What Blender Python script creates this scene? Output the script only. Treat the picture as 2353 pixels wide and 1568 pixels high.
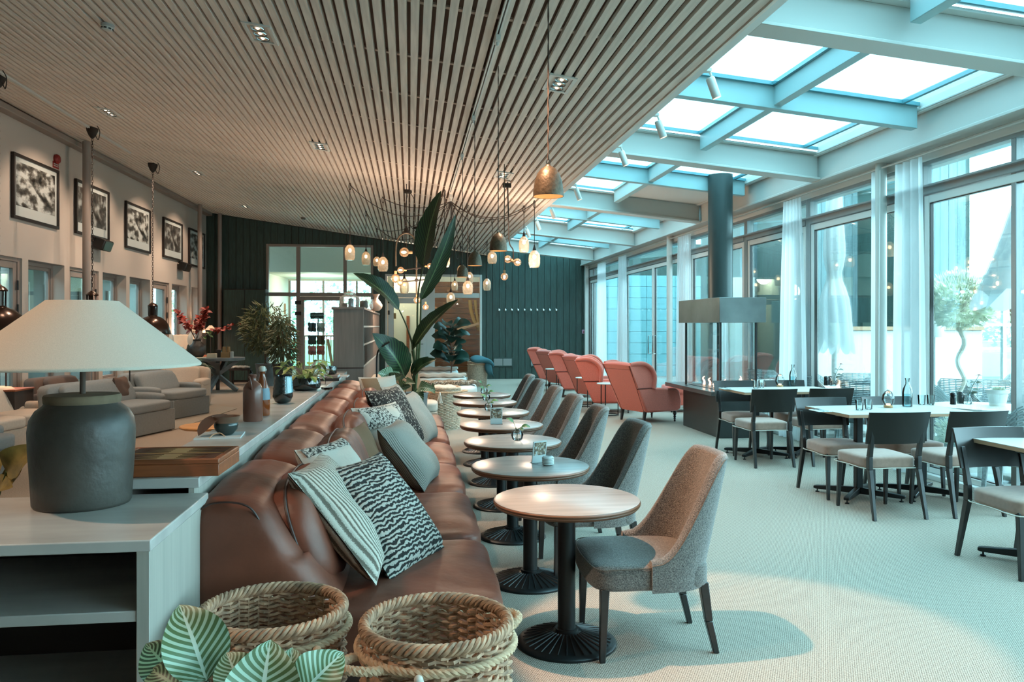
import bpy, math, random
from mathutils import Vector, Matrix
PI = math.pi
random.seed(7)
for o in list(bpy.data.objects): bpy.data.objects.remove(o)
scn = bpy.context.scene
COL = scn.collection
# ------------------------------------------------------------------ camera
F = 1830.0; HC = 1.5; HZ = 750.0; CXP = 1176.5
TH = math.atan((CXP - 942) / F)
ST, CT = math.sin(TH), math.cos(TH)
cam = bpy.data.cameras.new('camera'); cam.sensor_width = 36; cam.lens = 36 * F / 2353
cam.shift_y = (HZ - 784) / 2353.0
cam.clip_end = 400; cam.clip_start = 0.05
camo = bpy.data.objects.new('camera', cam); COL.objects.link(camo)
camo.location = (0, 0, HC); camo.rotation_euler = (PI / 2, 0, -TH)
scn.camera = camo
# ------------------------------------------------------------------ world and exposure
W = bpy.data.worlds.new('overcast_sky'); scn.world = W; W.use_nodes = True
wn = W.node_tree.nodes; wl = W.node_tree.links
bg = wn['Background']
bg.inputs[0].default_value = (0.66, 0.90, 1.0, 1); bg.inputs[1].default_value = 9.4
scn.view_settings.view_transform = 'Standard'; scn.view_settings.look = 'None'
scn.view_settings.gamma = 1; scn.view_settings.use_curve_mapping = False
scn.view_settings.exposure = 0.38
scn.cycles.max_bounces = 8; scn.cycles.diffuse_bounces = 5; scn.cycles.transparent_max_bounces = 24
scn.cycles.caustics_reflective = False; scn.cycles.caustics_refractive = False
scn.cycles.sample_clamp_indirect = 6
scn.cycles.use_denoising = True
sunL = bpy.data.lights.new('hazy_sun', 'SUN'); sunL.energy = 1.2; sunL.angle = math.radians(25); sunL.color = (0.80, 0.95, 1.0)
suno = bpy.data.objects.new('hazy_sun', sunL); COL.objects.link(suno)
suno.rotation_euler = (math.radians(38), 0, math.radians(62))
WARM = (1.0, 0.72, 0.52)
def spot(name, loc, target, energy, size=70, col=WARM, blend=.5, rad=.04):
    l = bpy.data.lights.new(name, 'SPOT'); l.energy = energy; l.color = col
    l.spot_size = math.radians(size); l.spot_blend = blend; l.shadow_soft_size = rad
    o = bpy.data.objects.new(name, l); COL.objects.link(o); o.location = loc
    d = Vector(target) - Vector(loc); o.rotation_euler = d.to_track_quat('-Z', 'Y').to_euler()
    return o
def pointl(name, loc, energy, col=WARM, rad=.05):
    l = bpy.data.lights.new(name, 'POINT'); l.energy = energy; l.color = col; l.shadow_soft_size = rad
    o = bpy.data.objects.new(name, l); COL.objects.link(o); o.location = loc
    return o
# ------------------------------------------------------------------ picking points on planes of the room
def ray(px, py):
    u = (px - CXP) / F; v = (HZ - py) / F
    return Vector((ST + CT * u, CT - ST * u, v))
def G(px, py, z=0.0):
    d = ray(px, py); t = (z - HC) / d.z
    return Vector((d.x * t, d.y * t, z))
def PY(px, py, y):
    d = ray(px, py); t = y / d.y
    return Vector((d.x * t, y, HC + d.z * t))
def PX(px, py, x):
    d = ray(px, py); t = x / d.x
    return Vector((x, d.y * t, HC + d.z * t))
def PT(px, py, t):
    d = ray(px, py)
    return Vector((d.x * t, d.y * t, HC + d.z * t))
XC, ZC, KC = 2.2, 3.5, 0.143          # slatted ceiling: edge, height there, rise to the left
def zceil(x): return ZC + KC * (XC - x)
def CE(px, py):
    d = ray(px, py); t = (ZC - HC + KC * XC) / (d.z + KC * d.x)
    return Vector((d.x * t, d.y * t, HC + d.z * t))
XG = 5.15; YB = 22.5
# ------------------------------------------------------------------ materials
def lin(h):
    h = h.lstrip('#'); r = []
    for i in (0, 2, 4):
        c = int(h[i:i+2], 16) / 255
        r.append(c / 12.92 if c <= .04045 else ((c + .055) / 1.055) ** 2.4)
    return (*r, 1)
MATS = {}
def mat(name, col, rough=.6, metal=0.0, noise=None, bump=None, spec=.5, emit=None, sheen=0, coat=0, wave=None, stretch=None, col2=None, alpha=None):
    m = bpy.data.materials.new(name); m.use_nodes = True
    N = m.node_tree.nodes; L = m.node_tree.links; b = N['Principled BSDF']
    c = lin(col) if isinstance(col, str) else col
    b.inputs['Base Color'].default_value = c
    b.inputs['Roughness'].default_value = rough; b.inputs['Metallic'].default_value = metal
    b.inputs['Specular IOR Level'].default_value = spec
    if sheen: b.inputs['Sheen Weight'].default_value = sheen
    if coat: b.inputs['Coat Weight'].default_value = coat
    if emit:
        b.inputs['Emission Color'].default_value = (*emit[0], 1); b.inputs['Emission Strength'].default_value = emit[1]
    tc = None
    def coord():
        nonlocal tc
        if tc is None:
            t = N.new('ShaderNodeTexCoord'); mp = N.new('ShaderNodeMapping')
            L.new(t.outputs['Object'], mp.inputs[0])
            if stretch: mp.inputs['Scale'].default_value = stretch
            tc = mp.outputs[0]
        return tc
    if noise:
        sc, amt = noise
        n = N.new('ShaderNodeTexNoise'); n.inputs['Scale'].default_value = sc; n.inputs['Detail'].default_value = 6
        L.new(coord(), n.inputs['Vector'])
        r = N.new('ShaderNodeValToRGB'); L.new(n.outputs[0], r.inputs[0])
        r.color_ramp.elements[0].position = .3; r.color_ramp.elements[1].position = .7
        c2 = lin(col2) if col2 else tuple(min(1, x * (1 + amt)) for x in c[:3]) + (1,)
        c1 = c if col2 else tuple(x * (1 - amt) for x in c[:3]) + (1,)
        r.color_ramp.elements[0].color = c1; r.color_ramp.elements[1].color = c2
        L.new(r.outputs[0], b.inputs['Base Color'])
    if bump:
        sc, st = bump
        n2 = N.new('ShaderNodeTexNoise'); n2.inputs['Scale'].default_value = sc; n2.inputs['Detail'].default_value = 4
        L.new(coord(), n2.inputs['Vector'])
        bp = N.new('ShaderNodeBump'); bp.inputs['Strength'].default_value = st; bp.inputs['Distance'].default_value = .01
        L.new(n2.outputs[0], bp.inputs['Height']); L.new(bp.outputs[0], b.inputs['Normal'])
    MATS[name] = m
    return m
def glass_mat(name, tint=(1, 1, 1), refl=1.0, rough=0.0):
    m = bpy.data.materials.new(name); m.use_nodes = True
    N = m.node_tree.nodes; L = m.node_tree.links; N.remove(N['Principled BSDF'])
    out = N['Material Output']
    tr = N.new('ShaderNodeBsdfTransparent'); tr.inputs[0].default_value = (*tint, 1)
    gl = N.new('ShaderNodeBsdfGlossy'); gl.inputs['Roughness'].default_value = rough
    fr = N.new('ShaderNodeFresnel'); fr.inputs[0].default_value = 1.5
    ma = N.new('ShaderNodeMath'); ma.operation = 'MULTIPLY'; ma.inputs[1].default_value = refl
    mx = N.new('ShaderNodeMixShader')
    L.new(fr.outputs[0], ma.inputs[0]); L.new(ma.outputs[0], mx.inputs[0])
    L.new(tr.outputs[0], mx.inputs[1]); L.new(gl.outputs[0], mx.inputs[2]); L.new(mx.outputs[0], out.inputs[0])
    MATS[name] = m; return m
def emit_mat(name, col, s):
    return mat(name, (*col, 1), rough=.5, emit=(col, s))
def sheer_mat(name, col, trans=.35):
    m = bpy.data.materials.new(name); m.use_nodes = True
    N = m.node_tree.nodes; L = m.node_tree.links; N.remove(N['Principled BSDF'])
    out = N['Material Output']
    d = N.new('ShaderNodeBsdfDiffuse'); d.inputs[0].default_value = (*col, 1)
    t = N.new('ShaderNodeBsdfTranslucent'); t.inputs[0].default_value = (*col, 1)
    p = N.new('ShaderNodeBsdfTransparent')
    m1 = N.new('ShaderNodeMixShader'); m1.inputs[0].default_value = .55
    m2 = N.new('ShaderNodeMixShader'); m2.inputs[0].default_value = trans
    L.new(d.outputs[0], m1.inputs[1]); L.new(t.outputs[0], m1.inputs[2])
    L.new(m1.outputs[0], m2.inputs[1]); L.new(p.outputs[0], m2.inputs[2]); L.new(m2.outputs[0], out.inputs[0])
    MATS[name] = m; return m
# ------------------------------------------------------------------ mesh builder
def rotz(a): return Matrix.Rotation(a, 4, 'Z')
def eul(x=0, y=0, z=0): return Matrix.Rotation(z, 4, 'Z') @ Matrix.Rotation(y, 4, 'Y') @ Matrix.Rotation(x, 4, 'X')
class MB:
    def __init__(s): s.v = []; s.f = []; s.uv = {}; s.M = Matrix.Identity(4)
    def add(s, vs, fs, M=None):
        n = len(s.v); T = s.M if M is None else s.M @ M
        s.v += [tuple(T @ Vector(p)) for p in vs]
        s.f += [tuple(i + n for i in f) for f in fs]
        return n
    def box(s, x0, x1, y0, y1, z0, z1, M=None):
        vs = [(x0,y0,z0),(x1,y0,z0),(x1,y1,z0),(x0,y1,z0),(x0,y0,z1),(x1,y0,z1),(x1,y1,z1),(x0,y1,z1)]
        s.add(vs, [(0,3,2,1),(4,5,6,7),(0,1,5,4),(1,2,6,5),(2,3,7,6),(3,0,4,7)], M); return s
    def taper(s, c0, s0, c1, s1):        # square bar from c0 (size s0) to c1 (size s1), vertical-ish
        (x,y,z) = c0; (a,b) = s0; (X,Y,Z) = c1; (A,B) = s1
        vs = [(x-a/2,y-b/2,z),(x+a/2,y-b/2,z),(x+a/2,y+b/2,z),(x-a/2,y+b/2,z),(X-A/2,Y-B/2,Z),(X+A/2,Y-B/2,Z),(X+A/2,Y+B/2,Z),(X-A/2,Y+B/2,Z)]
        s.add(vs, [(0,3,2,1),(4,5,6,7),(0,1,5,4),(1,2,6,5),(2,3,7,6),(3,0,4,7)]); return s
    def prism(s, pts, axis, a0, a1, M=None):   # polygon in the plane across an axis
        n = len(pts)
        def mk(p, a): return {'x': (a, p[0], p[1]), 'y': (p[0], a, p[1]), 'z': (p[0], p[1], a)}[axis]
        vs = [mk(p, a0) for p in pts] + [mk(p, a1) for p in pts]
        fs = [tuple(range(n)), tuple(range(2*n-1, n-1, -1))] + [(i, i+n, (i+1)%n+n, (i+1)%n) for i in range(n)]
        s.add(vs, fs, M); return s
    def lathe(s, prof, n=24, c=(0,0,0), M=None, cap0=True, cap1=True):
        vs = []; fs = []
        for (r, z) in prof:
            for i in range(n):
                a = 2*PI*i/n; vs.append((c[0]+r*math.cos(a), c[1]+r*math.sin(a), c[2]+z))
        for j in range(len(prof)-1):
            for i in range(n):
                fs.append((j*n+i, j*n+(i+1)%n, (j+1)*n+(i+1)%n, (j+1)*n+i))
        if cap0: fs.append(tuple(range(n-1, -1, -1)))
        if cap1: fs.append(tuple((len(prof)-1)*n+i for i in range(n)))
        s.add(vs, fs, M); return s
    def cyl(s, c, r, z0, z1, n=16, M=None, r1=None):
        return s.lathe([(r, z0), (r if r1 is None else r1, z1)], n, c, M)
    def tube(s, pts, r, n=6, closed=False, M=None):
        P = [Vector(p) for p in pts]; m = len(P); vs = []; fs = []
        R = r if isinstance(r, (list, tuple)) else [r]*m
        up = None
        for i, p in enumerate(P):
            if closed: d = P[(i+1)%m] - P[i-1]
            else: d = P[min(i+1, m-1)] - P[max(i-1, 0)]
            if d.length < 1e-9: d = Vector((0,0,1))
            d.normalize()
            if up is None:
                up = Vector((0,0,1)) if abs(d.z) < .9 else Vector((1,0,0))
            a = up - d * up.dot(d)
            if a.length < 1e-6: a = d.orthogonal()
            a.normalize(); up = a; b = d.cross(a)
            for k in range(n):
                t = 2*PI*k/n; q = p + (a*math.cos(t) + b*math.sin(t)) * R[i]
                vs.append(tuple(q))
        for i in range(m if closed else m-1):
            for k in range(n):
                i2 = (i+1) % m
                fs.append((i*n+k, i*n+(k+1)%n, i2*n+(k+1)%n, i2*n+k))
        if not closed:
            fs.append(tuple(range(n-1,-1,-1))); fs.append(tuple((m-1)*n+k for k in range(n)))
        s.add(vs, fs, M); return s
    def bar(s, a, b, w, h):              # straight rectangular bar between two points
        a = Vector(a); b = Vector(b); d = (b-a).normalized()
        u = Vector((0,0,1)) - d*d.z
        if u.length < 1e-3: u = Vector((0,1,0))
        u.normalize(); r = d.cross(u)
        vs = []
        for p in (a, b):
            for (i, j) in ((-1,-1),(1,-1),(1,1),(-1,1)): vs.append(tuple(p + r*(w/2*i) + u*(h/2*j)))
        s.add(vs, [(0,1,2,3),(7,6,5,4),(0,4,5,1),(1,5,6,2),(2,6,7,3),(3,7,4,0)]); return s
    def grid(s, fn, nu, nv, M=None, closeu=False, uv=False):
        vs = []; fs = []
        for i in range(nu+1):
            for j in range(nv+1): vs.append(fn(i/nu, j/nv))
        for i in range(nu):
            for j in range(nv):
                fs.append((i*(nv+1)+j, (i+1)*(nv+1)+j, (i+1)*(nv+1)+j+1, i*(nv+1)+j+1))
        n = s.add(vs, fs, M)
        if uv:
            k = n
            for i in range(nu+1):
                for j in range(nv+1): s.uv[k] = (i/nu, j/nv); k += 1
        return s
    def sphere(s, c, r, n=12, m=8, sc=(1,1,1), M=None):
        prof = [(r*math.sin(PI*k/m), -r*math.cos(PI*k/m)) for k in range(m+1)]
        prof[0] = (1e-4, -r); prof[-1] = (1e-4, r)
        T = Matrix.Translation(c) @ Matrix.Diagonal((*sc, 1))
        return s.lathe(prof, n, (0,0,0), T if M is None else M @ T)
    def build(s, name, m, parent=None, smooth=False, bevel=0, sub=0, solid=0, seg=2, ang=40, loc=None, kind=None):
        me = bpy.data.meshes.new(name); me.from_pydata(s.v, [], s.f)
        if s.uv:
            l = me.uv_layers.new(name='map')
            for lp in me.loops:
                l.data[lp.index].uv = s.uv.get(lp.vertex_index, (0, 0))
        me.materials.append(m); me.update()
        o = bpy.data.objects.new(name, me); COL.objects.link(o)
        if loc is not None: o.location = loc
        if parent is not None: o.parent = parent
        if smooth or bevel:
            me.polygons.foreach_set('use_smooth', [True]*len(me.polygons))
            if hasattr(me, 'set_sharp_from_angle'): me.set_sharp_from_angle(angle=math.radians(ang))
        if solid:
            q = o.modifiers.new('thick', 'SOLIDIFY'); q.thickness = solid; q.offset = 0
        if sub:
            q = o.modifiers.new('soft', 'SUBSURF'); q.levels = sub; q.render_levels = sub
        if bevel:
            q = o.modifiers.new('edge', 'BEVEL'); q.width = bevel; q.segments = seg; q.limit_method = 'ANGLE'; q.angle_limit = math.radians(35)
            me.polygons.foreach_set('use_smooth', [True]*len(me.polygons))
        if kind: o['kind'] = kind
        return o
def thing(name, label, cat, loc=(0,0,0), rz=0, group=None):
    o = bpy.data.objects.new(name, None); COL.objects.link(o); o.empty_display_size = .1
    o.location = loc; o.rotation_euler = (0, 0, rz); o['label'] = label; o['category'] = cat
    if group: o['group'] = group
    return o
def tag(o, label, cat, group=None, kind=None):
    o['label'] = label; o['category'] = cat
    if group: o['group'] = group
    if kind: o['kind'] = kind
    return o
def plab(o, label): o['label'] = label; return o
KIDS = {}
def dup(root, loc, rz=None, label=None, group=None, scale=None):
    def rec(o, par):
        c = o.copy(); COL.objects.link(c)
        if par is not None: c.parent = par
        for ch in list(o.children): rec(ch, c)
        return c
    r = rec(root, None); r.location = loc
    if rz is not None: r.rotation_euler = (0, 0, rz)
    if label: r['label'] = label
    if group: r['group'] = group
    if scale: r.scale = (scale,)*3 if isinstance(scale, (int, float)) else scale
    return r
def struct(o): o['kind'] = 'structure'; return o
def catmull(pts, k=6, closed=False):
    P = [Vector(p) for p in pts]; out = []; n = len(P)
    for i in range(n if closed else n-1):
        p0 = P[(i-1) % n] if (closed or i > 0) else P[0]; p1 = P[i]; p2 = P[(i+1) % n]
        p3 = P[(i+2) % n] if (closed or i+2 < n) else P[-1]
        for j in range(k):
            t = j/k
            out.append(.5*((2*p1)+(p2-p0)*t+(2*p0-5*p1+4*p2-p3)*t*t+(3*p1-p0-3*p2+p3)*t**3))
    if not closed: out.append(P[-1])
    return out
def rnd(a, b): return random.uniform(a, b)
# ------------------------------------------------------------------ the materials in use
mat('slat_wood', '#ddd0c5', .7, noise=(6, .13), stretch=(6, .35, 6), bump=(60, .1))
mat('slat_back', '#7a675b', .9)
mat('white_paint', '#d2d1cc', .5)
mat('steel_paint', '#bdbcb6', .42)
mat('rafter_sky_tint', '#9ab8bb', .5)  # white paint, with the cyan tint of the skylight put into its colour
mat('greige_paint', '#8d8078', .5)
mat('plaster', '#b9aea4', .85, bump=(40, .05))
mat('dark_board', '#2a403b', .5, noise=(9, .35), stretch=(4, 4, .4), bump=(30, .15))
mat('alu', '#8b8f8e', .4, metal=.3)
mat('door_white', '#c6c5c0', .5)
mat('cream_wall', '#d2c8b4', .8)
mat('warm_plank', '#7a4a2c', .6, noise=(5, .35), stretch=(.5, 3, 3))
mat('leather', '#703e2e', .46, noise=(4, .3), bump=(9, .45), spec=.4)
mat('leather_dark', '#3c2620', .5)
mat('marble', '#b9b4ae', .25, noise=(2.5, .12), stretch=(1, 3, 1))
mat('pale_oak', '#a9a49a', .5, noise=(3, .1), stretch=(14, 14, .7))
mat('grey_oak', '#7c6f66', .6, noise=(3, .14), stretch=(9, 9, .8))
mat('dark_inside', '#352c28', .8)
mat('walnut', '#8a4a2a', .45, noise=(3, .3), stretch=(1, 14, 14))
mat('board_light', '#d39c66', .45, noise=(3, .15), stretch=(1, 12, 12))
mat('board_dark', '#4e2616', .5)
mat('clay', '#2d2621', .45, noise=(5, .4), bump=(18, .4), col2='#4e4943')
mat('clay_top', '#6b5a46', .85, noise=(9, .3), bump=(25, .3))
mat('linen_shade', '#c6baab', .9, noise=(420, .10), bump=(500, .08))
mat('tweed', '#66605b', .95, noise=(190, .75), bump=(220, .5), sheen=.3)
mat('tweed_in', '#5d4e42', .95, noise=(230, .5), bump=(220, .5), sheen=.3)
mat('coral', '#c8614f', .9, noise=(160, .18), bump=(160, .2), sheen=.4)
mat('coral_pipe', '#5a2a24', .8)
mat('table_oak', '#8f8a86', .26, noise=(3, .12), stretch=(1, 9, 9), spec=.5)
mat('table_edge', '#6e4a36', .4)
mat('black_iron', '#17191a', .4, metal=.3)
mat('black_wood', '#222020', .3, noise=(4, .2), stretch=(1, 1, 9), spec=.6)
mat('black_leather', '#1e1b19', .3, spec=.5)
mat('seat_velvet', '#957464', .85, noise=(30, .12), sheen=.5)
mat('laminate', '#b3aaa4', .35)
mat('ply_edge', '#a98468', .6)
mat('steel_hood', '#6b706e', .35, metal=.55, noise=(3, .2))
mat('flue', '#3a4544', .4, metal=.4)
mat('fire_slab', '#4a4340', .28)
mat('fire_body', '#3a3c3b', .35, metal=.3)
mat('brass_bell', '#5e5040', .45, metal=.45, noise=(60, .3), bump=(80, .2))
mat('bell_inside', '#c78a4a', .4, metal=.6, emit=((1, .5, .18), .5))
mat('dome_black', '#3a2a22', .22, metal=.6)
mat('chain_iron', '#2d2622', .5, metal=.5)
mat('cord_black', '#2b2420', .8)
mat('cord_brown', '#57453b', .8)
mat('frame_black', '#211c1a', .45)
mat('paper', '#b9c1c0', .8)
mat('wicker', '#b08a6e', .7, noise=(30, .45))
mat('wicker_grey', '#c4af9a', .75, noise=(30, .3))
mat('rope', '#c2a182', .85, noise=(60, .18))
mat('rattan_out', '#8f9a9b', .7, noise=(60, .25))
mat('cotton', '#d2cbc0', .9)
mat('leaf_dark', '#24402c', .38, noise=(5, .3), spec=.5)
mat('leaf_mid', '#4a6b3a', .45, noise=(5, .25))
mat('leaf_light', '#7d8c4c', .5, noise=(5, .25))
mat('leaf_bamboo', '#474d2c', .5, noise=(5, .3))
mat('leaf_yellow', '#85703a', .5, noise=(20, .35), stretch=(1, 1, 1))
mat('leaf_red', '#8a2c1e', .6, noise=(9, .4))
mat('leaf_fig', '#1e3b34', .35, noise=(5, .3))
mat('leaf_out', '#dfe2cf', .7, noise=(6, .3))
mat('stem_green', '#3c4a26', .5)
mat('stem_brown', '#5a4232', .7)
mat('bark_pale', '#cfc8ba', .8)
mat('soil', '#2a201a', .95)
mat('pot_zinc', '#6f7272', .55, metal=.3, noise=(6, .2))
mat('pot_stone', '#6c6f6a', .8, noise=(14, .25))
mat('pot_dark', '#3a3c3b', .5)
mat('stoneware', '#70483c', .22, noise=(3, .15))
mat('brown_glass', '#7c3c1a', .08, spec=.8)
mat('label_blue', '#6f8794', .5)
mat('dark_glass', '#1c201f', .06, spec=.9)
mat('teal_glass', '#4f8a96', .06, spec=.9)
mat('cup_glaze', '#2c3634', .2)
mat('cup_rim', '#6a5040', .4)
mat('slip_linen', '#83898a', .92, noise=(40, .06), bump=(6, .18))
mat('slip_cream', '#bfb0a0', .92, noise=(40, .05), bump=(6, .15))
mat('slip_brown', '#665248', .92)
mat('cushion_cream', '#b9b0a4', .95, bump=(60, .3))
mat('cushion_knit', '#9a958c', .95, noise=(110, .4), bump=(110, .7))
mat('cushion_tan', '#7f6147', .9, bump=(40, .2))
mat('suede', '#6e5038', .9)
mat('blanket', '#c2c8c6', .95, bump=(12, .3))
mat('teal_cloth', '#38616a', .9)
mat('flower_pink', '#c0645c', .7)
mat('lily_white', '#d6d4cc', .6)
mat('mill_black', '#14181a', .2)
mat('chrome', '#b8bcbc', .15, metal=1)
mat('candle_wood', '#b08a60', .6)
mat('tealight', '#e8c898', .5, emit=((1, .6, .3), 3))
mat('water', '#9fb4b8', .05)
mat('red_sign', '#8a2420', .5)
mat('pink_sign', '#c49ab4', .5)
mat('yellow_sign', '#9a7440', .5)
mat('deck', '#7a817e', .7, noise=(5, .15))
mat('ext_clad', '#70898c', .7, noise=(9, .25), stretch=(4, 4, .3))
mat('ext_tile', '#6d9ca2', .35)
mat('grass_mat', '#5a7a44', .9, noise=(2, .3))
mat('hedge_mat', '#a2b394', .8, noise=(4, .3))
mat('cream_paper', '#c8b9a0', .7)
mat('cardboard', '#9a7850', .8)
mat('speaker_black', '#1d1b1a', .5)
mat('light_grey_plastic', '#b9b8b4', .5)
mat('rug_a', '#8d8578', .95, noise=(60, .12))
glass_mat('pane_glass', (.83, .97, .985), .5)
sheer_mat('parasol_cloth', (.66, .68, .68), 0.0)
glass_mat('hearth_glass', (.93, .98, .98), .45)
glass_mat('clear_glass', (.93, .98, .98), 1.6)
def milky(name, tint, body, k):
    glass_mat(name, tint, 1.8, .05); m = MATS[name]; N = m.node_tree.nodes; L = m.node_tree.links
    out = N['Material Output']; prev = out.inputs[0].links[0].from_socket
    t = N.new('ShaderNodeBsdfTranslucent'); t.inputs[0].default_value = (*body, 1); d = N.new('ShaderNodeBsdfDiffuse'); d.inputs[0].default_value = (*body, 1)
    a = N.new('ShaderNodeMixShader'); L.new(t.outputs[0], a.inputs[1]); L.new(d.outputs[0], a.inputs[2])
    n = N.new('ShaderNodeTexNoise'); n.inputs['Scale'].default_value = 25; r = N.new('ShaderNodeMath'); r.operation = 'MULTIPLY'; r.inputs[1].default_value = k*2; L.new(n.outputs[0], r.inputs[0])
    x = N.new('ShaderNodeMixShader'); L.new(r.outputs[0], x.inputs[0]); L.new(prev, x.inputs[1]); L.new(a.outputs[0], x.inputs[2]); L.new(x.outputs[0], out.inputs[0])
milky('jar_glass', (.95, .90, .82), (.9, .82, .68), .33)
milky('bulb_glass', (1, .9, .78), (.95, .75, .55), .12)
mat('mirror_pane', '#dfe8ea', .1)
glass_mat('sky_glass', (.72, .95, .99), .7)
emit_mat('filament', (1, .58, .30), 9)
emit_mat('lamp_emit', (1, .66, .4), 5)
milky('jar_clear', (.95, .98, .98), (.8, .86, .86), .22)
emit_mat('flame', (1, .55, .35), 9)
sheer_mat('sheer', (.86, .89, .90), .22)
mat('pale_clay', '#b39a8a', .7)
mat('mirror_ring', '#4a5452', .4)
# carpet: fine woven loops
def carpet():
    m = bpy.data.materials.new('carpet'); m.use_nodes = True
    N = m.node_tree.nodes; L = m.node_tree.links; b = N['Principled BSDF']
    b.inputs['Roughness'].default_value = .95; b.inputs['Specular IOR Level'].default_value = .1
    t = N.new('ShaderNodeTexCoord')
    mp = N.new('ShaderNodeMapping'); mp.inputs['Rotation'].default_value = (0, 0, .5); L.new(t.outputs['Object'], mp.inputs[0])
    w1 = N.new('ShaderNodeTexWave'); w1.inputs['Scale'].default_value = 34; w1.inputs['Distortion'].default_value = 1.5; w1.inputs['Detail Scale'].default_value = 20
    w2 = N.new('ShaderNodeTexWave'); w2.bands_direction = 'Y'; w2.inputs['Scale'].default_value = 34; w2.inputs['Distortion'].default_value = 1.5; w2.inputs['Detail Scale'].default_value = 20
    L.new(mp.outputs[0], w1.inputs[0]); L.new(mp.outputs[0], w2.inputs[0])
    mu = N.new('ShaderNodeMath'); mu.operation = 'MULTIPLY'; L.new(w1.outputs[1], mu.inputs[0]); L.new(w2.outputs[1], mu.inputs[1])
    n = N.new('ShaderNodeTexNoise'); n.inputs['Scale'].default_value = 140; L.new(t.outputs['Object'], n.inputs[0])
    ad = N.new('ShaderNodeMath'); ad.operation = 'ADD'; L.new(mu.outputs[0], ad.inputs[0]); L.new(n.outputs[0], ad.inputs[1])
    r = N.new('ShaderNodeValToRGB'); L.new(ad.outputs[0], r.inputs[0])
    r.color_ramp.elements[0].position = .35; r.color_ramp.elements[1].position = 1.1 if False else 1.0
    r.color_ramp.elements[0].color = lin('#625850'); r.color_ramp.elements[1].color = lin('#b3a799')
    L.new(r.outputs[0], b.inputs['Base Color'])
    bp = N.new('ShaderNodeBump'); bp.inputs['Strength'].default_value = .5; bp.inputs['Distance'].default_value = .004
    L.new(ad.outputs[0], bp.inputs['Height']); L.new(bp.outputs[0], b.inputs['Normal'])
    MATS['carpet'] = m
carpet()
def uv_stripes(name, c1, c2, n_str=9, rough=.5, mid=None):
    """leaf: lighter stripes running from the midrib outwards"""
    m = bpy.data.materials.new(name); m.use_nodes = True
    N = m.node_tree.nodes; L = m.node_tree.links; b = N['Principled BSDF']; b.inputs['Roughness'].default_value = rough
    t = N.new('ShaderNodeUVMap'); s = N.new('ShaderNodeSeparateXYZ'); L.new(t.outputs[0], s.inputs[0])
    a = N.new('ShaderNodeMath'); a.operation = 'SUBTRACT'; a.inputs[1].default_value = .5; L.new(s.outputs[1], a.inputs[0])
    ab = N.new('ShaderNodeMath'); ab.operation = 'ABSOLUTE'; L.new(a.outputs[0], ab.inputs[0])
    k = N.new('ShaderNodeMath'); k.operation = 'MULTIPLY_ADD'; k.inputs[1].default_value = -.55; L.new(ab.outputs[0], k.inputs[0]); L.new(s.outputs[0], k.inputs[2])
    w = N.new('ShaderNodeMath'); w.operation = 'MULTIPLY'; w.inputs[1].default_value = n_str*2*PI; L.new(k.outputs[0], w.inputs[0])
    si = N.new('ShaderNodeMath'); si.operation = 'SINE'; L.new(w.outputs[0], si.inputs[0])
    r = N.new('ShaderNodeValToRGB'); L.new(si.outputs[0], r.inputs[0])
    r.color_ramp.elements[0].position = .0; r.color_ramp.elements[1].position = .30
    r.color_ramp.elements[0].color = lin(c1); r.color_ramp.elements[1].color = lin(c2)
    mx = N.new('ShaderNodeMix'); mx.data_type = 'RGBA'
    lt = N.new('ShaderNodeMath'); lt.operation = 'LESS_THAN'; lt.inputs[1].default_value = .03; L.new(ab.outputs[0], lt.inputs[0])
    L.new(lt.outputs[0], mx.inputs[0]); L.new(r.outputs[0], mx.inputs[6]); mx.inputs[7].default_value = lin(mid or c2)
    L.new(mx.outputs[2], b.inputs['Base Color']); MATS[name] = m
uv_stripes('calathea', '#566e45', '#a9c2aa', 11, .45, '#cad8c6')
uv_stripes('calathea_dark', '#2a3f26', '#7f9c7c', 11, .45)
uv_stripes('strelitzia', '#1a2c20', '#33502f', 16, .32, '#5f7a52')
def obj_pattern(name, ramp, kind='WAVE', scale=20, dist=4, direction='Y', dscale=3, bump=.4, rough=.95, stretch=(1,1,1)):
    m = bpy.data.materials.new(name); m.use_nodes = True
    N = m.node_tree.nodes; L = m.node_tree.links; b = N['Principled BSDF']; b.inputs['Roughness'].default_value = rough
    t = N.new('ShaderNodeTexCoord'); mp = N.new('ShaderNodeMapping'); mp.inputs['Scale'].default_value = stretch
    L.new(t.outputs['Object'], mp.inputs[0])
    if kind == 'WAVE':
        w = N.new('ShaderNodeTexWave'); w.bands_direction = direction; w.inputs['Scale'].default_value = scale
        w.inputs['Distortion'].default_value = dist; w.inputs['Detail Scale'].default_value = dscale; w.inputs['Detail'].default_value = 3
        o = w.outputs[1]
    else:
        w = N.new('ShaderNodeTexNoise'); w.inputs['Scale'].default_value = scale; w.inputs['Detail'].default_value = 5; o = w.outputs[0]
    L.new(mp.outputs[0], w.inputs[0])
    r = N.new('ShaderNodeValToRGB'); L.new(o, r.inputs[0])
    e = r.color_ramp.elements
    for i, (p, c) in enumerate(ramp):
        if i < 2: e[i].position = p; e[i].color = lin(c)
        else: q = e.new(p); q.color = lin(c)
    L.new(r.outputs[0], b.inputs['Base Color'])
    bp = N.new('ShaderNodeBump'); bp.inputs['Strength'].default_value = bump; bp.inputs['Distance'].default_value = .006
    L.new(o, bp.inputs['Height']); L.new(bp.outputs[0], b.inputs['Normal'])
    MATS[name] = m; return m
obj_pattern('zebra_knit', [(.46, '#1a1a1a'), (.64, '#a8a59c')], scale=15, dist=7, dscale=1.8, direction='Y', bump=.7)
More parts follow.
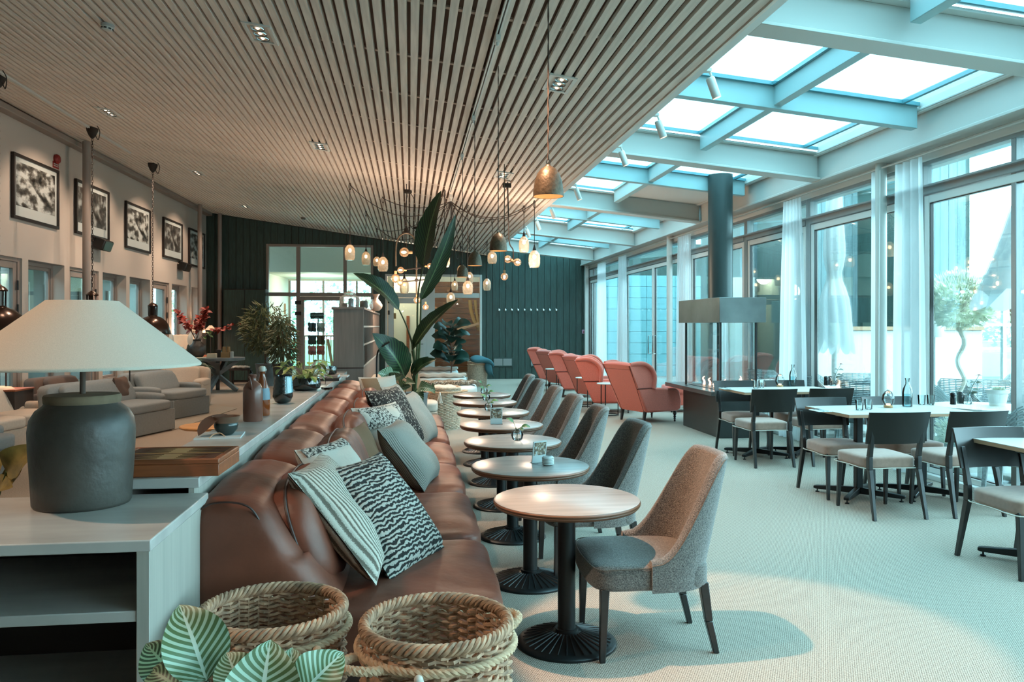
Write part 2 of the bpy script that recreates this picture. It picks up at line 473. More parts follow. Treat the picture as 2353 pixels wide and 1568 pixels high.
obj_pattern('stripe_knit', [(.25, '#6c6459'), (.5, '#c6bfb2')], scale=14, dist=1.5, dscale=20, direction='X', bump=.6)
obj_pattern('speckle_knit', [(.42, '#211f1e'), (.56, '#b5b1a8')], kind='NOISE', scale=75, bump=.6)
obj_pattern('dark_knit', [(.54, '#171514'), (.66, '#a8a49a')], kind='NOISE', scale=60, bump=.6)
obj_pattern('grey_weave', [(.3, '#6d6a64'), (.6, '#aaa79e')], scale=45, dist=2, dscale=30, direction='X', bump=.5)
obj_pattern('photo_a', [(.34, '#161514'), (.60, '#c4cac8'), (.46, '#5a5a56')], kind='NOISE', scale=4.5, bump=0, rough=.4, stretch=(1, 1, 1.8))
obj_pattern('photo_b', [(.3, '#151413'), (.7, '#aab0ae'), (.5, '#4a4946')], kind='NOISE', scale=6, bump=0, rough=.4, stretch=(1, 1, 1.2))
obj_pattern('photo_card', [(.35, '#2a3236'), (.65, '#b0b8b4'), (.52, '#806a50')], kind='NOISE', scale=60, bump=0, rough=.4)
M = MATS
# ================================================================== THE ROOM
YN = -3.4                       # the room runs on a little behind the camera
# ---- floor
b = MB(); b.box(-6.2, 5.35, YN, YB+.2, -.12, 0); struct(b.build('floor', M['carpet']))
# ---- slatted ceiling: backing with every slat its own piece
ca = math.atan(KC)
b = MB(); b.add([(2.26, YN, zceil(2.26)+.062), (-6.3, YN, zceil(-6.3)+.062), (-6.3, YB+.2, zceil(-6.3)+.062), (2.26, YB+.2, zceil(2.26)+.062),
                 (2.26, YN, zceil(2.26)+.4), (-6.3, YN, zceil(-6.3)+.4), (-6.3, YB+.2, zceil(-6.3)+.4), (2.26, YB+.2, zceil(2.26)+.4)],
                [(0,3,2,1),(4,5,6,7),(0,1,5,4),(1,2,6,5),(2,3,7,6),(3,0,4,7)])
ceiling = struct(b.build('ceiling', M['slat_back']))
PITCH = .0925
s = MB(); s.box(-.0305, .0305, YN, YB-.02, -.045, 0)
sl0 = s.build('slat', M['slat_wood'], ceiling)
nsl = int((2.2+5.62)/PITCH)
for i in range(nsl):
    o = sl0 if i == 0 else sl0.copy()
    if i: COL.objects.link(o); o.parent = ceiling
    x = 2.2-.031-i*PITCH
    o.location = (x, 0, zceil(x)+.045); o.rotation_euler = (0, ca, 0)
# cross battens seen between the slats
bt = MB()
for k in range(22):
    y = -2.6+k*1.2
    bt.add([(2.2,y,zceil(2.2)+.046),(-5.6,y,zceil(-5.6)+.046),(-5.6,y+.045,zceil(-5.6)+.046),(2.2,y+.045,zceil(2.2)+.046),
            (2.2,y,zceil(2.2)+.062),(-5.6,y,zceil(-5.6)+.062),(-5.6,y+.045,zceil(-5.6)+.062),(2.2,y+.045,zceil(2.2)+.062)],
           [(0,3,2,1),(4,5,6,7),(0,1,5,4),(1,2,6,5),(2,3,7,6),(3,0,4,7)])
bt.build('batten', M['slat_wood'], ceiling, kind='stuff')
# fascia along the ceiling edge and the skylight upstand above it
b = MB(); b.box(2.2, 2.225, YN, YB, ZC-.012, ZC+.07); struct(b.build('trim_1', M['slat_wood']))
b = MB(); b.box(2.226, 2.30, YN, YB, ZC+.0, ZC+.42); struct(b.build('trim_2', M['white_paint']))
# ---- skylight: beams, rafters, panes
def zb(x): return 3.51-(x-2.2)*(.26/2.67)
def slab_xz(b, x0, x1, y0, y1, lo, hi):
    b.prism([(x0, zb(x0)+lo), (x1, zb(x1)+lo), (x1, zb(x1)+hi), (x0, zb(x0)+hi)], 'y', y0, y1)
BY = [-2.8, 1.12, 5.06, 9.0, 12.95, 16.9, 20.8]
for i, y in enumerate(BY):
    b = MB(); slab_xz(b, 2.3, 4.86, y-.05, y+.17, 0, .025); slab_xz(b, 2.3, 4.86, y+.03, y+.09, .025, .30); slab_xz(b, 2.3, 4.86, y-.05, y+.17, .30, .325)
    struct(b.build('roof_beam', M['steel_paint'], bevel=.004, seg=1))
BYe = BY+[YB+.1]
for i in range(len(BYe)-1):
    y0, y1 = BYe[i]+.17, BYe[i+1]-.05
    ym = (y0+y1)/2
    b = MB()
    slab_xz(b, 2.3, 4.80, ym-.05, ym+.05, .13, .34)                  # mid rafter
    slab_xz(b, 3.36, 3.44, y0, y1, .16, .34)                          # long glazing bar
    slab_xz(b, 2.3, 2.36, y0, y1, .30, .40)
    b2 = struct(b.build('roof_rafter', M['rafter_sky_tint'], bevel=.004, seg=1))
    b = MB()
    for (yy0, yy1) in ((y0, y0+.05), (ym-.09, ym-.05), (ym+.05, ym+.09), (y1-.05, y1)):
        slab_xz(b, 2.3, 4.8, yy0, yy1, .335, .37)
    slab_xz(b, 3.44, 3.47, y0, y1, .335, .37); slab_xz(b, 3.33, 3.36, y0, y1, .335, .37); slab_xz(b, 4.62, 4.65, y0, y1, .335, .37)
    b.build('gasket', M['teal_glass'], b2)
    for (xx0, xx1) in ((2.3, 3.4), (3.4, 4.84)):
        for (yy0, yy1) in ((y0, ym), (ym, y1)):
            if i == 3 and xx0 > 3 and yy0 == ym:
                b = MB(); slab_xz(b, xx0, xx1, yy0, yy1, .30, .36); b.build('panel', M['white_paint'], b2); continue
            b = MB(); slab_xz(b, xx0+.005, xx1-.005, yy0+.005, yy1-.005, .37, .38); b.build('pane', M['sky_glass'], b2)
# eave: well side, roof strip, eave beam, head rail of the glazing
b = MB(); b.prism([(4.81, 3.54), (4.87, 3.54), (4.87, 3.74), (4.81, 3.74)], 'y', YN, YB+.1)
struct(b.build('trim_3', M['white_paint'], bevel=.004, seg=1))
b = MB(); b.box(4.86, 5.45, YN, YB+.2, 3.62, 3.75); b.box(5.2, 5.45, YN, YB+.2, 3.15, 3.62); struct(b.build('roof', M['steel_paint']))
b = MB(); b.box(4.86, 5.13, YN, YB+.1, 3.24, 3.27); b.box(4.88, 4.93, YN, YB+.1, 3.27, 3.56); b.box(4.80, 5.13, YN, YB+.1, 3.55, 3.57)
struct(b.build('eave_beam', M['steel_paint'], bevel=.004, seg=1))
b = MB(); b.box(5.08, 5.22, YN, YB+.1, 3.14, 3.24); struct(b.build('trim_4', M['white_paint'], bevel=.004, seg=1))
b = MB(); b.tube([(4.98, YN, 3.185), (4.98, YB-.1, 3.185)], .011, 8); tag(b.build('curtain_rail', M['steel_paint'], smooth=True), 'long thin metal curtain rail under the eave of the glazed wall', 'curtain rail')
# ---- posts of the glass wall
for y in (.72, 7.95, 14.95, 22.28):
    b = MB(); b.cyl((5.0, y, 0), .057, 0, 3.24, 20) if y < 20 else b.box(4.95, 5.05, y-.05, y+.05, 0, 3.24)
    struct(b.build('column', M['steel_paint'], smooth=True))
# ---- glass wall: one window or door per bay
def fr_yz(b, y0, y1, z0, z1, w, x0, x1):
    b.box(x0, x1, y0, y0+w, z0, z1); b.box(x0, x1, y1-w, y1, z0, z1)
    b.box(x0, x1, y0+w, y1-w, z0, z0+w); b.box(x0, x1, y0+w, y1-w, z1-w, z1)
YM = [-2.1, .3, 2.7, 5.05, 7.45, 9.72, 11.65, 14.1, 18.6, 21.0, 22.4]
ZT = 2.82
win_n = 0; door_n = 0
DOORS = (4, 7)
for i in range(len(YM)-1):
    y0, y1 = YM[i], YM[i+1]
    if i in DOORS: door_n += 1; nm = 'door_%d' % door_n
    else: win_n += 1; nm = 'window_%d' % win_n
    b = MB(); fr_yz(b, y0, y1, 0.0, 3.16, .055, 5.10, 5.20); b.box(5.09, 5.21, y0+.055, y1-.055, ZT-.01, ZT+.075)
    b.box(5.04, 5.2, y0, y1, ZT+.055, ZT+.075)
    r = struct(b.build(nm, M['alu'], bevel=.004, seg=1))
    g = MB(); g.box(5.145, 5.155, y0+.05, y1-.05, ZT+.07, 3.11); g.build('pane', M['pane_glass'], r)
    # lower part
    leaves = [(y0+.055, (y0+y1)/2), ((y0+y1)/2, y1-.055)] if nm == 'door_2' else [(y0+.055, y1-.055)]
    for (a, c) in leaves:
        f = MB(); fr_yz(f, a+.01, c-.01, .03, ZT-.02, .075, 5.105, 5.165)
        lf = f.build('leaf_frame' if 'window' not in nm else 'sash', M['white_paint'], r, bevel=.005, seg=1)
        g = MB(); g.box(5.13, 5.14, a+.08, c-.08, .1, ZT-.09); g.build('pane', M['pane_glass'], r)
        g = MB(); fr_yz(g, a+.083, c-.083, .103, ZT-.093, .012, 5.115, 5.15); g.build('gasket', M['black_leather'], r)
    if nm == 'door_2':
        ym = (y0+y1)/2
        for sgn in (-1, 1):
            h = MB(); yy = ym+sgn*.16
            h.tube([(5.105, yy, .92), (5.05, yy, .92), (5.05, yy, 1.3), (5.105, yy, 1.3)], .011, 8)
            plab(h.build('pull_handle', M['chrome'], r, smooth=True), 'white metal pull handle')
# intermediate bars
for (y, nm) in ((21.9, 0), (12.9, 0), (6.2, 0)):
    b = MB(); b.box(5.11, 5.19, y-.03, y+.03, 0.05, 3.12); struct(b.build('mullion', M['alu'], bevel=.004, seg=1))
b = MB(); b.box(5.04, 5.24, YN, YB, 0.0, .05); struct(b.build('baseboard_right', M['white_paint'], bevel=.004, seg=1))
# ---- curtains
def curtain(y0, y1, label, seed, topw=1.0, x=4.98):
    rs = random.Random(seed); n = max(3, int(abs(y1-y0)*9)); ph = rs.uniform(0, 6)
    yc = (y0+y1)/2
    def fn(u, v):
        k = 1+(topw-1)*(v**2)
        y = yc+((y1-y0)*(u-.5))*k
        d = .035*math.sin(2*PI*n*u+ph+.8*math.sin(3*u+v))*(1-.35*v)+.014*math.sin(5*PI*n*u*.37+ph)
        return (x+d, y, .02+v*3.14)
    b = MB(); b.grid(fn, n*10, 14)
    return tag(b.build('curtain', M['sheer'], smooth=True, ang=180), label, 'curtain', 'sheer curtains of the glazed wall')
def YW(px, x=4.98): return PX(px, 700, x).y
curtain(YW(2050), YW(2127), 'sheer white curtain beside the round post, right of it', 1, .85)
curtain(YW(2004), YW(2027), 'narrow sheer curtain on the far side of the round post nearest the dining tables', 2, 1.1)
curtain(YW(1792), YW(1852), 'sheer white curtain hanging between the closed parasol and the fireplace hood', 3, .62)
curtain(YW(1640), YW(1672), 'sheer curtain directly behind the fireplace glass and flue', 4, .8)
curtain(YW(1558), YW(1588), 'sheer curtain just right of the post beside the double doors', 5, .8)
curtain(YW(1421), YW(1442), 'sheer curtain between the narrow far window and the double doors', 6, .7)
curtain(YW(1373), YW(1393), 'sheer curtain in the far corner against the dark back wall', 7, .8)
# ---- back wall: backing in pieces, then every board
def XB(px): return PY(px, 700, YB).x
o1a, o1b, o1t = XB(612), XB(858), PY(700, 562, YB).z
o2a, o2b, o2t = XB(885), XB(1107), PY(1000, 631, YB).z
def tops(x): return (zceil(x) if x < 2.2 else zb(min(x, 4.9))+.34)
b = MB()
def bw(x0, x1, z0): b.prism([(x0, z0), (x1, z0), (x1, tops(x1-1e-4 if abs(x1-2.2)<1e-6 else x1)), (x0, tops(x0))], 'y', YB, YB+.2)
bw(-6.3, o1a, 0); bw(o1a, o1b, o1t); bw(o1b, o2a, 0); bw(o2a, o2b, o2t); bw(o2b, 2.19, 0); bw(2.2, 5.3, 0)
wall_back = struct(b.build('wall_back', M['dark_inside']))
x = -5.62
while x < 5.08:
    w = .185
    xa, xb_ = x, min(x+w-.012, 5.08)
    segs = []
    xc = (xa+xb_)/2
    z0 = o1t if o1a < xc < o1b else (o2t if o2a < xc < o2b else 0.0)
    if o1a < xc < o1b or o2a < xc < o2b: pass
    ed = [(xa, xb_, z0)]
    for e in (o1a, o1b, o2a, o2b):
        if xa < e < xb_:
            za = o1t if o1a < (xa+e)/2 < o1b else (o2t if o2a < (xa+e)/2 < o2b else 0.0)
            zc_ = o1t if o1a < (xb_+e)/2 < o1b else (o2t if o2a < (xb_+e)/2 < o2b else 0.0)
            ed = [(xa, e, za), (e, xb_, zc_)]
    d = rnd(.018, .026)
    bb = MB()
    for (p, q, zz) in ed:
        if q-p > .004: bb.prism([(p, zz), (q, zz), (q, tops(q)-.02), (p, tops(p)-.02)], 'y', YB-d, YB)
    bb.build('board', M['dark_board'], wall_back)
    x += w
# low vent grilles, power socket, coat hooks, sign
def wallbox(name, px0, py0, px1, py1, m, d=.03, label=None, cat=None, y=YB-.026, parent=None):
    a = PY(px0, py1, y); c = PY(px1, py0, y)
    b = MB(); b.box(a.x, c.x, y-d, y, a.z, c.z)
    o = b.build(name, m, parent, bevel=min(.006, d/3), seg=1)
    if label: tag(o, label, cat)
    return o
for (p0, p1, lb) in ((1133, 1177, 'low grey vent panel in the dark wall beside the wicker basket'), (1218, 1240, 'low grey vent panel in the dark wall behind the far red armchair')):
    a = PY(p0, 843, YB); c = PY(p1, 822, YB)
    t = thing('vent_panel', lb, 'vent', (0,0,0))
    b = MB(); b.box(a.x, c.x, YB-.05, YB-.026, a.z, c.z); b.build('frame', M['dark_board'], t, bevel=.004, seg=1)
    xm = (a.x+c.x)/2
    for (q, r_) in ((a.x+.02, xm-.01), (xm+.01, c.x-.02)):
        b = MB(); b.box(q, r_, YB-.056, YB-.05, a.z+.03, c.z-.03); b.build('panel', M['alu'], t)
wallbox('wall_socket', 1119, 850, 1126, 858, M['black_leather'], .03, 'small dark double socket low on the board wall beside the basket', 'socket')
hk = None
ORD = ['first', 'second', 'third', 'fourth', 'fifth', 'sixth', 'seventh', 'eighth', 'ninth', 'tenth']
for k in range(10):
    px = 1146+k*14.55; p = PY(px, 713, YB-.026)
    if hk is None:
        hk = thing('coat_hook', 'small round chrome coat hook, first in the row of ten counted from the plank room', 'hook', tuple(p), 0, 'coat hooks on the dark wall')
        b = MB(); T = Matrix.Rotation(PI/2, 4, 'X')
        b.lathe([(.018, 0), (.022, .01), (.012, .03), (.02, .055), (.030, .075), (.030, .088), (.018, .098)], 14, (0,0,0), T); b.build('knob', M['chrome'], hk, smooth=True)
        b = MB(); b.box(-.008, .008, -.02, 0, .02, .055); b.build('upper_peg', M['chrome'], hk, bevel=.003, seg=1)
    else: dup(hk, tuple(p), None, 'small round chrome coat hook, %s in the row of ten counted from the plank room' % ORD[k])
t = wallbox('alarm_button', 1337, 758, 1346, 767, M['pink_sign'], .05, 'small pink square call button near the corner of the dark wall', 'call button')
a = PY(1341.5, 762.5, YB-.08); b = MB(); b.box(-.025, .025, -.012, .004, -.006, .006); b.box(-.02, .02, -.012, .004, -.03, -.02); plab(b.build('button_label', M['red_sign'], t, loc=tuple(a)), 'red mark on the call button')
# ---- frame helper in the x-z plane
def fr_xz(b, x0, x1, z0, z1, w, y0, y1):
    b.box(x0, x0+w, y0, y1, z0, z1); b.box(x1-w, x1, y0, y1, z0, z1)
    b.box(x0+w, x1-w, y0, y1, z0, z0+w); b.box(x0+w, x1-w, y0, y1, z1-w, z1)
# opening 1: glazed screen with a door
y = YB
X = lambda px: XB(px)
zt = PY(700, 676, YB).z
b = MB(); fr_xz(b, o1a, o1b, 0, o1t, .07, YB-.05, YB+.08)
b.box(X(681), X(690), YB-.04, YB+.07, 0, o1t); b.box(X(789), X(797), YB-.04, YB+.07, zt, o1t)
b.box(o1a, o1b, YB-.035, YB+.065, zt-.06, zt+.04)
w = struct(b.build('window_20', M['greige_paint'], bevel=.006, seg=1))
for (a_, c_, z0_, z1_) in ((618, 681, zt+.04, o1t-.07), (690, 789, zt+.04, o1t-.07), (797, 854, zt+.04, o1t-.07), (618, 681, .07, zt-.06)):
    g = MB(); g.box(X(a_), X(c_), YB+.01, YB+.02, z0_, z1_); g.build('pane', M['pane_glass'], w)
b = MB(); fr_xz(b, X(690), X(790), 0.02, zt-.07, .11, YB-.045, YB+.03)
d3 = struct(b.build('door_3', M['greige_paint'], bevel=.006, seg=1))
g = MB(); g.box(X(690)+.1, X(790)-.1, YB-.01, YB, .12, zt-.17); g.build('pane', M['pane_glass'], d3)
for zz in (2.15, 1.85):
    h = MB(); h.box(X(681)-.03, X(690)+.03, YB-.075, YB-.045, zz-.05, zz+.05); h.build('hinge', M['frame_black'], d3, bevel=.004, seg=1)
    h = MB(); h.box(X(690)+.03, X(690)+.09, YB-.07, YB-.045, zz-.03, zz+.03); h.build('hinge', M['alu'], d3, bevel=.004, seg=1)
h = MB(); h.box(X(790)-.09, X(790)-.05, YB-.1, YB-.04, 1.0, 1.04); h.build('handle', M['chrome'], d3)
# opening 2: white double screen
zt2 = PY(1000, 678, YB).z
b = MB(); fr_xz(b, o2a, o2b, 0, o2t, .06, YB-.05, YB+.08); b.box(X(978), X(999), YB-.04, YB+.07, 0, o2t)
b.box(o2a, o2b, YB-.035, YB+.065, zt2-.08, zt2+.05)
w = struct(b.build('window_21', M['door_white'], bevel=.006, seg=1))
for (a_, c_, z0_, z1_) in ((891, 978, zt2+.05, o2t-.06), (999, 1101, zt2+.05, o2t-.06), (999, 1101, .07, zt2-.08)):
    g = MB(); g.box(X(a_), X(c_), YB+.01, YB+.02, z0_, z1_); g.build('pane', M['pane_glass'], w)
b = MB(); fr_xz(b, X(892), X(978), 0.02, zt2-.09, .15, YB-.045, YB+.03)
d4 = struct(b.build('door_4', M['door_white'], bevel=.006, seg=1))
g = MB(); g.box(X(892)+.14, X(978)-.14, YB-.01, YB, .17, zt2-.24); g.build('pane', M['pane_glass'], d4)
for zz in (2.2, 1.88):
    h = MB(); h.box(X(893)-.02, X(893)+.03, YB-.07, YB-.045, zz-.06, zz+.06); h.build('hinge', M['frame_black'], d4, bevel=.004, seg=1)
h = MB(); h.tube([(X(972), YB-.05, 1.0), (X(972), YB-.1, 1.0), (X(972)-.12, YB-.1, 1.0)], .012, 8); h.build('handle', M['chrome'], d4, smooth=True)
# ---- rooms beyond the openings
b = MB(); b.box(-6.2, 2.6, YB+.2, 31, -.12, 0); struct(b.build('floor_beyond', M['rug_a']))
xs = (o1b+o2a)/2
b = MB(); b.box(xs-.06, xs+.06, YB+.2, 28.5, 0, 4.6); struct(b.build('partition', M['cream_wall']))
zs = PY(740, 626, 24.8).z; zs2 = 1.5+(750-648)/F*28.5
b = MB(); b.box(-6.2, xs, 24.8, 24.95, zs, 4.7); b.box(-6.2, xs, 24.95, 28.6, zs, zs+.1); struct(b.build('header_beyond', M['cream_wall']))
b = MB(); b.box(-6.2, xs, 28.5, 28.65, zs2, zs+.1); struct(b.build('lintel_beyond', M['cream_wall']))
b = MB(); b.box(-6.2, 2.6, YB+.2, 24.8, 4.65, 4.75); b.box(xs, 2.6, 24.8, 28.6, 4.65, 4.75); struct(b.build('ceiling_beyond', M['cream_wall']))
xl = PY(658, 700, 28).x
b = MB(); b.prism([(-6.2, 24.9), (-4.4, 24.9), (xl, 28.5), (-6.2, 28.5)], 'z', 0, zs); struct(b.build('wall_beyond_left', M['cream_wall']))
b = MB()
for xx in (xl, xl+1.15, xl+2.3, xl+3.2): b.box(xx, xx+.07, 28.5, 28.58, 0, zs2)
b.box(xl, xs, 28.5, 28.58, PY(740, 679, 28.5).z-.05, PY(740, 679, 28.5).z+.05); b.box(xl, xs, 28.5, 28.58, 0, .12)
w = struct(b.build('window_22', M['greige_paint']))
g = MB(); g.box(xl, xs, 28.53, 28.54, .1, zs2); g.build('pane', M['pane_glass'], w)
# plank-lined room behind opening 2
zp = 0; wp = MB(); wp.box(xs+.06, 2.6, 26.3, 26.5, 0, 4.65); wp.box(2.5, 2.6, YB+.2, 26.3, 0, 4.65); wall_pl = struct(wp.build('wall_beyond_right', M['cream_wall']))
pm = MB(); pm.box(0, 3.1, -.02, 0, 0, .165); pl0 = pm.build('plank', M['warm_plank'], wall_pl)
for k in range(17):
    o = pl0 if k == 0 else pl0.copy()
    if k: COL.objects.link(o); o.parent = wall_pl
    o.location = (-.55, 26.3-rnd(0, .012), k*.175)
b = MB(); b.box(PY(905, 700, 24.3).x, PY(985, 700, 24.3).x, 24.3, 24.42, 0, 4.65); struct(b.build('partition_beyond', M['cream_wall']))
b = MB(); a_ = PY(934, 726, 24.28); c_ = PY(941, 850, 24.28); b.box(a_.x, c_.x, 24.26, 24.3, c_.z, a_.z); tag(b.build('wood_panel', M['walnut'], bevel=.01), 'narrow brown wood panel on the cream wall behind the white glazed door', 'wood panel')
b = MB(); a_ = PY(904, 720, YB-.05); c_ = PY(910, 733, YB-.05); b.box(a_.x, c_.x, YB-.03, YB-.015, c_.z, a_.z); tag(b.build('notice', M['yellow_sign']), 'small yellow notice stuck on the white glazed door', 'notice')
# rope-like timber swing / tan drape in the plank room
b = MB()
pts = [PY(1080, 690, 25.4), PY(1082, 712, 25.4), PY(1088, 735, 25.4), PY(1098, 752, 25.4)]
b.tube(catmull(pts, 5), [.06]*16, 8); pts = [PY(1092, 690, 25.45), PY(1094, 715, 25.45), PY(1098, 740, 25.45), PY(1100, 760, 25.45)]
b.tube(catmull(pts, 5), .05, 8); tag(b.build('drape', M['yellow_sign'], smooth=True), 'golden tied-back drape in the plank-lined room', 'drape')
b = MB(); b.bar(PY(1040, 762, 25.2), PY(1101, 744, 25.2), .09, .09); tag(b.build('handrail', M['ply_edge'], bevel=.02), 'sloping pale wooden handrail in the plank-lined room', 'handrail')
# flip-flop stand beyond the glazed door
st = thing('sandal_stand', 'metal sandal stand with a dark name board, seen through the glazed door', 'display stand', tuple(PY(731, 868, 24.6)*1 - Vector((0,0,PY(731,868,24.6).z))))
yy = 24.6; x0 = PY(731, 700, yy).x
def sp(px, py): p = PY(px, py, yy); return (p.x-x0, p.z)
b = MB(); b.tube([(0, 0, 0.02), (0, 0, sp(731, 724)[1])], .018, 8); b.build('pole', M['frame_black'], st, smooth=True)
b = MB(); b.cyl((0,0,0), .28, 0, .03, 20); b.build('foot', M['frame_black'], st, smooth=True)
(ax, az), (cx, cz) = sp(713, 733), sp(744, 719)
b = MB(); b.box(ax, cx, -.02, .01, az, cz); sb = b.build('name_board', M['frame_black'], st)
fc = bpy.data.curves.new('lettering', 'FONT'); fc.body = 'ILSE JACOBSEN'; fc.size = .06; fc.align_x = 'CENTER'; fc.align_y = 'CENTER'; fc.extrude = .002; fc.shear = .25
fo = bpy.data.objects.new('lettering', fc); COL.objects.link(fo); fo.parent = sb; fo.location = ((ax+cx)/2, -.024, (az+cz)/2+.02); fo.rotation_euler = (PI/2, 0, 0); fc.materials.append(M['paper'])
bpy.context.view_layer.update(); me_ = bpy.data.meshes.new_from_object(fo); fm = bpy.data.objects.new('lettering', me_); COL.objects.link(fm); fm.parent = sb; fm.location = fo.location; fm.rotation_euler = (PI/2, 0, 0); bpy.data.objects.remove(fo); fm.name = 'lettering'
b = MB(); b.box((ax+cx)/2-.05, (ax+cx)/2+.05, -.024, -.02, az+.04, az+.048); b.build('underline', M['paper'], sb)
rows = [(742, M['pot_dark'], M['cushion_cream'], 'dark', 'cream'), (771, M['pot_dark'], M['suede'], 'black', 'brown'), (795, M['flower_pink'], M['coral'], 'pale pink', 'salmon')]
def sandal(m, loc, rz, label, grp):
    t = thing('sandal', label, 'sandal', loc, rz, grp)
    b = MB()
    pr = [(-.04,0),(-.045,.05),(-.03,.12),(-.042,.19),(-.035,.25),(0,.275),(.035,.25),(.045,.19),(.03,.12),(.042,.05),(.035,0),(0,-.012)]
    b.prism([(p[0], -p[1]) for p in pr], 'y', -.009, .009); b.build('sole', m, t, bevel=.004, seg=1)
    b = MB(); b.tube([(-.03,-.01,-.13),(-.015,-.035,-.17),(0,-.012,-.22),(.015,-.035,-.17),(.03,-.01,-.13)], .005, 5); b.build('strap', M['frame_black'] if m is not M['pot_dark'] else M['suede'], t)
    return t
for (ry, ma, mc, na, nc) in rows:
    p = sp(731, ry-4)
    bb = MB(); bb.tube([(-.3, 0, p[1]), (.3, 0, p[1])], .007, 6); bb.build('hanging_bar', M['chrome'], st)
    for (m_, n_, pxs) in ((ma, na, (711, 715.5, 720, 724.5)), (mc, nc, (731, 735.5, 740, 744))):
        first = None
        for k, px in enumerate(pxs):
            q = sp(px, ry)
            lb = '%s sandal, %s of its four, hanging %s of the stand' % (n_, ORD[k], {742: 'in the top row', 771: 'in the middle row', 795: 'in the bottom row'}[ry])
            if first is None: first = sandal(m_, (x0+q[0], yy-.03, q[1]), rnd(-.3, .3), lb, 'sandals hanging on the display stand, %s' % n_)
            else: dup(first, (x0+q[0], yy-.03+rnd(-.05, .0), q[1]-rnd(0, .02)), rnd(-.5, .5), lb)
# framed board and leaning plank beyond the glazed door
b = MB(); a_ = PY(640, 722, 27.8); c_ = PY(657, 698, 27.8); b.box(a_.x, c_.x, 27.78, 27.84, a_.z, c_.z); tag(b.build('poster_board', M['ply_edge'], bevel=.01), 'small wood-framed board on the cream wall behind the glazed screen', 'board')
b = MB(); b.bar(PY(765, 850, 24.9), PY(753, 780, 25.3), .08, .06); tag(b.build('leaning_plank', M['ply_edge'], bevel=.01), 'orange-brown plank leaning behind the sandal stand', 'plank')
b = MB(); b.box(PY(700,771,27).x, PY(790,771,27).x, 26.9, 26.96, PY(740, 772, 27).z-.03, PY(740, 772, 27).z+.02)
for k in range(9):
    xx = PY(700+k*10, 771, 27).x; b.box(xx, xx+.03, 26.92, 26.94, 0, PY(740, 772, 27).z-.03)
tag(b.build('railing', M['ply_edge']), 'railing with pale timber top rail beyond the sandal stand', 'railing')
# ---- left wall, in its own slightly turned frame
LA, LB = -5.895, .0184
LM = Matrix.Translation((LA, 0, 0)) @ rotz(-math.atan(LB))
LC = math.cos(math.atan(LB))
def WS(px, py=700, off=0.0):
    d = ray(px, py); a = LA+off
    t = a/(d.x-LB*d.y); return (t*d.y/LC, HC+t*d.z)
def WLp(s, z, off=0.0):
    p = LM @ Vector((off, s, z)); return p
def lbox(b, s0, s1, z0, z1, x0=-.3, x1=0.0): b.box(x0, x1, s0, s1, z0, z1, LM)
wtop = 2.50; sE = WS(475)[0]; zbm = 4.49
ops = [(WS(-120)[0], WS(-60)[0], 'w'), (WS(-40)[0], WS(51)[0], 'd'), (WS(65)[0], WS(148)[0], 'w'), (WS(160)[0], WS(227)[0], 'd2'), (WS(236)[0], WS(290)[0], 'w'),
       (WS(298)[0], WS(345)[0], 'w'), (WS(352)[0], WS(389)[0], 'd'), (WS(395)[0], WS(429)[0], 'w'), (WS(440)[0], WS(458)[0], 'w')]
b = MB(); lbox(b, YN, sE, wtop, 4.9)
prev = YN
for (a_, c_, k) in ops:
    lbox(b, prev, a_, 0, wtop); prev = c_
    if k == 'w': lbox(b, a_, c_, 0, .45)
lbox(b, prev, sE, 0, wtop)
lbox(b, sE, YB+.3, 0, 4.9, -.3, -.12)
struct(b.build('wall_left', M['plaster']))
b = MB(); lbox(b, sE+.01, YB, 0, 4.6, -.11, -.06); struct(b.build('wall_left_dark', M['dark_board']))
b = MB(); lbox(b, YN, YB, zbm, 4.58, 0.0, .16); lbox(b, YN, YB, 4.58, 4.75, 0, .06); struct(b.build('trim_5', M['greige_paint'], bevel=.01, seg=1))
wn_ = 30; dn_ = 5
for (a_, c_, k) in ops:
    z0 = .45 if k == 'w' else 0.0
    nm = ('window_%d' % wn_) if k == 'w' else ('door_%d' % dn_)
    if k == 'w': wn_ += 1
    else: dn_ += 1
    b = MB()
    def fl(s0, s1, zz0, zz1, w, x0, x1):
        lbox(b, s0, s0+w, zz0, zz1, x0, x1); lbox(b, s1-w, s1, zz0, zz1, x0, x1); lbox(b, s0+w, s1-w, zz0, zz0+w, x0, x1); lbox(b, s0+w, s1-w, zz1-w, zz1, x0, x1)
    xo = -.27 if k == 'w' else -.12
    fl(a_, c_, z0, wtop, .06, xo, xo+.09)
    fl(a_+.06, c_-.06, z0+.06, wtop-.06, .10 if k != 'w' else .05, xo+.01, xo+.07)
    if k == 'd2': lbox(b, a_+.1, c_-.1, 1.55, 1.68, xo+.01, xo+.07)
    r = struct(b.build(nm, M['greige_paint'], bevel=.005, seg=1))
    g = MB(); lbox(g, a_+.1, c_-.1, z0+.1, wtop-.12, xo+.03, xo+.04); g.build('pane', M['pane_glass'], r)
    if k != 'w':
        for zz in (2.1, 1.75):
            g = MB(); lbox(g, c_-.10, c_-.07, zz-.07, zz+.07, xo+.09, xo+.11); g.build('hinge', M['frame_black'], r)
        g = MB(); lbox(g, a_+.1, a_+.13, .98, 1.12, xo+.07, xo+.13); g.build('handle', M['chrome'], r)
    g = MB(); lbox(g, a_-.0, c_+.0, wtop-.005, wtop, -.3, 0); g.build('head_lining', M['greige_paint'], r)
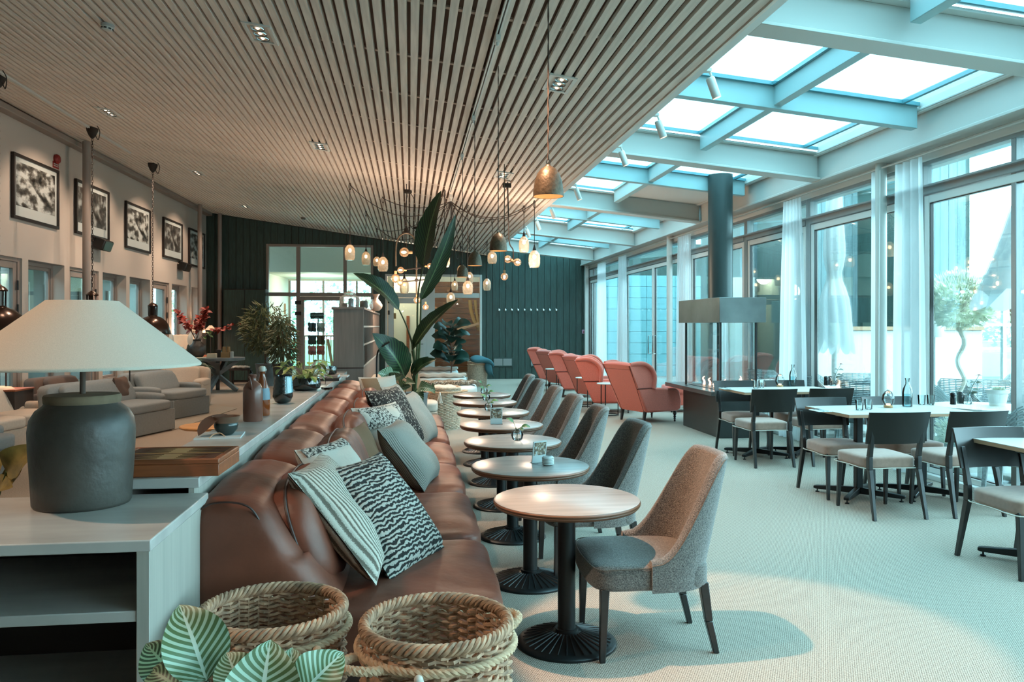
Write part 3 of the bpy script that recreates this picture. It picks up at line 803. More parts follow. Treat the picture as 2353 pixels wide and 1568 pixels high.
# passage outside the left windows; unseen roof added to block the sky light
b = MB(); b.box(-9.6, -7.4, 2, 30, 3.0, 3.1); struct(b.build('sky_blocker_left', M['dark_inside']))
b = MB(); b.box(-9.6, -9.4, -2, 30, 0, 4.4); wall_out = struct(b.build('wall_outside_left', M['dark_board']))
b = MB(); b.box(-12, -6.2, -3, 30, -.15, -.02); struct(b.build('ground_outside_left', M['deck']))
for k in range(9):
    y0 = 9.5+k*2.1
    b = MB(); fr_yz(b, y0, y0+1.1, .9, 2.6, .07, -9.4, -9.34); w = struct(b.build('window_%d' % (50+k), M['white_paint']))
    g = MB(); g.box(-9.38, -9.37, y0+.05, y0+1.05, .95, 2.55); g.build('pane', M['dark_glass'], w)
# wall near the camera (behind it) closes the room; warm plaster
b = MB(); b.box(-6.3, 2.25, YN-.2, YN, 0, 4.9); b.box(2.25, 5.3, YN-.2, YN, 0, 3.9); struct(b.build('wall_near', M['plaster']))
# posts in front of the left wall
for (px, ytop, dia) in ((199, 335, .125), (459.5, 475, .11), (505, 501, .11)):
    tpost = (zbm-HC)*F/(750-ytop)
    p = PT(px, 700, tpost)
    if p.y > 22.2: p = PY(px, 700, 22.2)
    b = MB(); b.cyl((0, 0, 0), dia/2, 0, zceil(p.x)-.02 if zceil(p.x) < 4.6 else 4.56, 20)
    struct(b.build('column', M['greige_paint'], loc=(p.x, p.y, 0), smooth=True))
# ================================================================== SOFT FORMS
def cube_sphere(n):
    """points and faces of a cube surface split n x n per side, points in [-1,1]^3"""
    vs = []; idx = {}; fs = []
    def gid(p):
        k = tuple(round(c*1000) for c in p)
        if k not in idx: idx[k] = len(vs); vs.append(p)
        return idx[k]
    for ax in range(3):
        for sg in (-1, 1):
            for i in range(n):
                for j in range(n):
                    q = []
                    for (a, c) in ((i, j), (i+1, j), (i+1, j+1), (i, j+1)):
                        p = [0, 0, 0]; p[ax] = sg; p[(ax+1) % 3] = 2*a/n-1; p[(ax+2) % 3] = 2*c/n-1; q.append(gid(tuple(p)))
                    fs.append(tuple(q if sg > 0 else q[::-1]))
    return vs, fs
CS10 = cube_sphere(10); CS16 = cube_sphere(16); CS6 = cube_sphere(6)
def soft_box(b, c, h, n=5, M=None, fn=None, cs=CS10):
    vs = []
    for p in cs[0]:
        nx = (abs(p[0])**n + abs(p[1])**n + abs(p[2])**n)**(1/n)
        q = [p[i]/nx for i in range(3)]
        v = [c[i]+q[i]*h[i] for i in range(3)]
        if fn: v = fn(q, v)
        vs.append(tuple(v))
    b.add(vs, cs[1], M); return b
def pillow_mesh(b, w, h, t, n=14, seed=0, pinch=.06):
    r = random.Random(seed); ph = [r.uniform(0, 6) for _ in range(4)]
    for sgn in (1, -1):
        def fn(u, v):
            x = 2*u-1; y = 2*v-1
            e = (max(0, (1-x**4))*max(0, (1-y**4)))**.55
            px = 1-pinch*(1-y*y)*abs(x)**2; py = 1-pinch*(1-x*x)*abs(y)**2
            wr = .012*math.sin(5*x+ph[0]+2*y)*math.sin(4*y+ph[1])*e
            return (x*w/2*px, y*h/2*py, sgn*(t/2*e+.002)+wr)
        if sgn > 0: b.grid(fn, n, n)
        else: b.grid(lambda u, v: fn(1-u, v), n, n)
    return b
def orient(o, c, wdir, up):
    w = Vector(wdir).normalized(); u = Vector(up); u = (u - w*u.dot(w)).normalized(); n = w.cross(u)
    m = Matrix((w, u, n)).transposed().to_4x4(); m.translation = Vector(c); o.matrix_world = m
def cushion(m, c, wdir, up, size, label, seed=0, parts=None, thick=.15):
    b = MB(); pillow_mesh(b, size[0], size[1], thick, seed=seed)
    o = b.build('cushion', M[m], smooth=True, ang=180); orient(o, c, wdir, up)
    tag(o, label, 'cushion', 'loose cushions on the leather sofa')
    if parts:
        for (x0, x1, y0, y1, mm) in parts:      # sewn-on bands that follow the face
            q = MB()
            def fn(u, v):
                x = x0+(x1-x0)*u; y = y0+(y1-y0)*v
                e = (max(0, (1-x**4))*max(0, (1-y**4)))**.55
                return (x*size[0]/2*(1-.06*(1-y*y)*x*x), y*size[1]/2*(1-.06*(1-x*x)*y*y), (thick/2*e+.006))
            q.grid(fn, 10, 10); q.build('band', M[mm], o, smooth=True)
    return o
# ================================================================== BISTRO TABLES
def make_bistro_table():
    t = thing('round_table', 'round oak table', 'table', (0, 0, 0))
    R = .3475; zt = .686
    b = MB(); b.lathe([(0.001, zt), (R-.012, zt), (R-.004, zt-.003), (R-.004, zt-.006)], 64, cap0=False, cap1=False); b.build('tabletop', M['table_oak'], t, smooth=True)
    b = MB(); b.lathe([(R-.004, zt-.005), (R, zt-.009), (R, zt-.014), (R-.006, zt-.018), (R-.002, zt-.023), (R-.012, zt-.034), (R-.05, zt-.04), (.001, zt-.04)], 64, cap0=False, cap1=True)
    b.build('edge_moulding', M['table_edge'], t, smooth=True, ang=60)
    b = MB(); b.cyl((0,0,0), .042, .055, zt-.045, 24); b.box(-.16, .16, -.035, .035, zt-.055, zt-.038); b.box(-.035, .035, -.16, .16, zt-.055, zt-.038)
    b.build('column', M['black_iron'], t, smooth=True)
    b = MB(); b.lathe([(.055, .075), (.055, .062), (.075, .058), (.14, .04), (.205, .022), (.228, .017), (.235, .010), (.235, 0)], 48, cap0=True); b.build('base', M['black_iron'], t, smooth=True)
    rb = MB(); rb.add([(.07,-.0035,.060),(.205,-.0035,.0235),(.21,-.0015,.026),(.07,-.0015,.0655),(.07,.0035,.060),(.205,.0035,.0235),(.21,.0015,.026),(.07,.0015,.0655)],
                      [(0,1,2,3),(7,6,5,4),(3,2,6,7),(1,5,6,2)])
    r0 = rb.build('rib', M['black_iron'], t)
    for k in range(32):
        o = r0 if k == 0 else r0.copy()
        if k: COL.objects.link(o); o.parent = t
        o.rotation_euler = (0, 0, 2*PI*k/32)
    return t
TBL = []
tb = [(1302, 1144.9), (1218.5, 1068.5), (1178, 1012.6), (1152.6, 974.6), (1133, 945.5), (1114, 922.5), (1107, 906.3)]
ord_ = ['nearest to the sofa end by the wicker baskets', 'second from the baskets, with a picture card and tea-light glass', 'third from the baskets, with a green sprig in a bulb vase',
        'fourth from the baskets, with an upright picture card', 'fifth from the baskets, with a bulb vase behind the card', 'sixth from the baskets, nearly bare', 'farthest one, beside the tall tasselled basket']
bt0 = make_bistro_table()
for i, (px, py) in enumerate(tb):
    p = G(px, py, .686); TBL.append(p)
    lb = 'round oak pedestal table, '+ord_[i]
    if i == 0: bt0.location = (p.x, p.y, 0); bt0['label'] = lb; bt0['group'] = 'round tables along the leather sofa'
    else: dup(bt0, (p.x, p.y, 0), 0, lb, 'round tables along the leather sofa')
# ================================================================== TUB CHAIRS
def make_tub_chair():
    t = thing('tub_chair', '', 'chair', (0, 0, 0))
    # seat: rounded front, facing -x
    def seat_fn(q, v):
        x, y, z = v
        if z > .41: z = .41+(z-.41)*(1.0)
        y *= 1-.16*max(0, (x+.0))/.26*.6
        if q[0] < -.2: x -= .02*(1-q[1]**2)
        return [x, y, z]
    b = MB(); soft_box(b, (-.01, 0, .375), (.27, .272, .065), 7, fn=seat_fn, cs=CS16); b.build('seat', M['tweed'], t, smooth=True, ang=180)
    XS, XBK, WY = -.03, .265, .285
    def plan(phi):
        a = phi*PI/2; c = math.cos(a); s_ = math.sin(a)
        return XS+(XBK-XS)*(abs(c)**.66), WY*(1 if s_ >= 0 else -1)*abs(s_)**.66, c, s_
    def hgt(phi):
        k = min(1, (1-abs(phi))/.62); return .455+(.905-.455)*(k*k*(3-2*k))**.9
    def pt(phi, z, off):
        x, y, c, s_ = plan(phi)
        zz = max(0, z-.36)
        x += .24*zz*(c**.5 if c > 0 else 0)
        y *= 1-.16*max(0, z-.46)*(1-.3*abs(c))
        nx, ny = c*.9+.02, s_; l = math.hypot(nx, ny) or 1
        return (x-nx/l*off, y-ny/l*off, z)
    T = .05; prof = []
    def sec(phi, k):            # k 0..1 : outer bottom -> top -> inner bottom
        h = hgt(phi); hr = h-T/2
        if k < .42: return pt(phi, .315+(hr-.315)*k/.42, 0)
        if k < .58:
            a = (k-.42)/.16*PI; return pt(phi, hr+math.sin(a)*T/2*1.05, T/2*(1-math.cos(a)))
        return pt(phi, hr-(hr-.40)*(k-.58)/.42, T)
    b = MB()
    b.grid(lambda u, v: sec(-1+2*u, v), 44, 30)
    # end caps
    for ph in (-1, 1):
        pts = [sec(ph, k/30) for k in range(31)]
        n = b.add(pts, []); b.f.append(tuple(range(n, n+31)) if ph < 0 else tuple(range(n+30, n-1, -1)))
    sh = b.build('backrest', M['tweed'], t, smooth=True, ang=60)
    # piping along the rim and down the front seam
    b = MB(); b.tube([sec(-1+2*i/60, .43) for i in range(61)], .0035, 5); b.build('piping', M['tweed_in'], sh, smooth=True)
    b = MB(); b.tube(catmull([(.0,-.272,.425),(-.2,-.275,.422),(-.272,-.24,.42),(-.30,0,.425),(-.272,.24,.42),(-.2,.275,.422),(.0,.272,.425)], 6), .0035, 5); b.build('seat_piping', M['tweed_in'], t, smooth=True)
    for sgn in (-1, 1):
        b = MB(); b.taper((-.245, sgn*.235, 0), (.026, .026), (-.235, sgn*.235, .33), (.04, .04)); b.build('leg', M['black_wood'], t, bevel=.003, seg=1)
        b = MB(); b.taper((.298, sgn*.185, 0), (.026, .026), (.262, sgn*.185, .15), (.034, .032)); b.taper((.262, sgn*.185, .15), (.034, .032), (.236, sgn*.185, .33), (.042, .04)); b.build('leg', M['black_wood'], t, bevel=.003, seg=1)
    return t
tc0 = make_tub_chair()
tcp = [(1684, 1040), (1535, 985), (1438, 948), (1368, 918), (1316, 896), (1275, 880), (1249, 868)]
nth = ['nearest the camera, its seat half in warm light', 'second from the camera, right of the table with the tea-light glass', 'third from the camera, right of the table with the sprig',
       'fourth from the camera, right of the upright picture card', 'fifth from the camera along the row of round tables', 'sixth from the camera, last but one of its row', 'farthest of its row, in front of the far red armchairs']
for i, (px, py) in enumerate(tcp):
    t_ = (HC-.915)*F/(py-HZ); d = ray(px, py); xe = d.x*t_
    yc = TBL[i].y+.1+(.1 if i == 0 else .12)
    loc = (1.10, 3.70, 0) if i == 0 else (xe-.375, yc+.0, 0)
    lb = 'grey tweed tub chair, '+nth[i]
    rz_ = [-.02, .03, -.03, .02, 0, .03, -.02][i]
    if i == 0: tc0.location = loc; tc0.rotation_euler = (0, 0, rz_); tc0['label'] = lb; tc0['group'] = 'tub chairs along the round tables'
    else: dup(tc0, loc, rz_, lb, 'tub chairs along the round tables')
# ================================================================== LEATHER SOFA
SY = [2.97, 3.97, 5.10, 6.14, 7.24, 8.38, 9.55]
sofa = thing('leather_sofa', 'long brown leather sofa of six joined sections below the marble ledge', 'sofa', (0, 0, 0))
rs = random.Random(3)
for i in range(6):
    y0, y1 = SY[i], SY[i+1]; yc = (y0+y1)/2; hy = (y1-y0)/2+.004; ph = rs.uniform(0, 6)
    def sfn(q, v):
        x, y, z = v
        if q[2] > 0:
            e = (1-q[1]**6)*(1-max(0, q[0])**8)
            z += .012*math.sin(9*x+3*math.sin(2.4*y+ph)+ph)*e*max(0, q[0]+.6)*.8
            z += .010*math.sin(26*y+5*x+ph)*abs(q[1])**3
        if q[0] > .6: x += .004*math.sin(15*y+ph)*(1-q[1]**2)
        return [x, y, z]
    b = MB(); soft_box(b, (-.17, yc, .345), (.54, hy, .115), 8, fn=sfn, cs=cube_sphere(24)); b.build('seat_cushion', M['leather'], sofa, smooth=True, ang=180)
    def bfn(q, v):
        x, y, z = v
        if q[0] > -.2: x += .17*(1-q[2])*(q[0]+.2)/1.2*(1 if q[2] < .9 else .5)
        if q[2] > .2: z += .006*math.sin(11*y+ph)*(1-q[1]**4); z -= .03*max(0, q[0])
        return [x, y, z]
    b = MB(); soft_box(b, (-.655, yc, .615), (.125, hy, .262), 8, fn=bfn, cs=cube_sphere(18)); b.build('back_cushion', M['leather'], sofa, smooth=True, ang=180)
b = MB(); b.box(-.74, .28, SY[0]+.03, SY[-1]-.03, .06, .26); b.build('base', M['leather_dark'], sofa, bevel=.02)
for yy in (SY[0]+.12, 4.4, 6.1, 7.8, SY[-1]-.12):
    for xx in (-.65, .2):
        b = MB(); b.cyl((xx, yy, 0), .03, 0, .07, 12); b.build('foot', M['black_iron'], sofa, smooth=True)
# stitched seam round the near end of the backrest
b = MB(); zsm = [( -.765, .83), (-.70, .862), (-.60, .855), (-.545, .80), (-.47, .62), (-.42, .46)]
b.tube(catmull([(x, SY[0]+.012, z) for (x, z) in zsm], 5), .004, 5); b.build('seam', M['leather_dark'], sofa, smooth=True)
# leather back pillows
def leather_pillow(yc, L, xo, zc, lean, label, seed, h=.46, th=.24):
    b = MB()
    def fn(q, v):
        x, y, z = v
        r = random.Random(seed).uniform(0, 6)
        y_ = y; k = 1-.12*abs(q[1])**3
        x = x*k+.008*math.sin(30*y+r+8*z)*(1-abs(q[1])**4)
        z = z*(1-.05*abs(q[1])**3)
        return [x, y, z]
    soft_box(b, (0, 0, 0), (th/2, L/2, h/2), 3.2, fn=fn, cs=cube_sphere(22))
    o = b.build('leather_cushion', M['leather'], smooth=True, ang=180)
    o.matrix_world = Matrix.Translation((xo, yc, zc)) @ Matrix.Rotation(-lean, 4, 'Y')
    tag(o, label, 'cushion', 'leather back cushions on the sofa')
    b = MB(); pts = []
    for k in range(40):
        a = 2*PI*k/40; cy, sz = math.cos(a), math.sin(a); nn = (abs(cy)**3.2+abs(sz)**3.2)**(1/3.2)
        pts.append((0, cy/nn*(L/2+.003), sz/nn*(h/2+.003)))
    b.tube(pts, .006, 6, closed=True); b.build('piping', M['leather_dark'], o, smooth=True)
    return o
leather_pillow(3.52, .84, -.42, .655, .34, 'brown leather back cushion at the near end of the sofa, behind the striped knitted cushion', 1)
leather_pillow(4.62, 1.05, -.36, .67, .34, 'brown leather back cushion just beyond the black-and-white zebra cushion', 2)
leather_pillow(5.72, .95, -.37, .67, .34, 'brown leather back cushion behind the tan suede cushion', 3)
leather_pillow(6.75, .98, -.37, .665, .34, 'brown leather back cushion behind the black speckled cushion', 4)
leather_pillow(7.85, .98, -.37, .665, .34, 'brown leather back cushion near the far end of the sofa', 5)
# loose cushions
cushion('stripe_knit', (-.27, 3.45, .70), (.13, .99, 0), (-.60, .1, .77), (.52, .56), 'cream knitted cushion with dark dotted stripes at the near end of the sofa', 1)
cushion('zebra_knit', (-.11, 3.60, .67), (.46, .88, 0), (-.62, .12, .75), (.52, .56), 'black and white zebra-patterned knitted cushion leaning on the striped one', 2, thick=.16)
cushion('cushion_cream', (-.34, 4.02, .73), (.42, .90, 0), (-.55, .1, .8), (.44, .44), 'cream cushion with a black speckled band, its corner showing behind the zebra cushion', 3, parts=[(-.95, .95, -.2, .15, 'speckle_knit'), (-.95, .95, .7, .95, 'speckle_knit')])
cushion('grey_weave', (.0, 5.42, .64), (.20, .97, 0), (-.62, -.03, .78), (.58, .50), 'big grey woven cushion in the middle of the sofa', 4, thick=.19)
cushion('suede', (-.245, 4.98, .67), (.25, .96, 0), (-.45, 0, .9), (.42, .48), 'tan suede cushion seen edge-on in front of the cream leopard cushion', 5, thick=.07)
cushion('cushion_cream', (-.17, 5.85, .70), (.55, .83, 0), (-.50, 0, .86), (.55, .50), 'cream cushion with a black leopard-knit top band', 6, parts=[(-.9, .9, .22, .93, 'speckle_knit'), (-.9, .9, -.93, -.55, 'cushion_tan')])
cushion('dark_knit', (-.12, 6.75, .73), (.45, .89, 0), (-.52, .0, .85), (.56, .56), 'black speckled knitted cushion leaning behind the leopard cushion', 7, thick=.17)
cushion('grey_weave', (.08, 7.35, .665), (.25, .97, 0), (-.50, .0, .86), (.52, .50), 'narrow brown-grey woven cushion beyond the black speckled cushion', 8)
cushion('cushion_knit', (-.10, 8.0, .70), (.3, .95, 0), (-.5, 0, .86), (.48, .48), 'pale grey knitted cushion behind the narrow woven cushion', 9)
cushion('cushion_cream', (-.30, 8.55, .74), (.75, .66, 0), (-.35, .1, .93), (.5, .48), 'cream and tan cushion at the far end of the sofa', 10, parts=[(-.95, -.2, -.9, .9, 'cushion_tan')])
# ================================================================== MARBLE CABINET AND LEDGE
cab = thing('console_cabinet', 'marble-topped open cabinet with pale oak sides at the near sofa end, lamp on top', 'cabinet', (0, 0, 0))
x0, x1, y0, y1 = -1.50, -.738, 2.40, 3.06
b = MB(); b.box(x0, x1, y0, y1, .852, .886); b.build('marble_top', M['marble'], cab, bevel=.004)
b = MB(); b.box(x1-.045, x1-.008, y0+.015, y1, 0, .852); b.build('side_panel', M['pale_oak'], cab, bevel=.002, seg=1)
b = MB(); b.box(x0+.01, x0+.045, y0+.015, y1, 0, .852); b.build('side_panel', M['pale_oak'], cab, bevel=.002, seg=1)
b = MB(); b.box(x0+.045, x1-.045, y0+.02, y1-.03, .645, .677); plab(b.build('shelf', M['marble'], cab, bevel=.003), 'marble middle shelf')
b = MB(); b.box(x0+.045, x1-.045, y0+.02, y1-.03, .30, .332); b.build('shelf', M['marble'], cab, bevel=.003)
b = MB(); b.box(x0+.045, x1-.045, y1-.03, y1-.01, 0, .852); b.build('back_panel', M['dark_inside'], cab)
b = MB(); b.box(x0+.045, x1-.045, y0+.05, y1-.03, 0, .08); b.build('plinth', M['dark_inside'], cab)
led = thing('marble_ledge', 'long marble-topped ledge running behind the leather sofa', 'ledge', (0, 0, 0))
b = MB(); b.box(-1.06, -.772, 3.065, 10.05, .902, .94); b.build('marble_top', M['marble'], led, bevel=.004)
b = MB(); b.box(-.81, -.79, 3.065, 10.05, 0, .902); b.build('front_panel', M['pale_oak'], led)
b = MB(); b.box(-1.04, -1.02, 3.065, 10.05, 0, .902); b.build('rear_panel', M['grey_oak'], led)
b = MB(); b.box(-1.02, -.80, 10.02, 10.04, 0, .902); b.build('end_panel', M['pale_oak'], led)
# ================================================================== BIG TABLE LAMP
lp = PT(190, 1100, 2.76); lamp = thing('table_lamp', 'big table lamp with dark stoneware jar base and wide cone linen shade', 'lamp', (lp.x, lp.y, .886))
b = MB(); b.lathe([(.001, 0), (.150, 0), (.155, .01), (.160, .10), (.166, .20), (.168, .255), (.162, .295), (.145, .325), (.122, .343), (.118, .350)], 48, cap0=False, cap1=False); b.build('jar', M['clay'], lamp, smooth=True, ang=70)
b = MB(); b.lathe([(.118, .349), (.120, .352), (.122, .372), (.118, .378), (.02, .380), (.001, .381)], 48, cap0=False, cap1=False); b.build('jar_rim', M['clay_top'], lamp, smooth=True)
b = MB(); b.cyl((0,0,0), .0095, .38, .60, 12); b.build('stem', M['cord_brown'], lamp, smooth=True)
b = MB(); b.lathe([(.383, .475), (.385, .48), (.380, .487), (.116, .700), (.114, .702), (.112, .700), (.376, .482), (.383, .475)], 64, cap0=False, cap1=False); b.build('lamp_shade', M['linen_shade'], lamp, smooth=True, ang=80)
b = MB()
for k in range(3):
    a = 2*PI*k/3; b.tube([(0, 0, .66), (.112*math.cos(a), .112*math.sin(a), .698)], .002, 4)
b.cyl((0,0,0), .018, .56, .63, 12); b.build('lamp_holder', M['black_iron'], lamp)
# ================================================================== BACKGAMMON TRAY
bg_ = thing('backgammon_tray', 'open wooden backgammon tray lying on the marble ledge beside the lamp', 'board game', (-.91, 3.26, .94), -.02)
W2, D2, H = .205, .165, .0645
b = MB(); b.box(-W2, W2, -D2, D2, 0, .045); b.build('box_body', M['walnut'], bg_, bevel=.003)
for (a, c, d, e) in ((-W2, W2, -D2, -D2+.022), (-W2, W2, D2-.022, D2), (-W2, -W2+.022, -D2+.022, D2-.022), (W2-.022, W2, -D2+.022, D2-.022)):
    b = MB(); b.box(a, c, d, e, .045, H); b.build('rim', M['walnut'], bg_, bevel=.004)
b = MB(); b.box(-W2+.022, W2-.022, -.012, .012, .045, H-.004); b.build('divider', M['walnut'], bg_, bevel=.003)
for half in (-1, 1):
    b = MB(); b.box(-W2+.024, W2-.024, *(sorted((half*.014, half*(D2-.024)))), .045, .0615); b.build('playing_field', M['board_light'], bg_)
pt_ = MB(); pt_.prism([(0, -.013), (.145, 0), (0, .013)], 'z', 0, .0015)
first = None
for half in (-1, 1):
    for k in range(5):
        for sgn in (-1, 1):
            o = first.copy() if first else pt_.build('point', M['board_dark'], bg_)
            if first: COL.objects.link(o); o.parent = bg_
            first = first or o
            o.location = (-sgn*(W2-.026), half*(.03+k*.0265), .0615); o.rotation_euler = (0, 0, 0 if sgn > 0 else PI)
# ================================================================== WICKER BASKETS
def make_basket(name, R=.215, RB=.20, H=.60, rows=40, n=40, ang=0.0, tube_r=.0068, fine=True, m='wicker'):
    t = thing(name, '', 'basket')
    b = MB(); k = 4 if fine else 2
    for j in range(rows):
        z = .03+(H-.05)*j/(rows-1); r = RB+(R-RB)*z/H+.010*math.sin(PI*z/H)
        pts = []
        for i in range(n*k//2):
            a = 2*PI*i/(n*k//2); d = .0075*math.cos(n/2*a+(PI if j % 2 else 0)); pts.append(((r+d)*math.cos(a), (r+d)*math.sin(a), z+.0035*math.sin(n/2*a)))
        b.tube(pts, [tube_r*(1+.15*math.sin(9*i)) for i in range(len(pts))], 5, closed=True)
    plab(b.build('weave', M[m], t, smooth=True, kind='stuff'), 'woven wicker rows')
    st = MB(); st.tube([(RB, 0, .01), (RB+(R-RB)*.5+.012, 0, H/2), (R, 0, H-.01)], .005, 5); s0 = st.build('stake', M[m], t, smooth=True)
    for i in range(n):
        o = s0 if i == 0 else s0.copy()
        if i: COL.objects.link(o); o.parent = t
        o.rotation_euler = (0, 0, 2*PI*(i+.5)/n)
    b = MB(); b.cyl((0,0,0), RB, 0, .02, 32); b.build('bottom', M[m], t)
    for q in range(4):          # plaited rim: four strands winding round each other
        pts = []; N = 200
        for i in range(N):
            a = 2*PI*i/N; f = 17*a+q*PI/2
            pts.append(((R+.002+.011*math.cos(f))*math.cos(a), (R+.002+.011*math.cos(f))*math.sin(a), H+.0+.013*math.sin(f)))
        r_ = MB(); r_.tube(pts, .0078, 6, closed=True); r_.build('rim_strand', M[m], t, smooth=True)
    def rope(cpts, closed, turns, name_='rope', rr=.008, par=t):
        for q in range(3):
            pts = []; N = len(cpts)
            for i, c in enumerate(cpts):
                d = (cpts[(i+1) % N]-cpts[i-1]) if closed else (cpts[min(i+1, N-1)]-cpts[max(i-1, 0)])
                d.normalize(); s1 = d.cross(Vector((0, 0, 1))); s1 = s1.normalized() if s1.length > .05 else Vector((1, 0, 0)); s2 = d.cross(s1)
                f = 2*PI*(turns*i/N+q/3); pts.append(c+s1*rr*.75*math.cos(f)+s2*rr*.75*math.sin(f))
            g = MB(); g.tube(pts, rr, 6, closed=closed); g.build(name_, M['rope'], par, smooth=True)
    N = 160; ring = [Vector(((R+.02)*math.cos(2*PI*i/N), (R+.02)*math.sin(2*PI*i/N), H-.055)) for i in range(N)]
    rope(ring, True, 26)
    for sgn in (0, PI):
        a0 = ang+sgn; c, s_ = math.cos(a0), math.sin(a0)
        def hp(u, o, z): return Vector(((R+.02+o)*c-u*s_, (R+.02+o)*s_+u*c, z))
        path = catmull([hp(-.065, -.01, H-.06), hp(-.058, .03, H-.055), hp(-.034, .07, H-.05), hp(0, .085, H-.05), hp(.034, .07, H-.05), hp(.058, .03, H-.055), hp(.065, -.01, H-.06)], 7)
        rope(path, False, 8, 'handle', .0085)
    return t
def make_tassel(par, a, R, H):
    g = MB()
    for k in range(26):
        th = rnd(0, 2*PI); rr = rnd(0, .028)
        x = (R+.045)*math.cos(a); y = (R+.045)*math.sin(a)
        ex, ey = math.cos(th)*rr, math.sin(th)*rr
        g.tube([(x+ex*.3, y+ey*.3, H-.06), (x+ex*.8, y+ey*.8, H-.11), (x+ex*1.7, y+ey*1.7, H-.19-rnd(0, .02))], .005, 4)
    g.sphere(((R+.045)*math.cos(a), (R+.045)*math.sin(a), H-.06), .013, 10, 6)
    return plab(g.build('tassel', M['cotton'], par, smooth=True), 'cream cotton tassel')
bk1 = make_basket('wicker_basket', ang=-1.15); p = PT(628, 1385, 2.53)
bk1.location = (p.x, p.y, 0); bk1['label'] = 'empty round wicker basket with rope handles, nearer the cabinet side panel and the striped plant'; bk1['group'] = 'wicker baskets at the sofa end'
p = PT(1003, 1425, 2.42)
bk2 = dup(bk1, (p.x, p.y, 0), 1.75, 'empty round wicker basket with rope handles, in front of the leather sofa seat', 'wicker baskets at the sofa end')
make_tassel(bk2, -PI/2-1.75-.22, .215, .60)
bk3 = make_basket('wicker_basket', R=.235, RB=.22, rows=30, n=36, fine=False, tube_r=.009, m='wicker_grey'); p = G(1020, 985)
bk3.location = (p.x, p.y, 0); bk3['label'] = 'tall pale wicker basket with a cream tassel, beyond the leather sofa'
make_tassel(bk3, -PI/2-.25, .235, .60)
bl = MB(); soft_box(bl, (0, 0, .58), (.20, .20, .05), 3, fn=lambda q, v: [v[0], v[1], v[2]+.02*math.sin(20*v[0])*math.cos(17*v[1])]); o = bl.build('blanket', M['cushion_cream'], smooth=True, ang=180, loc=(p.x, p.y, 0)); tag(o, 'folded cream blanket inside the tall tasselled basket', 'blanket')
p = PT(1097, 850, 20.0); bk4 = dup(bk3, (p.x, p.y, 0), 1.0, 'wicker basket with a teal blanket thrown over it, by the dark board wall')
for c in list(bk4.children):
    if c.name.startswith('tassel'): bpy.data.objects.remove(c)
def tfn(q, v):
    x, y, z = v; return [x+.04*math.sin(9*z), y, z+.05*math.sin(7*x+2)*math.cos(6*y)-(.14*max(0, q[0])**2)]
bl = MB(); soft_box(bl, (.12, -.1, .66), (.30, .26, .07), 3, fn=tfn, cs=CS16); soft_box(bl, (.30, -.22, .45), (.10, .08, .16), 3, fn=tfn); o = bl.build('blanket', M['teal_cloth'], smooth=True, ang=180, loc=(p.x, p.y, 0)); tag(o, 'teal blanket draped over the far wicker basket', 'blanket')
# ================================================================== LEAVES
def leaf(b, base, tip, w, nrm, arch=.1, fold=.12, n=10, m=4, shape=.8, tear=0, wave=0, uv=True):
    base = Vector(base); tip = Vector(tip); d = tip-base; L = d.length; D = d.normalized()
    N = Vector(nrm); N = N-D*N.dot(D)
    if N.length < 1e-4: N = D.orthogonal()
    N.normalize(); S = D.cross(N)
    def fn(u, v):
        x = 2*v-1; ww = w/2*max(.0, math.sin(PI*min(1, u**shape)))**.75
        if tear: ww *= 1-.10*abs(math.sin(7*PI*u))*abs(x)
        c = base+d*u+N*(arch*L*math.sin(PI*u))
        return tuple(c+S*x*ww+N*(fold*ww*(abs(x)**1.3)*2+wave*ww*math.sin(9*u+2*x)*abs(x)))
    return b.grid(fn, n, m, uv=uv)
CAM = Vector((0, 0, HC))
def tocam(p): return (CAM-Vector(p)).normalized()
# ---- striped calathea in the foreground
p0 = PT(520, 1700, 1.86)
cal = thing('striped_plant', 'striped-leaf potted plant in front of the nearer wicker basket', 'plant', (p0.x, p0.y, 0))
def addleaves(root, pot_top, specs, matname, stem='stem_green', t=1.86, stem_r=.005):
    o = root.location
    for i, (bx, by, tx, ty, w, tt, t2, ar) in enumerate(specs):
        A = PT(bx, by, tt)-o; B = PT(tx, ty, t2)-o
        b = MB(); leaf(b, A, B, w, tocam(A+o)+Vector((0, 0, .35)), ar, .20, 16, 8, shape=.72, wave=.12); lf = b.build('leaf', M[matname if isinstance(matname, str) else matname[i % len(matname)]], root, smooth=True, ang=180)
        s_ = MB(); s_.tube(catmull([(rnd(-.03, .03), rnd(-.03, .03), pot_top), (A.x*.5, A.y*.5, (pot_top+A.z)/2+.03), tuple(A)], 5), stem_r, 6); s_.build('stem', M[stem], root, smooth=True)
def pot(root, R, H, m, soil=True, rim=.012):
    b = MB(); b.lathe([(R*.8, 0), (R, H-.02), (R+rim, H-.02), (R+rim, H), (R-.01, H), (R-.015, H-.05), (.001, H-.05)], 32, cap1=False); b.build('pot', M[m], root, smooth=True)
    b = MB(); b.cyl((0,0,0), R-.016, H-.06, H-.045, 24); b.build('soil', M['soil'], root)
pot(cal, .15, .42, 'pot_dark')
addleaves(cal, .40, [(474, 1566, 412, 1390, .150, 1.86, 1.92, .16), (596, 1650, 622, 1470, .165, 1.78, 1.84, .14), (690, 1600, 790, 1500, .12, 1.88, 1.95, .1), (560, 1600, 520, 1500, .10, 1.80, 1.86, .1), (660, 1610, 672, 1488, .10, 1.9, 1.96, .1)], 'calathea')
addleaves(cal, .40, [(400, 1560, 335, 1480, .12, 1.98, 2.0, .1), (430, 1600, 345, 1540, .12, 1.9, 1.96, .1), (560, 1650, 470, 1600, .16, 1.8, 1.86, .1)], 'calathea_dark')
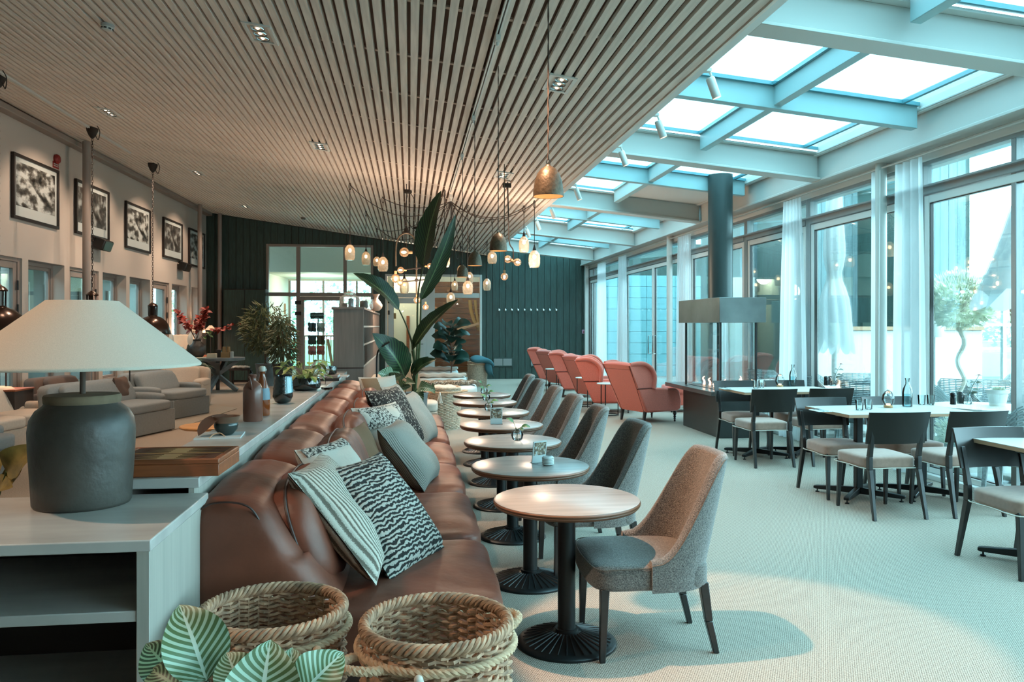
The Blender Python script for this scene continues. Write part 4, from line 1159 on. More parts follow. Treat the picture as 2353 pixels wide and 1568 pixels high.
# ---- yellowing leaves behind the lamp, left
p0 = PT(-30, 1200, 3.6)
yl = thing('yellow_leaf_plant', 'potted plant with golden curled leaves behind the big lamp', 'plant', (p0.x, p0.y, 0)); pot(yl, .16, .5, 'pot_stone')
addleaves(yl, .48, [(15, 1085, 92, 1022, .13, 3.55, 3.5, .12), (0, 1110, 52, 1075, .10, 3.6, 3.5, -.1), (-10, 1130, 30, 1120, .11, 3.6, 3.5, .1), (-30, 1080, 10, 1040, .12, 3.6, 3.6, .1)], 'leaf_yellow')
# ---- bird-of-paradise plant beyond the sofa
p0 = PT(955, 900, 10.6)
stz = thing('bird_of_paradise_plant', 'tall potted bird-of-paradise plant beyond the far end of the leather sofa', 'plant', (p0.x, p0.y, 0)); pot(stz, .16, .62, 'pot_zinc')
def sleaf(bx, by, tx, ty, w, tb_, tt, nrm, ar, tear=1):
    A = PT(bx, by, tb_)-stz.location; B = PT(tx, ty, tt)-stz.location
    b = MB(); leaf(b, A, B, w, nrm, ar, .18, 22, 8, shape=.75, tear=tear, wave=.05); b.build('leaf', M['strelitzia'], stz, smooth=True, ang=180); return A
def sstem(A, mid, r=.012):
    s_ = MB(); pts = catmull([(rnd(-.04, .04), rnd(-.04, .04), .58)]+mid+[tuple(A)], 6); s_.tube(pts, [r*(1.5-.9*i/len(pts)) for i in range(len(pts))], 6); s_.build('stem', M['stem_green'], stz, smooth=True)
cm = tocam(p0)
A = sleaf(972, 615, 1014, 438, .36, 10.6, 10.5, cm+Vector((-.9, 0, 0)), .05); sstem(A, [(.02, 0, 1.2), (.03, 0, 1.9)])
A2 = sleaf(966, 690, 1047, 492, .24, 10.6, 10.4, cm+Vector((.6, 0, .3)), .06); sstem(A2, [(.05, .02, 1.2), (.07, .03, 1.8)])
A = sleaf(917, 712, 811, 628, .34, 10.6, 10.3, Vector((.2, -.7, .8)), .08); sstem(A, [(-.02, 0, 1.1), (-.10, 0, 1.45)])
A = sleaf(930, 868, 855, 766, .44, 10.6, 10.2, cm+Vector((.1, 0, .6)), .12); sstem(A, [(-.05, 0, .75)])
A = sleaf(946, 806, 1054, 688, .26, 10.6, 10.4, Vector((-.6, -.7, .6)), .08); sstem(A, [(.0, 0, .9)])
A = sleaf(953, 862, 1003, 826, .20, 10.5, 10.3, Vector((-.3, -.7, .6)), .14, 0); sstem(A, [(.0, 0, .7)], .008)
A = sleaf(945, 860, 985, 820, .13, 10.6, 10.6, Vector((-.6, -.7, .3)), .14, 0); sstem(A, [(.0, 0, .7)], .008)
# ---- striped plant under it
p0 = PT(925, 900, 10.0)
c2 = thing('striped_plant', 'striped-leaf plant spreading round the base of the tall bird-of-paradise plant', 'plant', (p0.x, p0.y+.25, 0)); pot(c2, .13, .5, 'pot_zinc')
addleaves(c2, .48, [(900, 870, 868, 858, .22, 10, 9.8, .15), (905, 885, 925, 862, .20, 10, 9.7, .15), (925, 905, 945, 888, .22, 10, 9.7, .2), (935, 890, 955, 882, .12, 9.9, 9.6, .2), (960, 895, 1002, 898, .15, 10.1, 9.9, .2), (955, 905, 970, 935, .17, 10.1, 9.9, .25), (905, 880, 880, 868, .14, 10.1, 9.9, .1), (925, 890, 905, 915, .15, 10, 9.7, .2), (915, 868, 900, 855, .10, 10.2, 10.1, .2), (985, 892, 1000, 905, .12, 10.2, 10.0, .2)], ('calathea', 'calathea_dark'), stem_r=.004)
# ---- fiddle-leaf fig
p0 = PT(1036, 840, 17.6)
fg = thing('fiddle_leaf_fig', 'fiddle-leaf fig with big dark leaves in front of the plank-lined room', 'plant', (p0.x, p0.y, 0)); pot(fg, .2, .45, 'wicker_grey')
s_ = MB(); s_.tube(catmull([(0,0,.42), (.03,0,.9), (-.03,0,1.3), (.02,0,1.55)], 6), .014, 6); s_.build('trunk', M['stem_brown'], fg, smooth=True)
rf = random.Random(5)
for k in range(30):
    z = .62+.95*k/30; a = k*2.4; L = rf.uniform(.26, .36); q = Vector((math.cos(a), math.sin(a), rf.uniform(.1, .6))).normalized()
    base = Vector((.02*math.sin(k), 0, z)); b = MB(); leaf(b, base+q*.06, base+q*(.06+L*1.25)+Vector((0, 0, -.05)), L*.95, (q.x*-.3, -.5, .7), .12, .12, 8, 4, shape=1.3, wave=.15, uv=False)
    b.build('leaf', M['leaf_fig'], fg, smooth=True, ang=180)
# ---- two bushy bamboo-leaf trees by the glazed screen
def bush_tree(px, ttree, zc0, RX, RZ, nl, label, potm, potH, seed, droop=.1):
    p0 = PT(px, 840, ttree); root = thing('indoor_tree', label, 'tree', (p0.x, p0.y, 0)); pot(root, .24, potH, potm)
    r = random.Random(seed)
    b = MB()
    for k in range(7):
        a = r.uniform(0, 6.28); b.tube(catmull([(.05*math.cos(a), .05*math.sin(a), potH-.06), (.02*math.cos(a+2), .02*math.sin(a+2), potH+.3), (RX*.5*math.cos(a), RX*.5*math.sin(a), zc0+r.uniform(-.1, .3))], 5), .008, 5)
    b.build('stems', M['stem_brown'], root, smooth=True)
    b = MB()
    for k in range(nl):
        while True:
            q = Vector((r.uniform(-1, 1), r.uniform(-1, 1), r.uniform(-1, 1)))
            if q.length < 1: break
        c = Vector((q.x*RX, q.y*RX, zc0+q.z*RZ)); L = r.uniform(.14, .24)
        d = Vector((q.x+r.uniform(-.4, .4), q.y+r.uniform(-.4, .4), r.uniform(-1.1, .7)-droop)).normalized()
        s1 = d.orthogonal().normalized()*r.uniform(.014, .020); s2 = s1.cross(d)
        n = b.add([c, c+d*L*.4+s1, c+d*L, c+d*L*.4-s1+s2*.3], [(0, 1, 2, 3)])
    o = b.build('foliage', M['leaf_bamboo'], root, kind='stuff')
    return root
bush_tree(610, 20.0, 1.45, .56, .66, 1000, 'bushy indoor tree with fine leaves in a grey pot, left of the glazed screen', 'pot_zinc', .56, 11)
bush_tree(650, 19.2, 1.15, .32, .66, 700, 'smaller drooping indoor tree in a dark pot against the glazed screen', 'pot_dark', .6, 12, .7)
# ---- peace lily
p0 = PT(415, 900, 16.6)
pl_ = thing('peace_lily', 'peace lily with white flowers and dark leaves, behind the lounge armchairs', 'plant', (p0.x, p0.y, 0)); pot(pl_, .2, .45, 'pot_stone')
rf = random.Random(8)
for k in range(46):
    a = rf.uniform(0, 6.28); L = rf.uniform(.45, .8); q = Vector((math.cos(a), math.sin(a), rf.uniform(.35, 1.4))).normalized(); base = Vector((q.x*.05, q.y*.05, .42))
    mid = base+q*L*.5; tip = mid+Vector((q.x, q.y, -.25+rf.uniform(-.3, .4))).normalized()*.42
    b = MB(); b.tube([tuple(base), tuple(base+q*L*.3), tuple(mid)], .005, 4); leaf(b, mid, tip, .15, (0, 0, 1), .15, .1, 8, 4, uv=False); b.build('leaf', M['leaf_dark'], pl_, smooth=True, ang=180)
for (px, py, h) in ((392, 780, .14), (436, 778, .15), (418, 805, .08)):
    A = PT(px, py, 16.5)-p0; A.z = PT(px, py, 16.5).z
    b = MB(); b.tube([(0, 0, .45), (A.x*.6, A.y*.6, A.z*.7), (A.x, A.y, A.z-h/2)], .004, 5); b.build('flower_stem', M['stem_green'], pl_, smooth=True)
    b = MB(); leaf(b, (A.x, A.y, A.z-h), (A.x+.02, A.y, A.z+h), .11, tocam(p0), .1, .3, 8, 4, uv=False); plab(b.build('flower', M['lily_white'], pl_, smooth=True, ang=180), 'white spathe flower')
# ================================================================== THINGS ON THE LEDGE
LZ = .94
def lathe_thing(name, label, cat, loc, prof, m, part='body', n=32, group=None, cap0=True, cap1=False):
    t = thing(name, label, cat, loc, 0, group); b = MB(); b.lathe(prof, n, cap0=cap0, cap1=cap1); b.build(part, M[m], t, smooth=True, ang=50); return t
p = G(581, 968, LZ)
t = lathe_thing('stoneware_bottle', 'reddish-brown stoneware bottle with a small ear handle on the marble ledge', 'bottle', tuple(p), [(.052, 0), (.056, .008), (.0565, .165), (.054, .195), (.043, .218), (.026, .232), (.020, .240), (.019, .262), (.022, .265), (.022, .275), (.017, .278), (.015, .26)], 'stoneware')
b = MB(); b.tube(catmull([(-.012, -.022, .255), (-.010, -.055, .262), (.0, -.068, .235), (.004, -.062, .205), (.002, -.050, .190)], 6), .006, 8); b.build('ear_handle', M['stoneware'], t, smooth=True)
b = MB(); b.tube(catmull([(0, 0, .275), (-.01, 0, .30), (-.03, 0, .31), (-.055, 0, .30), (-.06, 0, .297)], 5), .002, 5); b.build('wire_bail', M['chain_iron'], t, smooth=True)
p = G(603, 955, LZ)
t = lathe_thing('swing_top_bottle', 'brown glass swing-top bottle behind the stoneware bottle', 'bottle', tuple(p), [(.042, 0), (.046, .008), (.046, .135), (.040, .175), (.025, .22), (.017, .25), (.016, .272), (.018, .276)], 'brown_glass')
b = MB(); b.lathe([(.0465, .10), (.0465, .135), (.0412, .172)], 32, cap0=False, cap1=False); b.build('label', M['label_blue'], t, smooth=True)
b = MB(); b.lathe([(.018, .276), (.021, .282), (.021, .30), (.015, .308), (.001, .31)], 20, cap1=False); plab(b.build('stopper', M['cotton'], t, smooth=True), 'white ceramic stopper')
b = MB(); b.tube(catmull([(-.018, -.008, .262), (-.026, -.01, .285), (-.018, 0, .306)], 4), .002, 5); b.tube(catmull([(.018, -.008, .262), (.026, -.01, .285), (.018, 0, .306)], 4), .002, 5); b.build('bail', M['chrome'], t, smooth=True)
p = G(650, 927, LZ)
t = thing('glass_vase', 'dark dimpled glass vase with a candle glow, between the bottles and the leafy bowl', 'vase', tuple(p))
b = MB(); b.lathe([(.03, 0), (.055, .012), (.072, .05), (.070, .08)], 32, cap1=False); b.build('foot', M['dark_glass'], t, smooth=True)
b = MB(); b.grid(lambda u, v: ((.070-.012*v+.0025*math.sin(18*2*PI*u/2)*math.sin(20*v))*math.cos(2*PI*u), (.070-.012*v+.0025*math.sin(9*2*PI*u)*math.sin(20*v))*math.sin(2*PI*u), .08+.12*v), 48, 12)
b.build('body', M['dark_glass'], t, smooth=True, ang=180)
b = MB(); b.grid(lambda u, v: (.0745*math.cos(-1.15+1.2*u)-.01*v*math.cos(-1.15+1.2*u)+.002*math.sin(40*v), .0745*math.sin(-1.15+1.2*u)-.01*v*math.sin(-1.15+1.2*u)+.002*math.sin(30*u), .08+.118*v), 16, 12); b.build('glass_facet', M['teal_glass'], t, smooth=True, ang=180)
p = G(702, 897, LZ)
t = thing('planter_bowl', 'low dark glass bowl planted with trailing pale green leaves on the ledge', 'planter', tuple(p))
b = MB(); b.lathe([(.09, 0), (.125, .02), (.135, .06), (.12, .11), (.112, .11), (.12, .06), (.10, .03), (.001, .03)], 32, cap1=False); b.build('bowl', M['dark_glass'], t, smooth=True)
rf = random.Random(4)
for k in range(44):
    a = rf.uniform(0, 6.28); r0 = rf.uniform(.0, .09); q = Vector((math.cos(a), math.sin(a), rf.uniform(.2, 1.6))).normalized(); L = rf.uniform(.08, .22)
    base = Vector((r0*math.cos(a), r0*math.sin(a), .10)); mid = base+q*L; tip = mid+Vector((q.x, q.y, rf.uniform(-1.2, .2))).normalized()*rf.uniform(.07, .11)
    b = MB(); b.tube([tuple(base), tuple(base+q*L*.5+Vector((0, 0, .01))), tuple(mid)], .002, 4); leaf(b, mid, tip, .06, (q.x*.4, q.y*.4, 1), .1, .12, 6, 4, shape=.7, uv=False)
    b.build('leaf', M['leaf_light'], t, smooth=True, ang=180)
p = G(735, 884, LZ)
t = thing('glass_globe', 'clear glass globe vase on thin wire legs on the ledge', 'vase', tuple(p))
b = MB(); b.lathe([(.02, .055), (.06, .07), (.085, .11), (.092, .15), (.08, .195), (.055, .225), (.052, .24)], 28, cap1=False); b.build('globe', M['jar_clear'], t, smooth=True)
b = MB()
for k in range(3):
    a = 2.1*k; b.tube([(.05*math.cos(a), .05*math.sin(a), .0), (.06*math.cos(a), .06*math.sin(a), .08)], .003, 5)
b.build('wire_stand', M['chain_iron'], t)
p = G(757, 876, LZ)
for k, (w_, m_, lb) in enumerate(((.10, 'frame_black', 'dark book lying at the bottom of the pile at the far end of the ledge'), (.085, 'grey_oak', 'thin brown book on top of the dark book on the ledge'))):
    b = MB(); b.box(-w_, w_, -.13, .13, .001+k*.03, .03+k*.03); o = b.build('book', M[m_], bevel=.003, seg=1, loc=(p.x, p.y+.1, LZ)); tag(o, lb, 'book')
    b = MB(); b.box(-w_+.004, w_+.001, -.126, .126, .006+k*.03, .025+k*.03); b.build('pages', M['paper'], o)
t = lathe_thing('candle_cup', 'small black ribbed candle cup on the books at the far end of the ledge', 'candle holder', (p.x, p.y+.12, LZ+.061), [(.04, 0), (.062, .01), (.066, .05), (.06, .085), (.055, .085), (.06, .05), (.001, .02)], 'dark_glass')
p = G(735, 897, LZ+.0); lathe_thing('glass_dish', 'small clear glass dish on the ledge in front of the leafy bowl', 'dish', (p.x+.06, p.y, LZ), [(.03, 0), (.05, .012), (.055, .025), (.05, .025), (.03, .008), (.001, .006)], 'clear_glass')
p = G(790, 866, LZ); b = MB(); b.box(-.08, .05, -.16, .16, 0, .012); tag(b.build('paper_stack', M['paper'], loc=(p.x, p.y, LZ+.0005)), 'white folded papers at the far end of the ledge', 'papers')
# bowl on papers next to the tray
p = G(515, 1003, LZ)
b = MB(); b.box(-.12, .10, -.11, .12, 0, .007); o = b.build('menu_sheets', M['paper'], loc=(p.x-.01, p.y, LZ+.0005)); o.rotation_euler = (0, 0, .1); tag(o, 'flat pale menu sheets under the small dark bowl', 'papers')
t = lathe_thing('clay_bowl', 'small dark glazed clay bowl with an unglazed rim on the ledge', 'bowl', (p.x+.01, p.y, LZ+.008), [(.028, 0), (.034, .004), (.055, .028), (.060, .052), (.056, .062)], 'cup_glaze')
b = MB(); b.lathe([(.056, .062), (.066, .092), (.069, .095), (.064, .094), (.053, .064), (.045, .03), (.001, .012)], 32, cap0=False, cap1=False); b.build('rim', M['cup_rim'], t, smooth=True)
b = MB(); p2 = G(470, 1008, LZ); leaf(b, (0, 0, 0.012), (.12, .10, .11), .10, (-.5, -.6, .6), .12, .1, 10, 6, uv=False); tag(b.build('dried_leaf', M['cord_brown'], loc=(p2.x-.03, p2.y, LZ), smooth=True, ang=180), 'dark curled dried leaf beside the small clay bowl', 'leaf')
b = MB(); b.tube(catmull([(-.05, 0, .012), (-.03, .01, .03), (0, .012, .035), (.025, .0, .02)], 5), .0025, 5); p3 = G(505, 1013, LZ); tag(b.build('leather_loop', M['rope'], smooth=True, loc=(p3.x, p3.y, LZ)), 'thin tan cord loop lying before the clay bowl', 'cord')
# ================================================================== SHELF CABINET BEYOND THE LEDGE
sc = thing('shelf_cabinet', 'tall grey oak cabinet with narrow upright slatted compartments beyond the ledge', 'cabinet', (0, 0, 0))
cx0, cx1, cy0, cy1, ct = -.95, -.58, 10.12, 15.3, 1.74
b = MB(); b.box(cx0, cx1, cy0+.005, cy0+.035, 0, ct-.03); b.build('end_panel', M['grey_oak'], sc)
b = MB(); b.box(cx0-.02, cx1+.015, cy0-.015, cy1, ct-.03, ct); b.build('top_board', M['grey_oak'], sc, bevel=.003, seg=1)
b = MB(); b.box(cx0, cx0+.03, cy0+.035, cy1, 0, ct-.03); b.build('rear_panel', M['grey_oak'], sc)
b = MB(); b.box(cx0+.03, cx1, cy0+.035, cy1, 0, .98); b.build('lower_body', M['grey_oak'], sc)
b = MB(); b.box(cx0, cx1+.004, cy0, cy0+.012, .97, .985); b.build('joint_strip', M['leather_dark'], sc)
b = MB(); b.box(cx1-.13, cx1-.12, cy0+.04, cy1, .985, ct-.03); b.build('compartment_back', M['dark_inside'], sc)
for z in (.985, 1.255, 1.485):
    b = MB(); b.box(cx0+.03, cx1+.006, cy0+.035, cy1, z, z+.022); b.build('shelf', M['pale_oak'], sc)
nd = 24
dv = MB(); dv.box(cx1-.12, cx1+.004, -.009, .009, .985, ct-.03); d0 = dv.build('divider', M['grey_oak'], sc)
for k in range(nd+1):
    o = d0 if k == 0 else d0.copy()
    if k: COL.objects.link(o); o.parent = sc
    o.location = (0, cy0+.05+(cy1-cy0-.08)*k/nd, 0)
def on_top(px, py): return G(px, py, ct) if False else PY(px, py, 0)
p = PT(803, 703, 10.35)
t = thing('glass_jar', 'large clear glass storage jar with a flat lid on the shelf cabinet', 'jar', (p.x, p.y, ct))
b = MB(); b.lathe([(.10, 0), (.125, .01), (.13, .10), (.12, .145), (.075, .165), (.075, .18)], 32, cap1=False); b.build('jar_body', M['jar_clear'], t, smooth=True)
b = MB(); b.lathe([(.085, .18), (.085, .192), (.03, .205), (.02, .215), (.02, .225), (.001, .226)], 28, cap1=False); b.build('lid', M['jar_clear'], t, smooth=True)
b = MB(); b.box(-.09, -.03, -.03, .03, .01, .06); b.cyl((.02, 0, 0), .035, .01, .12, 14); b.build('contents', M['pot_dark'], t)
for (px, tt, R, H, m_, lb, nm) in ((836, 10.9, .055, .11, 'pot_stone', 'small grey ceramic pot behind the big glass jar', 'ceramic_pot'), (848, 11.5, .06, .15, 'jar_clear', 'smaller lidded glass jar on the shelf cabinet', 'glass_jar')):
    p = PT(px, 700, tt); t = lathe_thing(nm, lb, 'pot' if 'pot' in nm else 'jar', (p.x, p.y, ct), [(R*.8, 0), (R, .02), (R, H*.8), (R*.85, H), (R*.8, H), (R*.9, H*.75), (.001, .02)], m_)
p = PT(864, 700, 12.4); lathe_thing('clay_vase', 'bulbous pale clay vase with a flared neck on the shelf cabinet', 'vase', (p.x, p.y, ct), [(.05, 0), (.09, .04), (.10, .09), (.07, .14), (.03, .19), (.035, .22), (.06, .26), (.055, .26), (.03, .21)], 'pale_clay')
# sofa and cushions in front of the cabinet
def slip_sofa(name, label, cat, loc, rz, W=1.7, D=.92, m='slip_linen', seats=2, group=None, armh=.62, backh=.82, leftarm=True, rightarm=True):
    t = thing(name, label, cat, loc, rz, group); hw = W/2
    AW = .17; FX = D/2
    b = MB(); b.prism([(-D/2+.04, -hw+.03), (FX-.20, -hw+.03), (FX-.20, -hw+AW), (FX-.02, -hw+AW), (FX+.015, -hw+AW-.02), (FX+.015, hw-AW+.02), (FX-.02, hw-AW), (FX-.20, hw-AW), (FX-.20, hw-.03), (-D/2+.04, hw-.03)], 'z', .012, .31); b.build('skirt', M[m], t, bevel=.012, seg=2)
    b = MB()
    for yy in (-hw+AW+.005, hw-AW-.005): b.tube([(FX+.012, yy, .02), (FX+.006, yy, .30)], .006, 5)
    b.tube([(FX+.012, -hw+AW, .305), (FX+.012, hw-AW, .305)], .006, 5); b.build('piping', M[m], t)
    for k in range(seats):
        a = -hw+AW+(W-2*AW)*k/seats; c = -hw+AW+(W-2*AW)*(k+1)/seats
        b = MB(); soft_box(b, (.09, (a+c)/2, .375), (FX-.06, (c-a)/2+.004, .075), 7); b.build('seat_cushion', M[m], t, smooth=True, ang=180)
        b = MB(); soft_box(b, (-D/2+.27, (a+c)/2, .575), (.095, (c-a)/2, .165), 5, fn=lambda q, v: [v[0]-.08*q[2], v[1], v[2]]); b.build('back_cushion', M[m], t, smooth=True, ang=180)
    b = MB(); soft_box(b, (-D/2+.11, 0, .45), (.11, hw-.02, .29), 9, fn=lambda q, v: [v[0]-.04*q[2], v[1], v[2]]); b.build('backrest', M[m], t, smooth=True, ang=180)
    for s_ in (-1, 1):
        b = MB(); soft_box(b, (-.10, s_*(hw-.10), .25), (FX-.12, .085, .235), 9); soft_box(b, (-.095, s_*(hw-.105), .455), (FX-.10, .105, .075), 3.5); b.build('arm', M[m], t, smooth=True, ang=180)
    return t
slip_sofa('fabric_sofa', 'grey fabric sofa with loose cushions in front of the shelf cabinet', 'sofa', (-.10, 12.0, 0), 0, 2.3, .92, 'cushion_cream', 2)
cushion('cushion_tan', (-.05, 11.35, .72), (.8, .6, 0), (-.4, .2, .9), (.5, .45), 'tan cushion on the grey fabric sofa, nearest its near arm', 21)['group'] = 'cushions on the grey fabric sofa'
cushion('cushion_cream', (-.08, 11.9, .74), (.7, .7, 0), (-.4, .2, .9), (.5, .45), 'pale printed cushion behind the tan one on the grey fabric sofa', 22, parts=[(-.2, .2, -.5, .5, 'photo_card')])['group'] = 'cushions on the grey fabric sofa'
cushion('stripe_knit', (-.08, 12.5, .74), (.5, .8, 0), (-.4, .2, .9), (.5, .45), 'pale striped cushion in the middle of the grey fabric sofa', 23)['group'] = 'cushions on the grey fabric sofa'
b = MB(); p = PT(857, 870, 10.6); b.tube(catmull([(0, 0, 0), (0, 0, .6), (0, 0, 1.1), (.05, 0, 1.22), (.16, 0, 1.3)], 5), .011, 8); b.cyl((0,0,0), .11, 0, .015, 20); tag(b.build('floor_lamp', M['frame_black'], smooth=True, loc=(-.42, 10.35, 0)), 'thin black crooked reading lamp at the near end of the shelf cabinet', 'lamp')
# daybeds with blankets
for k, (y0, y1, xr, lb) in enumerate(((13.3, 14.8, 1.15, 'pale grey daybed with a rolled throw, nearest of three beside the tall basket'), (15.4, 17.0, 1.12, 'pale grey daybed, middle one of three towards the board wall'), (17.8, 19.4, 1.10, 'pale grey daybed, farthest of three near the fig plant'))):
    t = thing('daybed', lb, 'daybed', ((xr+.1)/2, (y0+y1)/2, 0), 0, 'daybeds beyond the tall basket'); hx = (xr-.1)/2; hy = (y1-y0)/2
    b = MB(); b.box(-hx+.03, hx-.03, -hy+.03, hy-.03, .0, .25); b.build('frame', M['slip_linen'], t, bevel=.02)
    b = MB(); soft_box(b, (0, 0, .38), (hx, hy, .14), 5, fn=lambda q, v: [v[0], v[1], v[2]+.008*math.sin(20*v[1])], cs=CS16); b.build('mattress', M['blanket'], t, smooth=True, ang=180)
    o = MB(); soft_box(o, ((xr+.1)/2, y0+.22, .545), (hx*.96, .13, .045), 4, fn=lambda q, v: [v[0], v[1]+.02*math.sin(14*v[0]), v[2]+.01*math.sin(31*v[0])], cs=CS16)
    tag(o.build('throw', M['photo_card' if k == 0 else 'cushion_cream'], smooth=True, ang=180), ['patterned folded throw on the nearest daybed', 'cream rolled throw on the middle daybed', 'cream rolled throw on the farthest daybed'][k], 'blanket')
# ================================================================== ON THE ROUND TABLES
def card_stand(tab, dx, dy, rz, label, lean=0.0, w=.052, h=.13):
    t = thing('card_stand', label, 'card stand', (tab.x+dx, tab.y+dy, .686), rz)
    T = Matrix.Rotation(lean, 4, 'X')
    b = MB(); b.box(-w, w, -.003, .003, .002, h, T); b.build('clear_holder', M['paper'], t)
    b = MB(); b.box(-w*.88, w*.88, -.0045, -.0032, h*.36, h*.95, T); plab(b.build('picture', M['photo_card'], t), 'small colour picture of drinks')
    b = MB(); b.box(-w, w, -.035, .02, 0, .003); b.build('foot', M['clear_glass'], t)
    return t
T2, T3, T4, T5 = TBL[1], TBL[2], TBL[3], TBL[4]
card_stand(T2, .06, .07, .55, 'leaning card stand beside the ribbed tea-light glass on the second table', .12)
card_stand(T4, -.045, -.01, 0, 'upright card stand with a drinks picture on the fourth table', 0, .05, .135)
p = (T2.x+.10, T2.y-.03, .686); t = thing('tealight_glass', 'small ribbed glass tea-light holder on the second round table', 'candle holder', p)
b = MB(); b.lathe([(.022, 0)]+[(.034+.0025*math.sin(k*2.2), .006+.044*k/14) for k in range(15)]+[(.024, .055), (.021, .055), (.03, .03), (.001, .006)], 28, cap1=False); b.build('cup', M['paper'], t, smooth=True)
def bulb_vase(tab, dx, dy, label):
    t = thing('bulb_vase', label, 'vase', (tab.x+dx, tab.y+dy, .686))
    b = MB(); b.lathe([(.016, 0), (.036, .012), (.044, .04), (.036, .068), (.014, .08), (.014, .088)], 24, cap1=False); b.build('bulb', M['clear_glass'], t, smooth=True)
    for (a, L, hh) in ((2.6, .09, .17), (-.3, .10, .14), (.8, .06, .12)):
        b = MB(); tip = (math.cos(a)*.03, math.sin(a)*.01, hh-.04)
        b.tube([(0, 0, .01), (0, 0, .07), tip], .002, 4); leaf(b, tip, (tip[0]+math.cos(a)*L*.7, tip[1], tip[2]+(.03 if a > 1 else -.005)), .035, (0, -.6, .8), .15, .1, 8, 4, uv=False); b.build('sprig', M['leaf_mid'], t, smooth=True, ang=180)
bulb_vase(T3, .03, -.02, 'small bulb vase with a green sprig on the third round table')
bulb_vase(T5, -.04, .02, 'small bulb vase half hidden behind the upright card on the fifth round table')
bulb_vase(TBL[5], .02, .05, 'small bulb vase on the sixth round table')
bulb_vase(TBL[6], .03, .02, 'small bulb vase with a green sprig on the farthest round table')
# ================================================================== CEILING FITTINGS
def ceil_thing(name, label, cat, px, py, group=None, tilt=True):
    p = CE(px, py); t = thing(name, label, cat, (p.x, p.y, zceil(p.x)), 0, group)
    t.rotation_euler = (0, ca, 0); return t, p
SPOTS = [(598, 76, .24, 'the fitting at the upper left of the slatted ceiling'), (250, 258, .24, 'the one nearest the long white track over the left lounge'), (735, 336, .24, 'the one straight above the lamp cabinet aisle, mid ceiling'),
         (453, 397, .24, 'a far one near the left wall pictures'), (1285, 192, .24, 'the one beside the longest pendant cord'), (1157, 402, .24, 'the one above the small bell pendants'), (563, 474, .24, 'a small far one near the dark wall on the left')]
sp0 = None
for i, (px, py, w, lb) in enumerate(SPOTS):
    p = CE(px, py); lab = 'recessed three-lamp ceiling spotlight, '+lb
    if sp0 is None:
        sp0, _ = ceil_thing('recessed_spotlight', lab, 'ceiling light', px, py, 'recessed three-lamp spotlights')
        b = MB(); fr = [(-.12, .12, -.22, -.185), (-.12, .12, .185, .22), (-.12, -.088, -.185, .185), (.088, .12, -.185, .185)]
        for (a, c, d, e) in fr: b.box(a, c, d, e, -.012, .006)
        b.box(-.09, .09, -.19, .19, .0, .012); b.build('frame', M['white_paint'], sp0, bevel=.002, seg=1)
        for k in (-1, 0, 1):
            r_ = MB(); r_.lathe([(.058, -.012), (.060, -.006), (.052, -.004), (.046, -.008), (.03, .002), (.012, .004)], 24, (0, k*.118, 0), cap0=False, cap1=False); ro = r_.build('reflector_ring', M['chrome'], sp0, smooth=True)
            g = MB(); g.lathe([(.014, .002), (.016, -.006), (.008, -.012), (.001, -.013)], 12, (0, k*.118, 0), cap1=False); g.build('bulb', M['lamp_emit'], ro)
    else: dup(sp0, (p.x, p.y, zceil(p.x)), None, lab)
t, p = ceil_thing('smoke_detector', 'white round smoke detector under the left part of the slatted ceiling', 'smoke detector', 248, 56)
b = MB(); b.lathe([(.055, 0), (.058, -.02), (.05, -.024)], 24, cap1=False); b.build('base', M['light_grey_plastic'], t, smooth=True)
b = MB(); b.lathe([(.048, -.024), (.05, -.034), (.046, -.052), (.02, -.058), (.001, -.058)], 24, cap1=False); b.build('sensor_head', M['white_paint'], t, smooth=True)
b = MB()
for k in range(8):
    a = k*PI/4; b.box(-.012, .012, .047, .051, -.048, -.036, rotz(a))
b.build('smoke_slots', M['frame_black'], t)
t, p = ceil_thing('smoke_detector', 'tiny far detector on the slatted ceiling near the dark wall', 'smoke detector', 697, 500)
b = MB(); b.lathe([(.055, 0), (.05, -.05), (.001, -.055)], 20, cap1=False); b.build('sensor_head', M['pot_stone'], t, smooth=True)
# tracks
XT = CE(1143, 75).x
def track(x, y0, y1, label):
    b = MB(); z = zceil(x); b.box(x-.017, x-.006, y0, y1, z-.03, z); b.box(x+.006, x+.017, y0, y1, z-.03, z); b.box(x-.017, x+.017, y0, y1, z-.006, z)
    t = tag(b.build('lighting_track', M['white_paint']), label, 'lighting track')
    g = MB(); g.box(x-.006, x+.006, y0, y1, z-.012, z-.006); g.build('conductor', M['frame_black'], t)
track(XT, 1.5, CE(1038, 440).y, 'long white lighting track above the round tables')
a1, a2 = CE(8, 168), CE(302, 350)
track(a1.x, a1.y-3, a2.y, 'long white lighting track over the left lounge')
for (px, py) in ((1143, 75), (1090, 262), (1063, 350)):
    p = CE(px, py); z = zceil(XT); b = MB(); b.box(XT-.02, XT+.02, p.y-.055, p.y+.055, z-.075, z-.03); b.cyl((XT, p.y, 0), .012, z-.10, z-.07, 10)
    tag(b.build('track_adaptor', M['white_paint'], bevel=.004, seg=1), 'white adaptor on the long track above the round tables, %s' % {75: 'nearest in view', 262: 'second in view', 350: 'third in view'}[py], 'track adaptor')
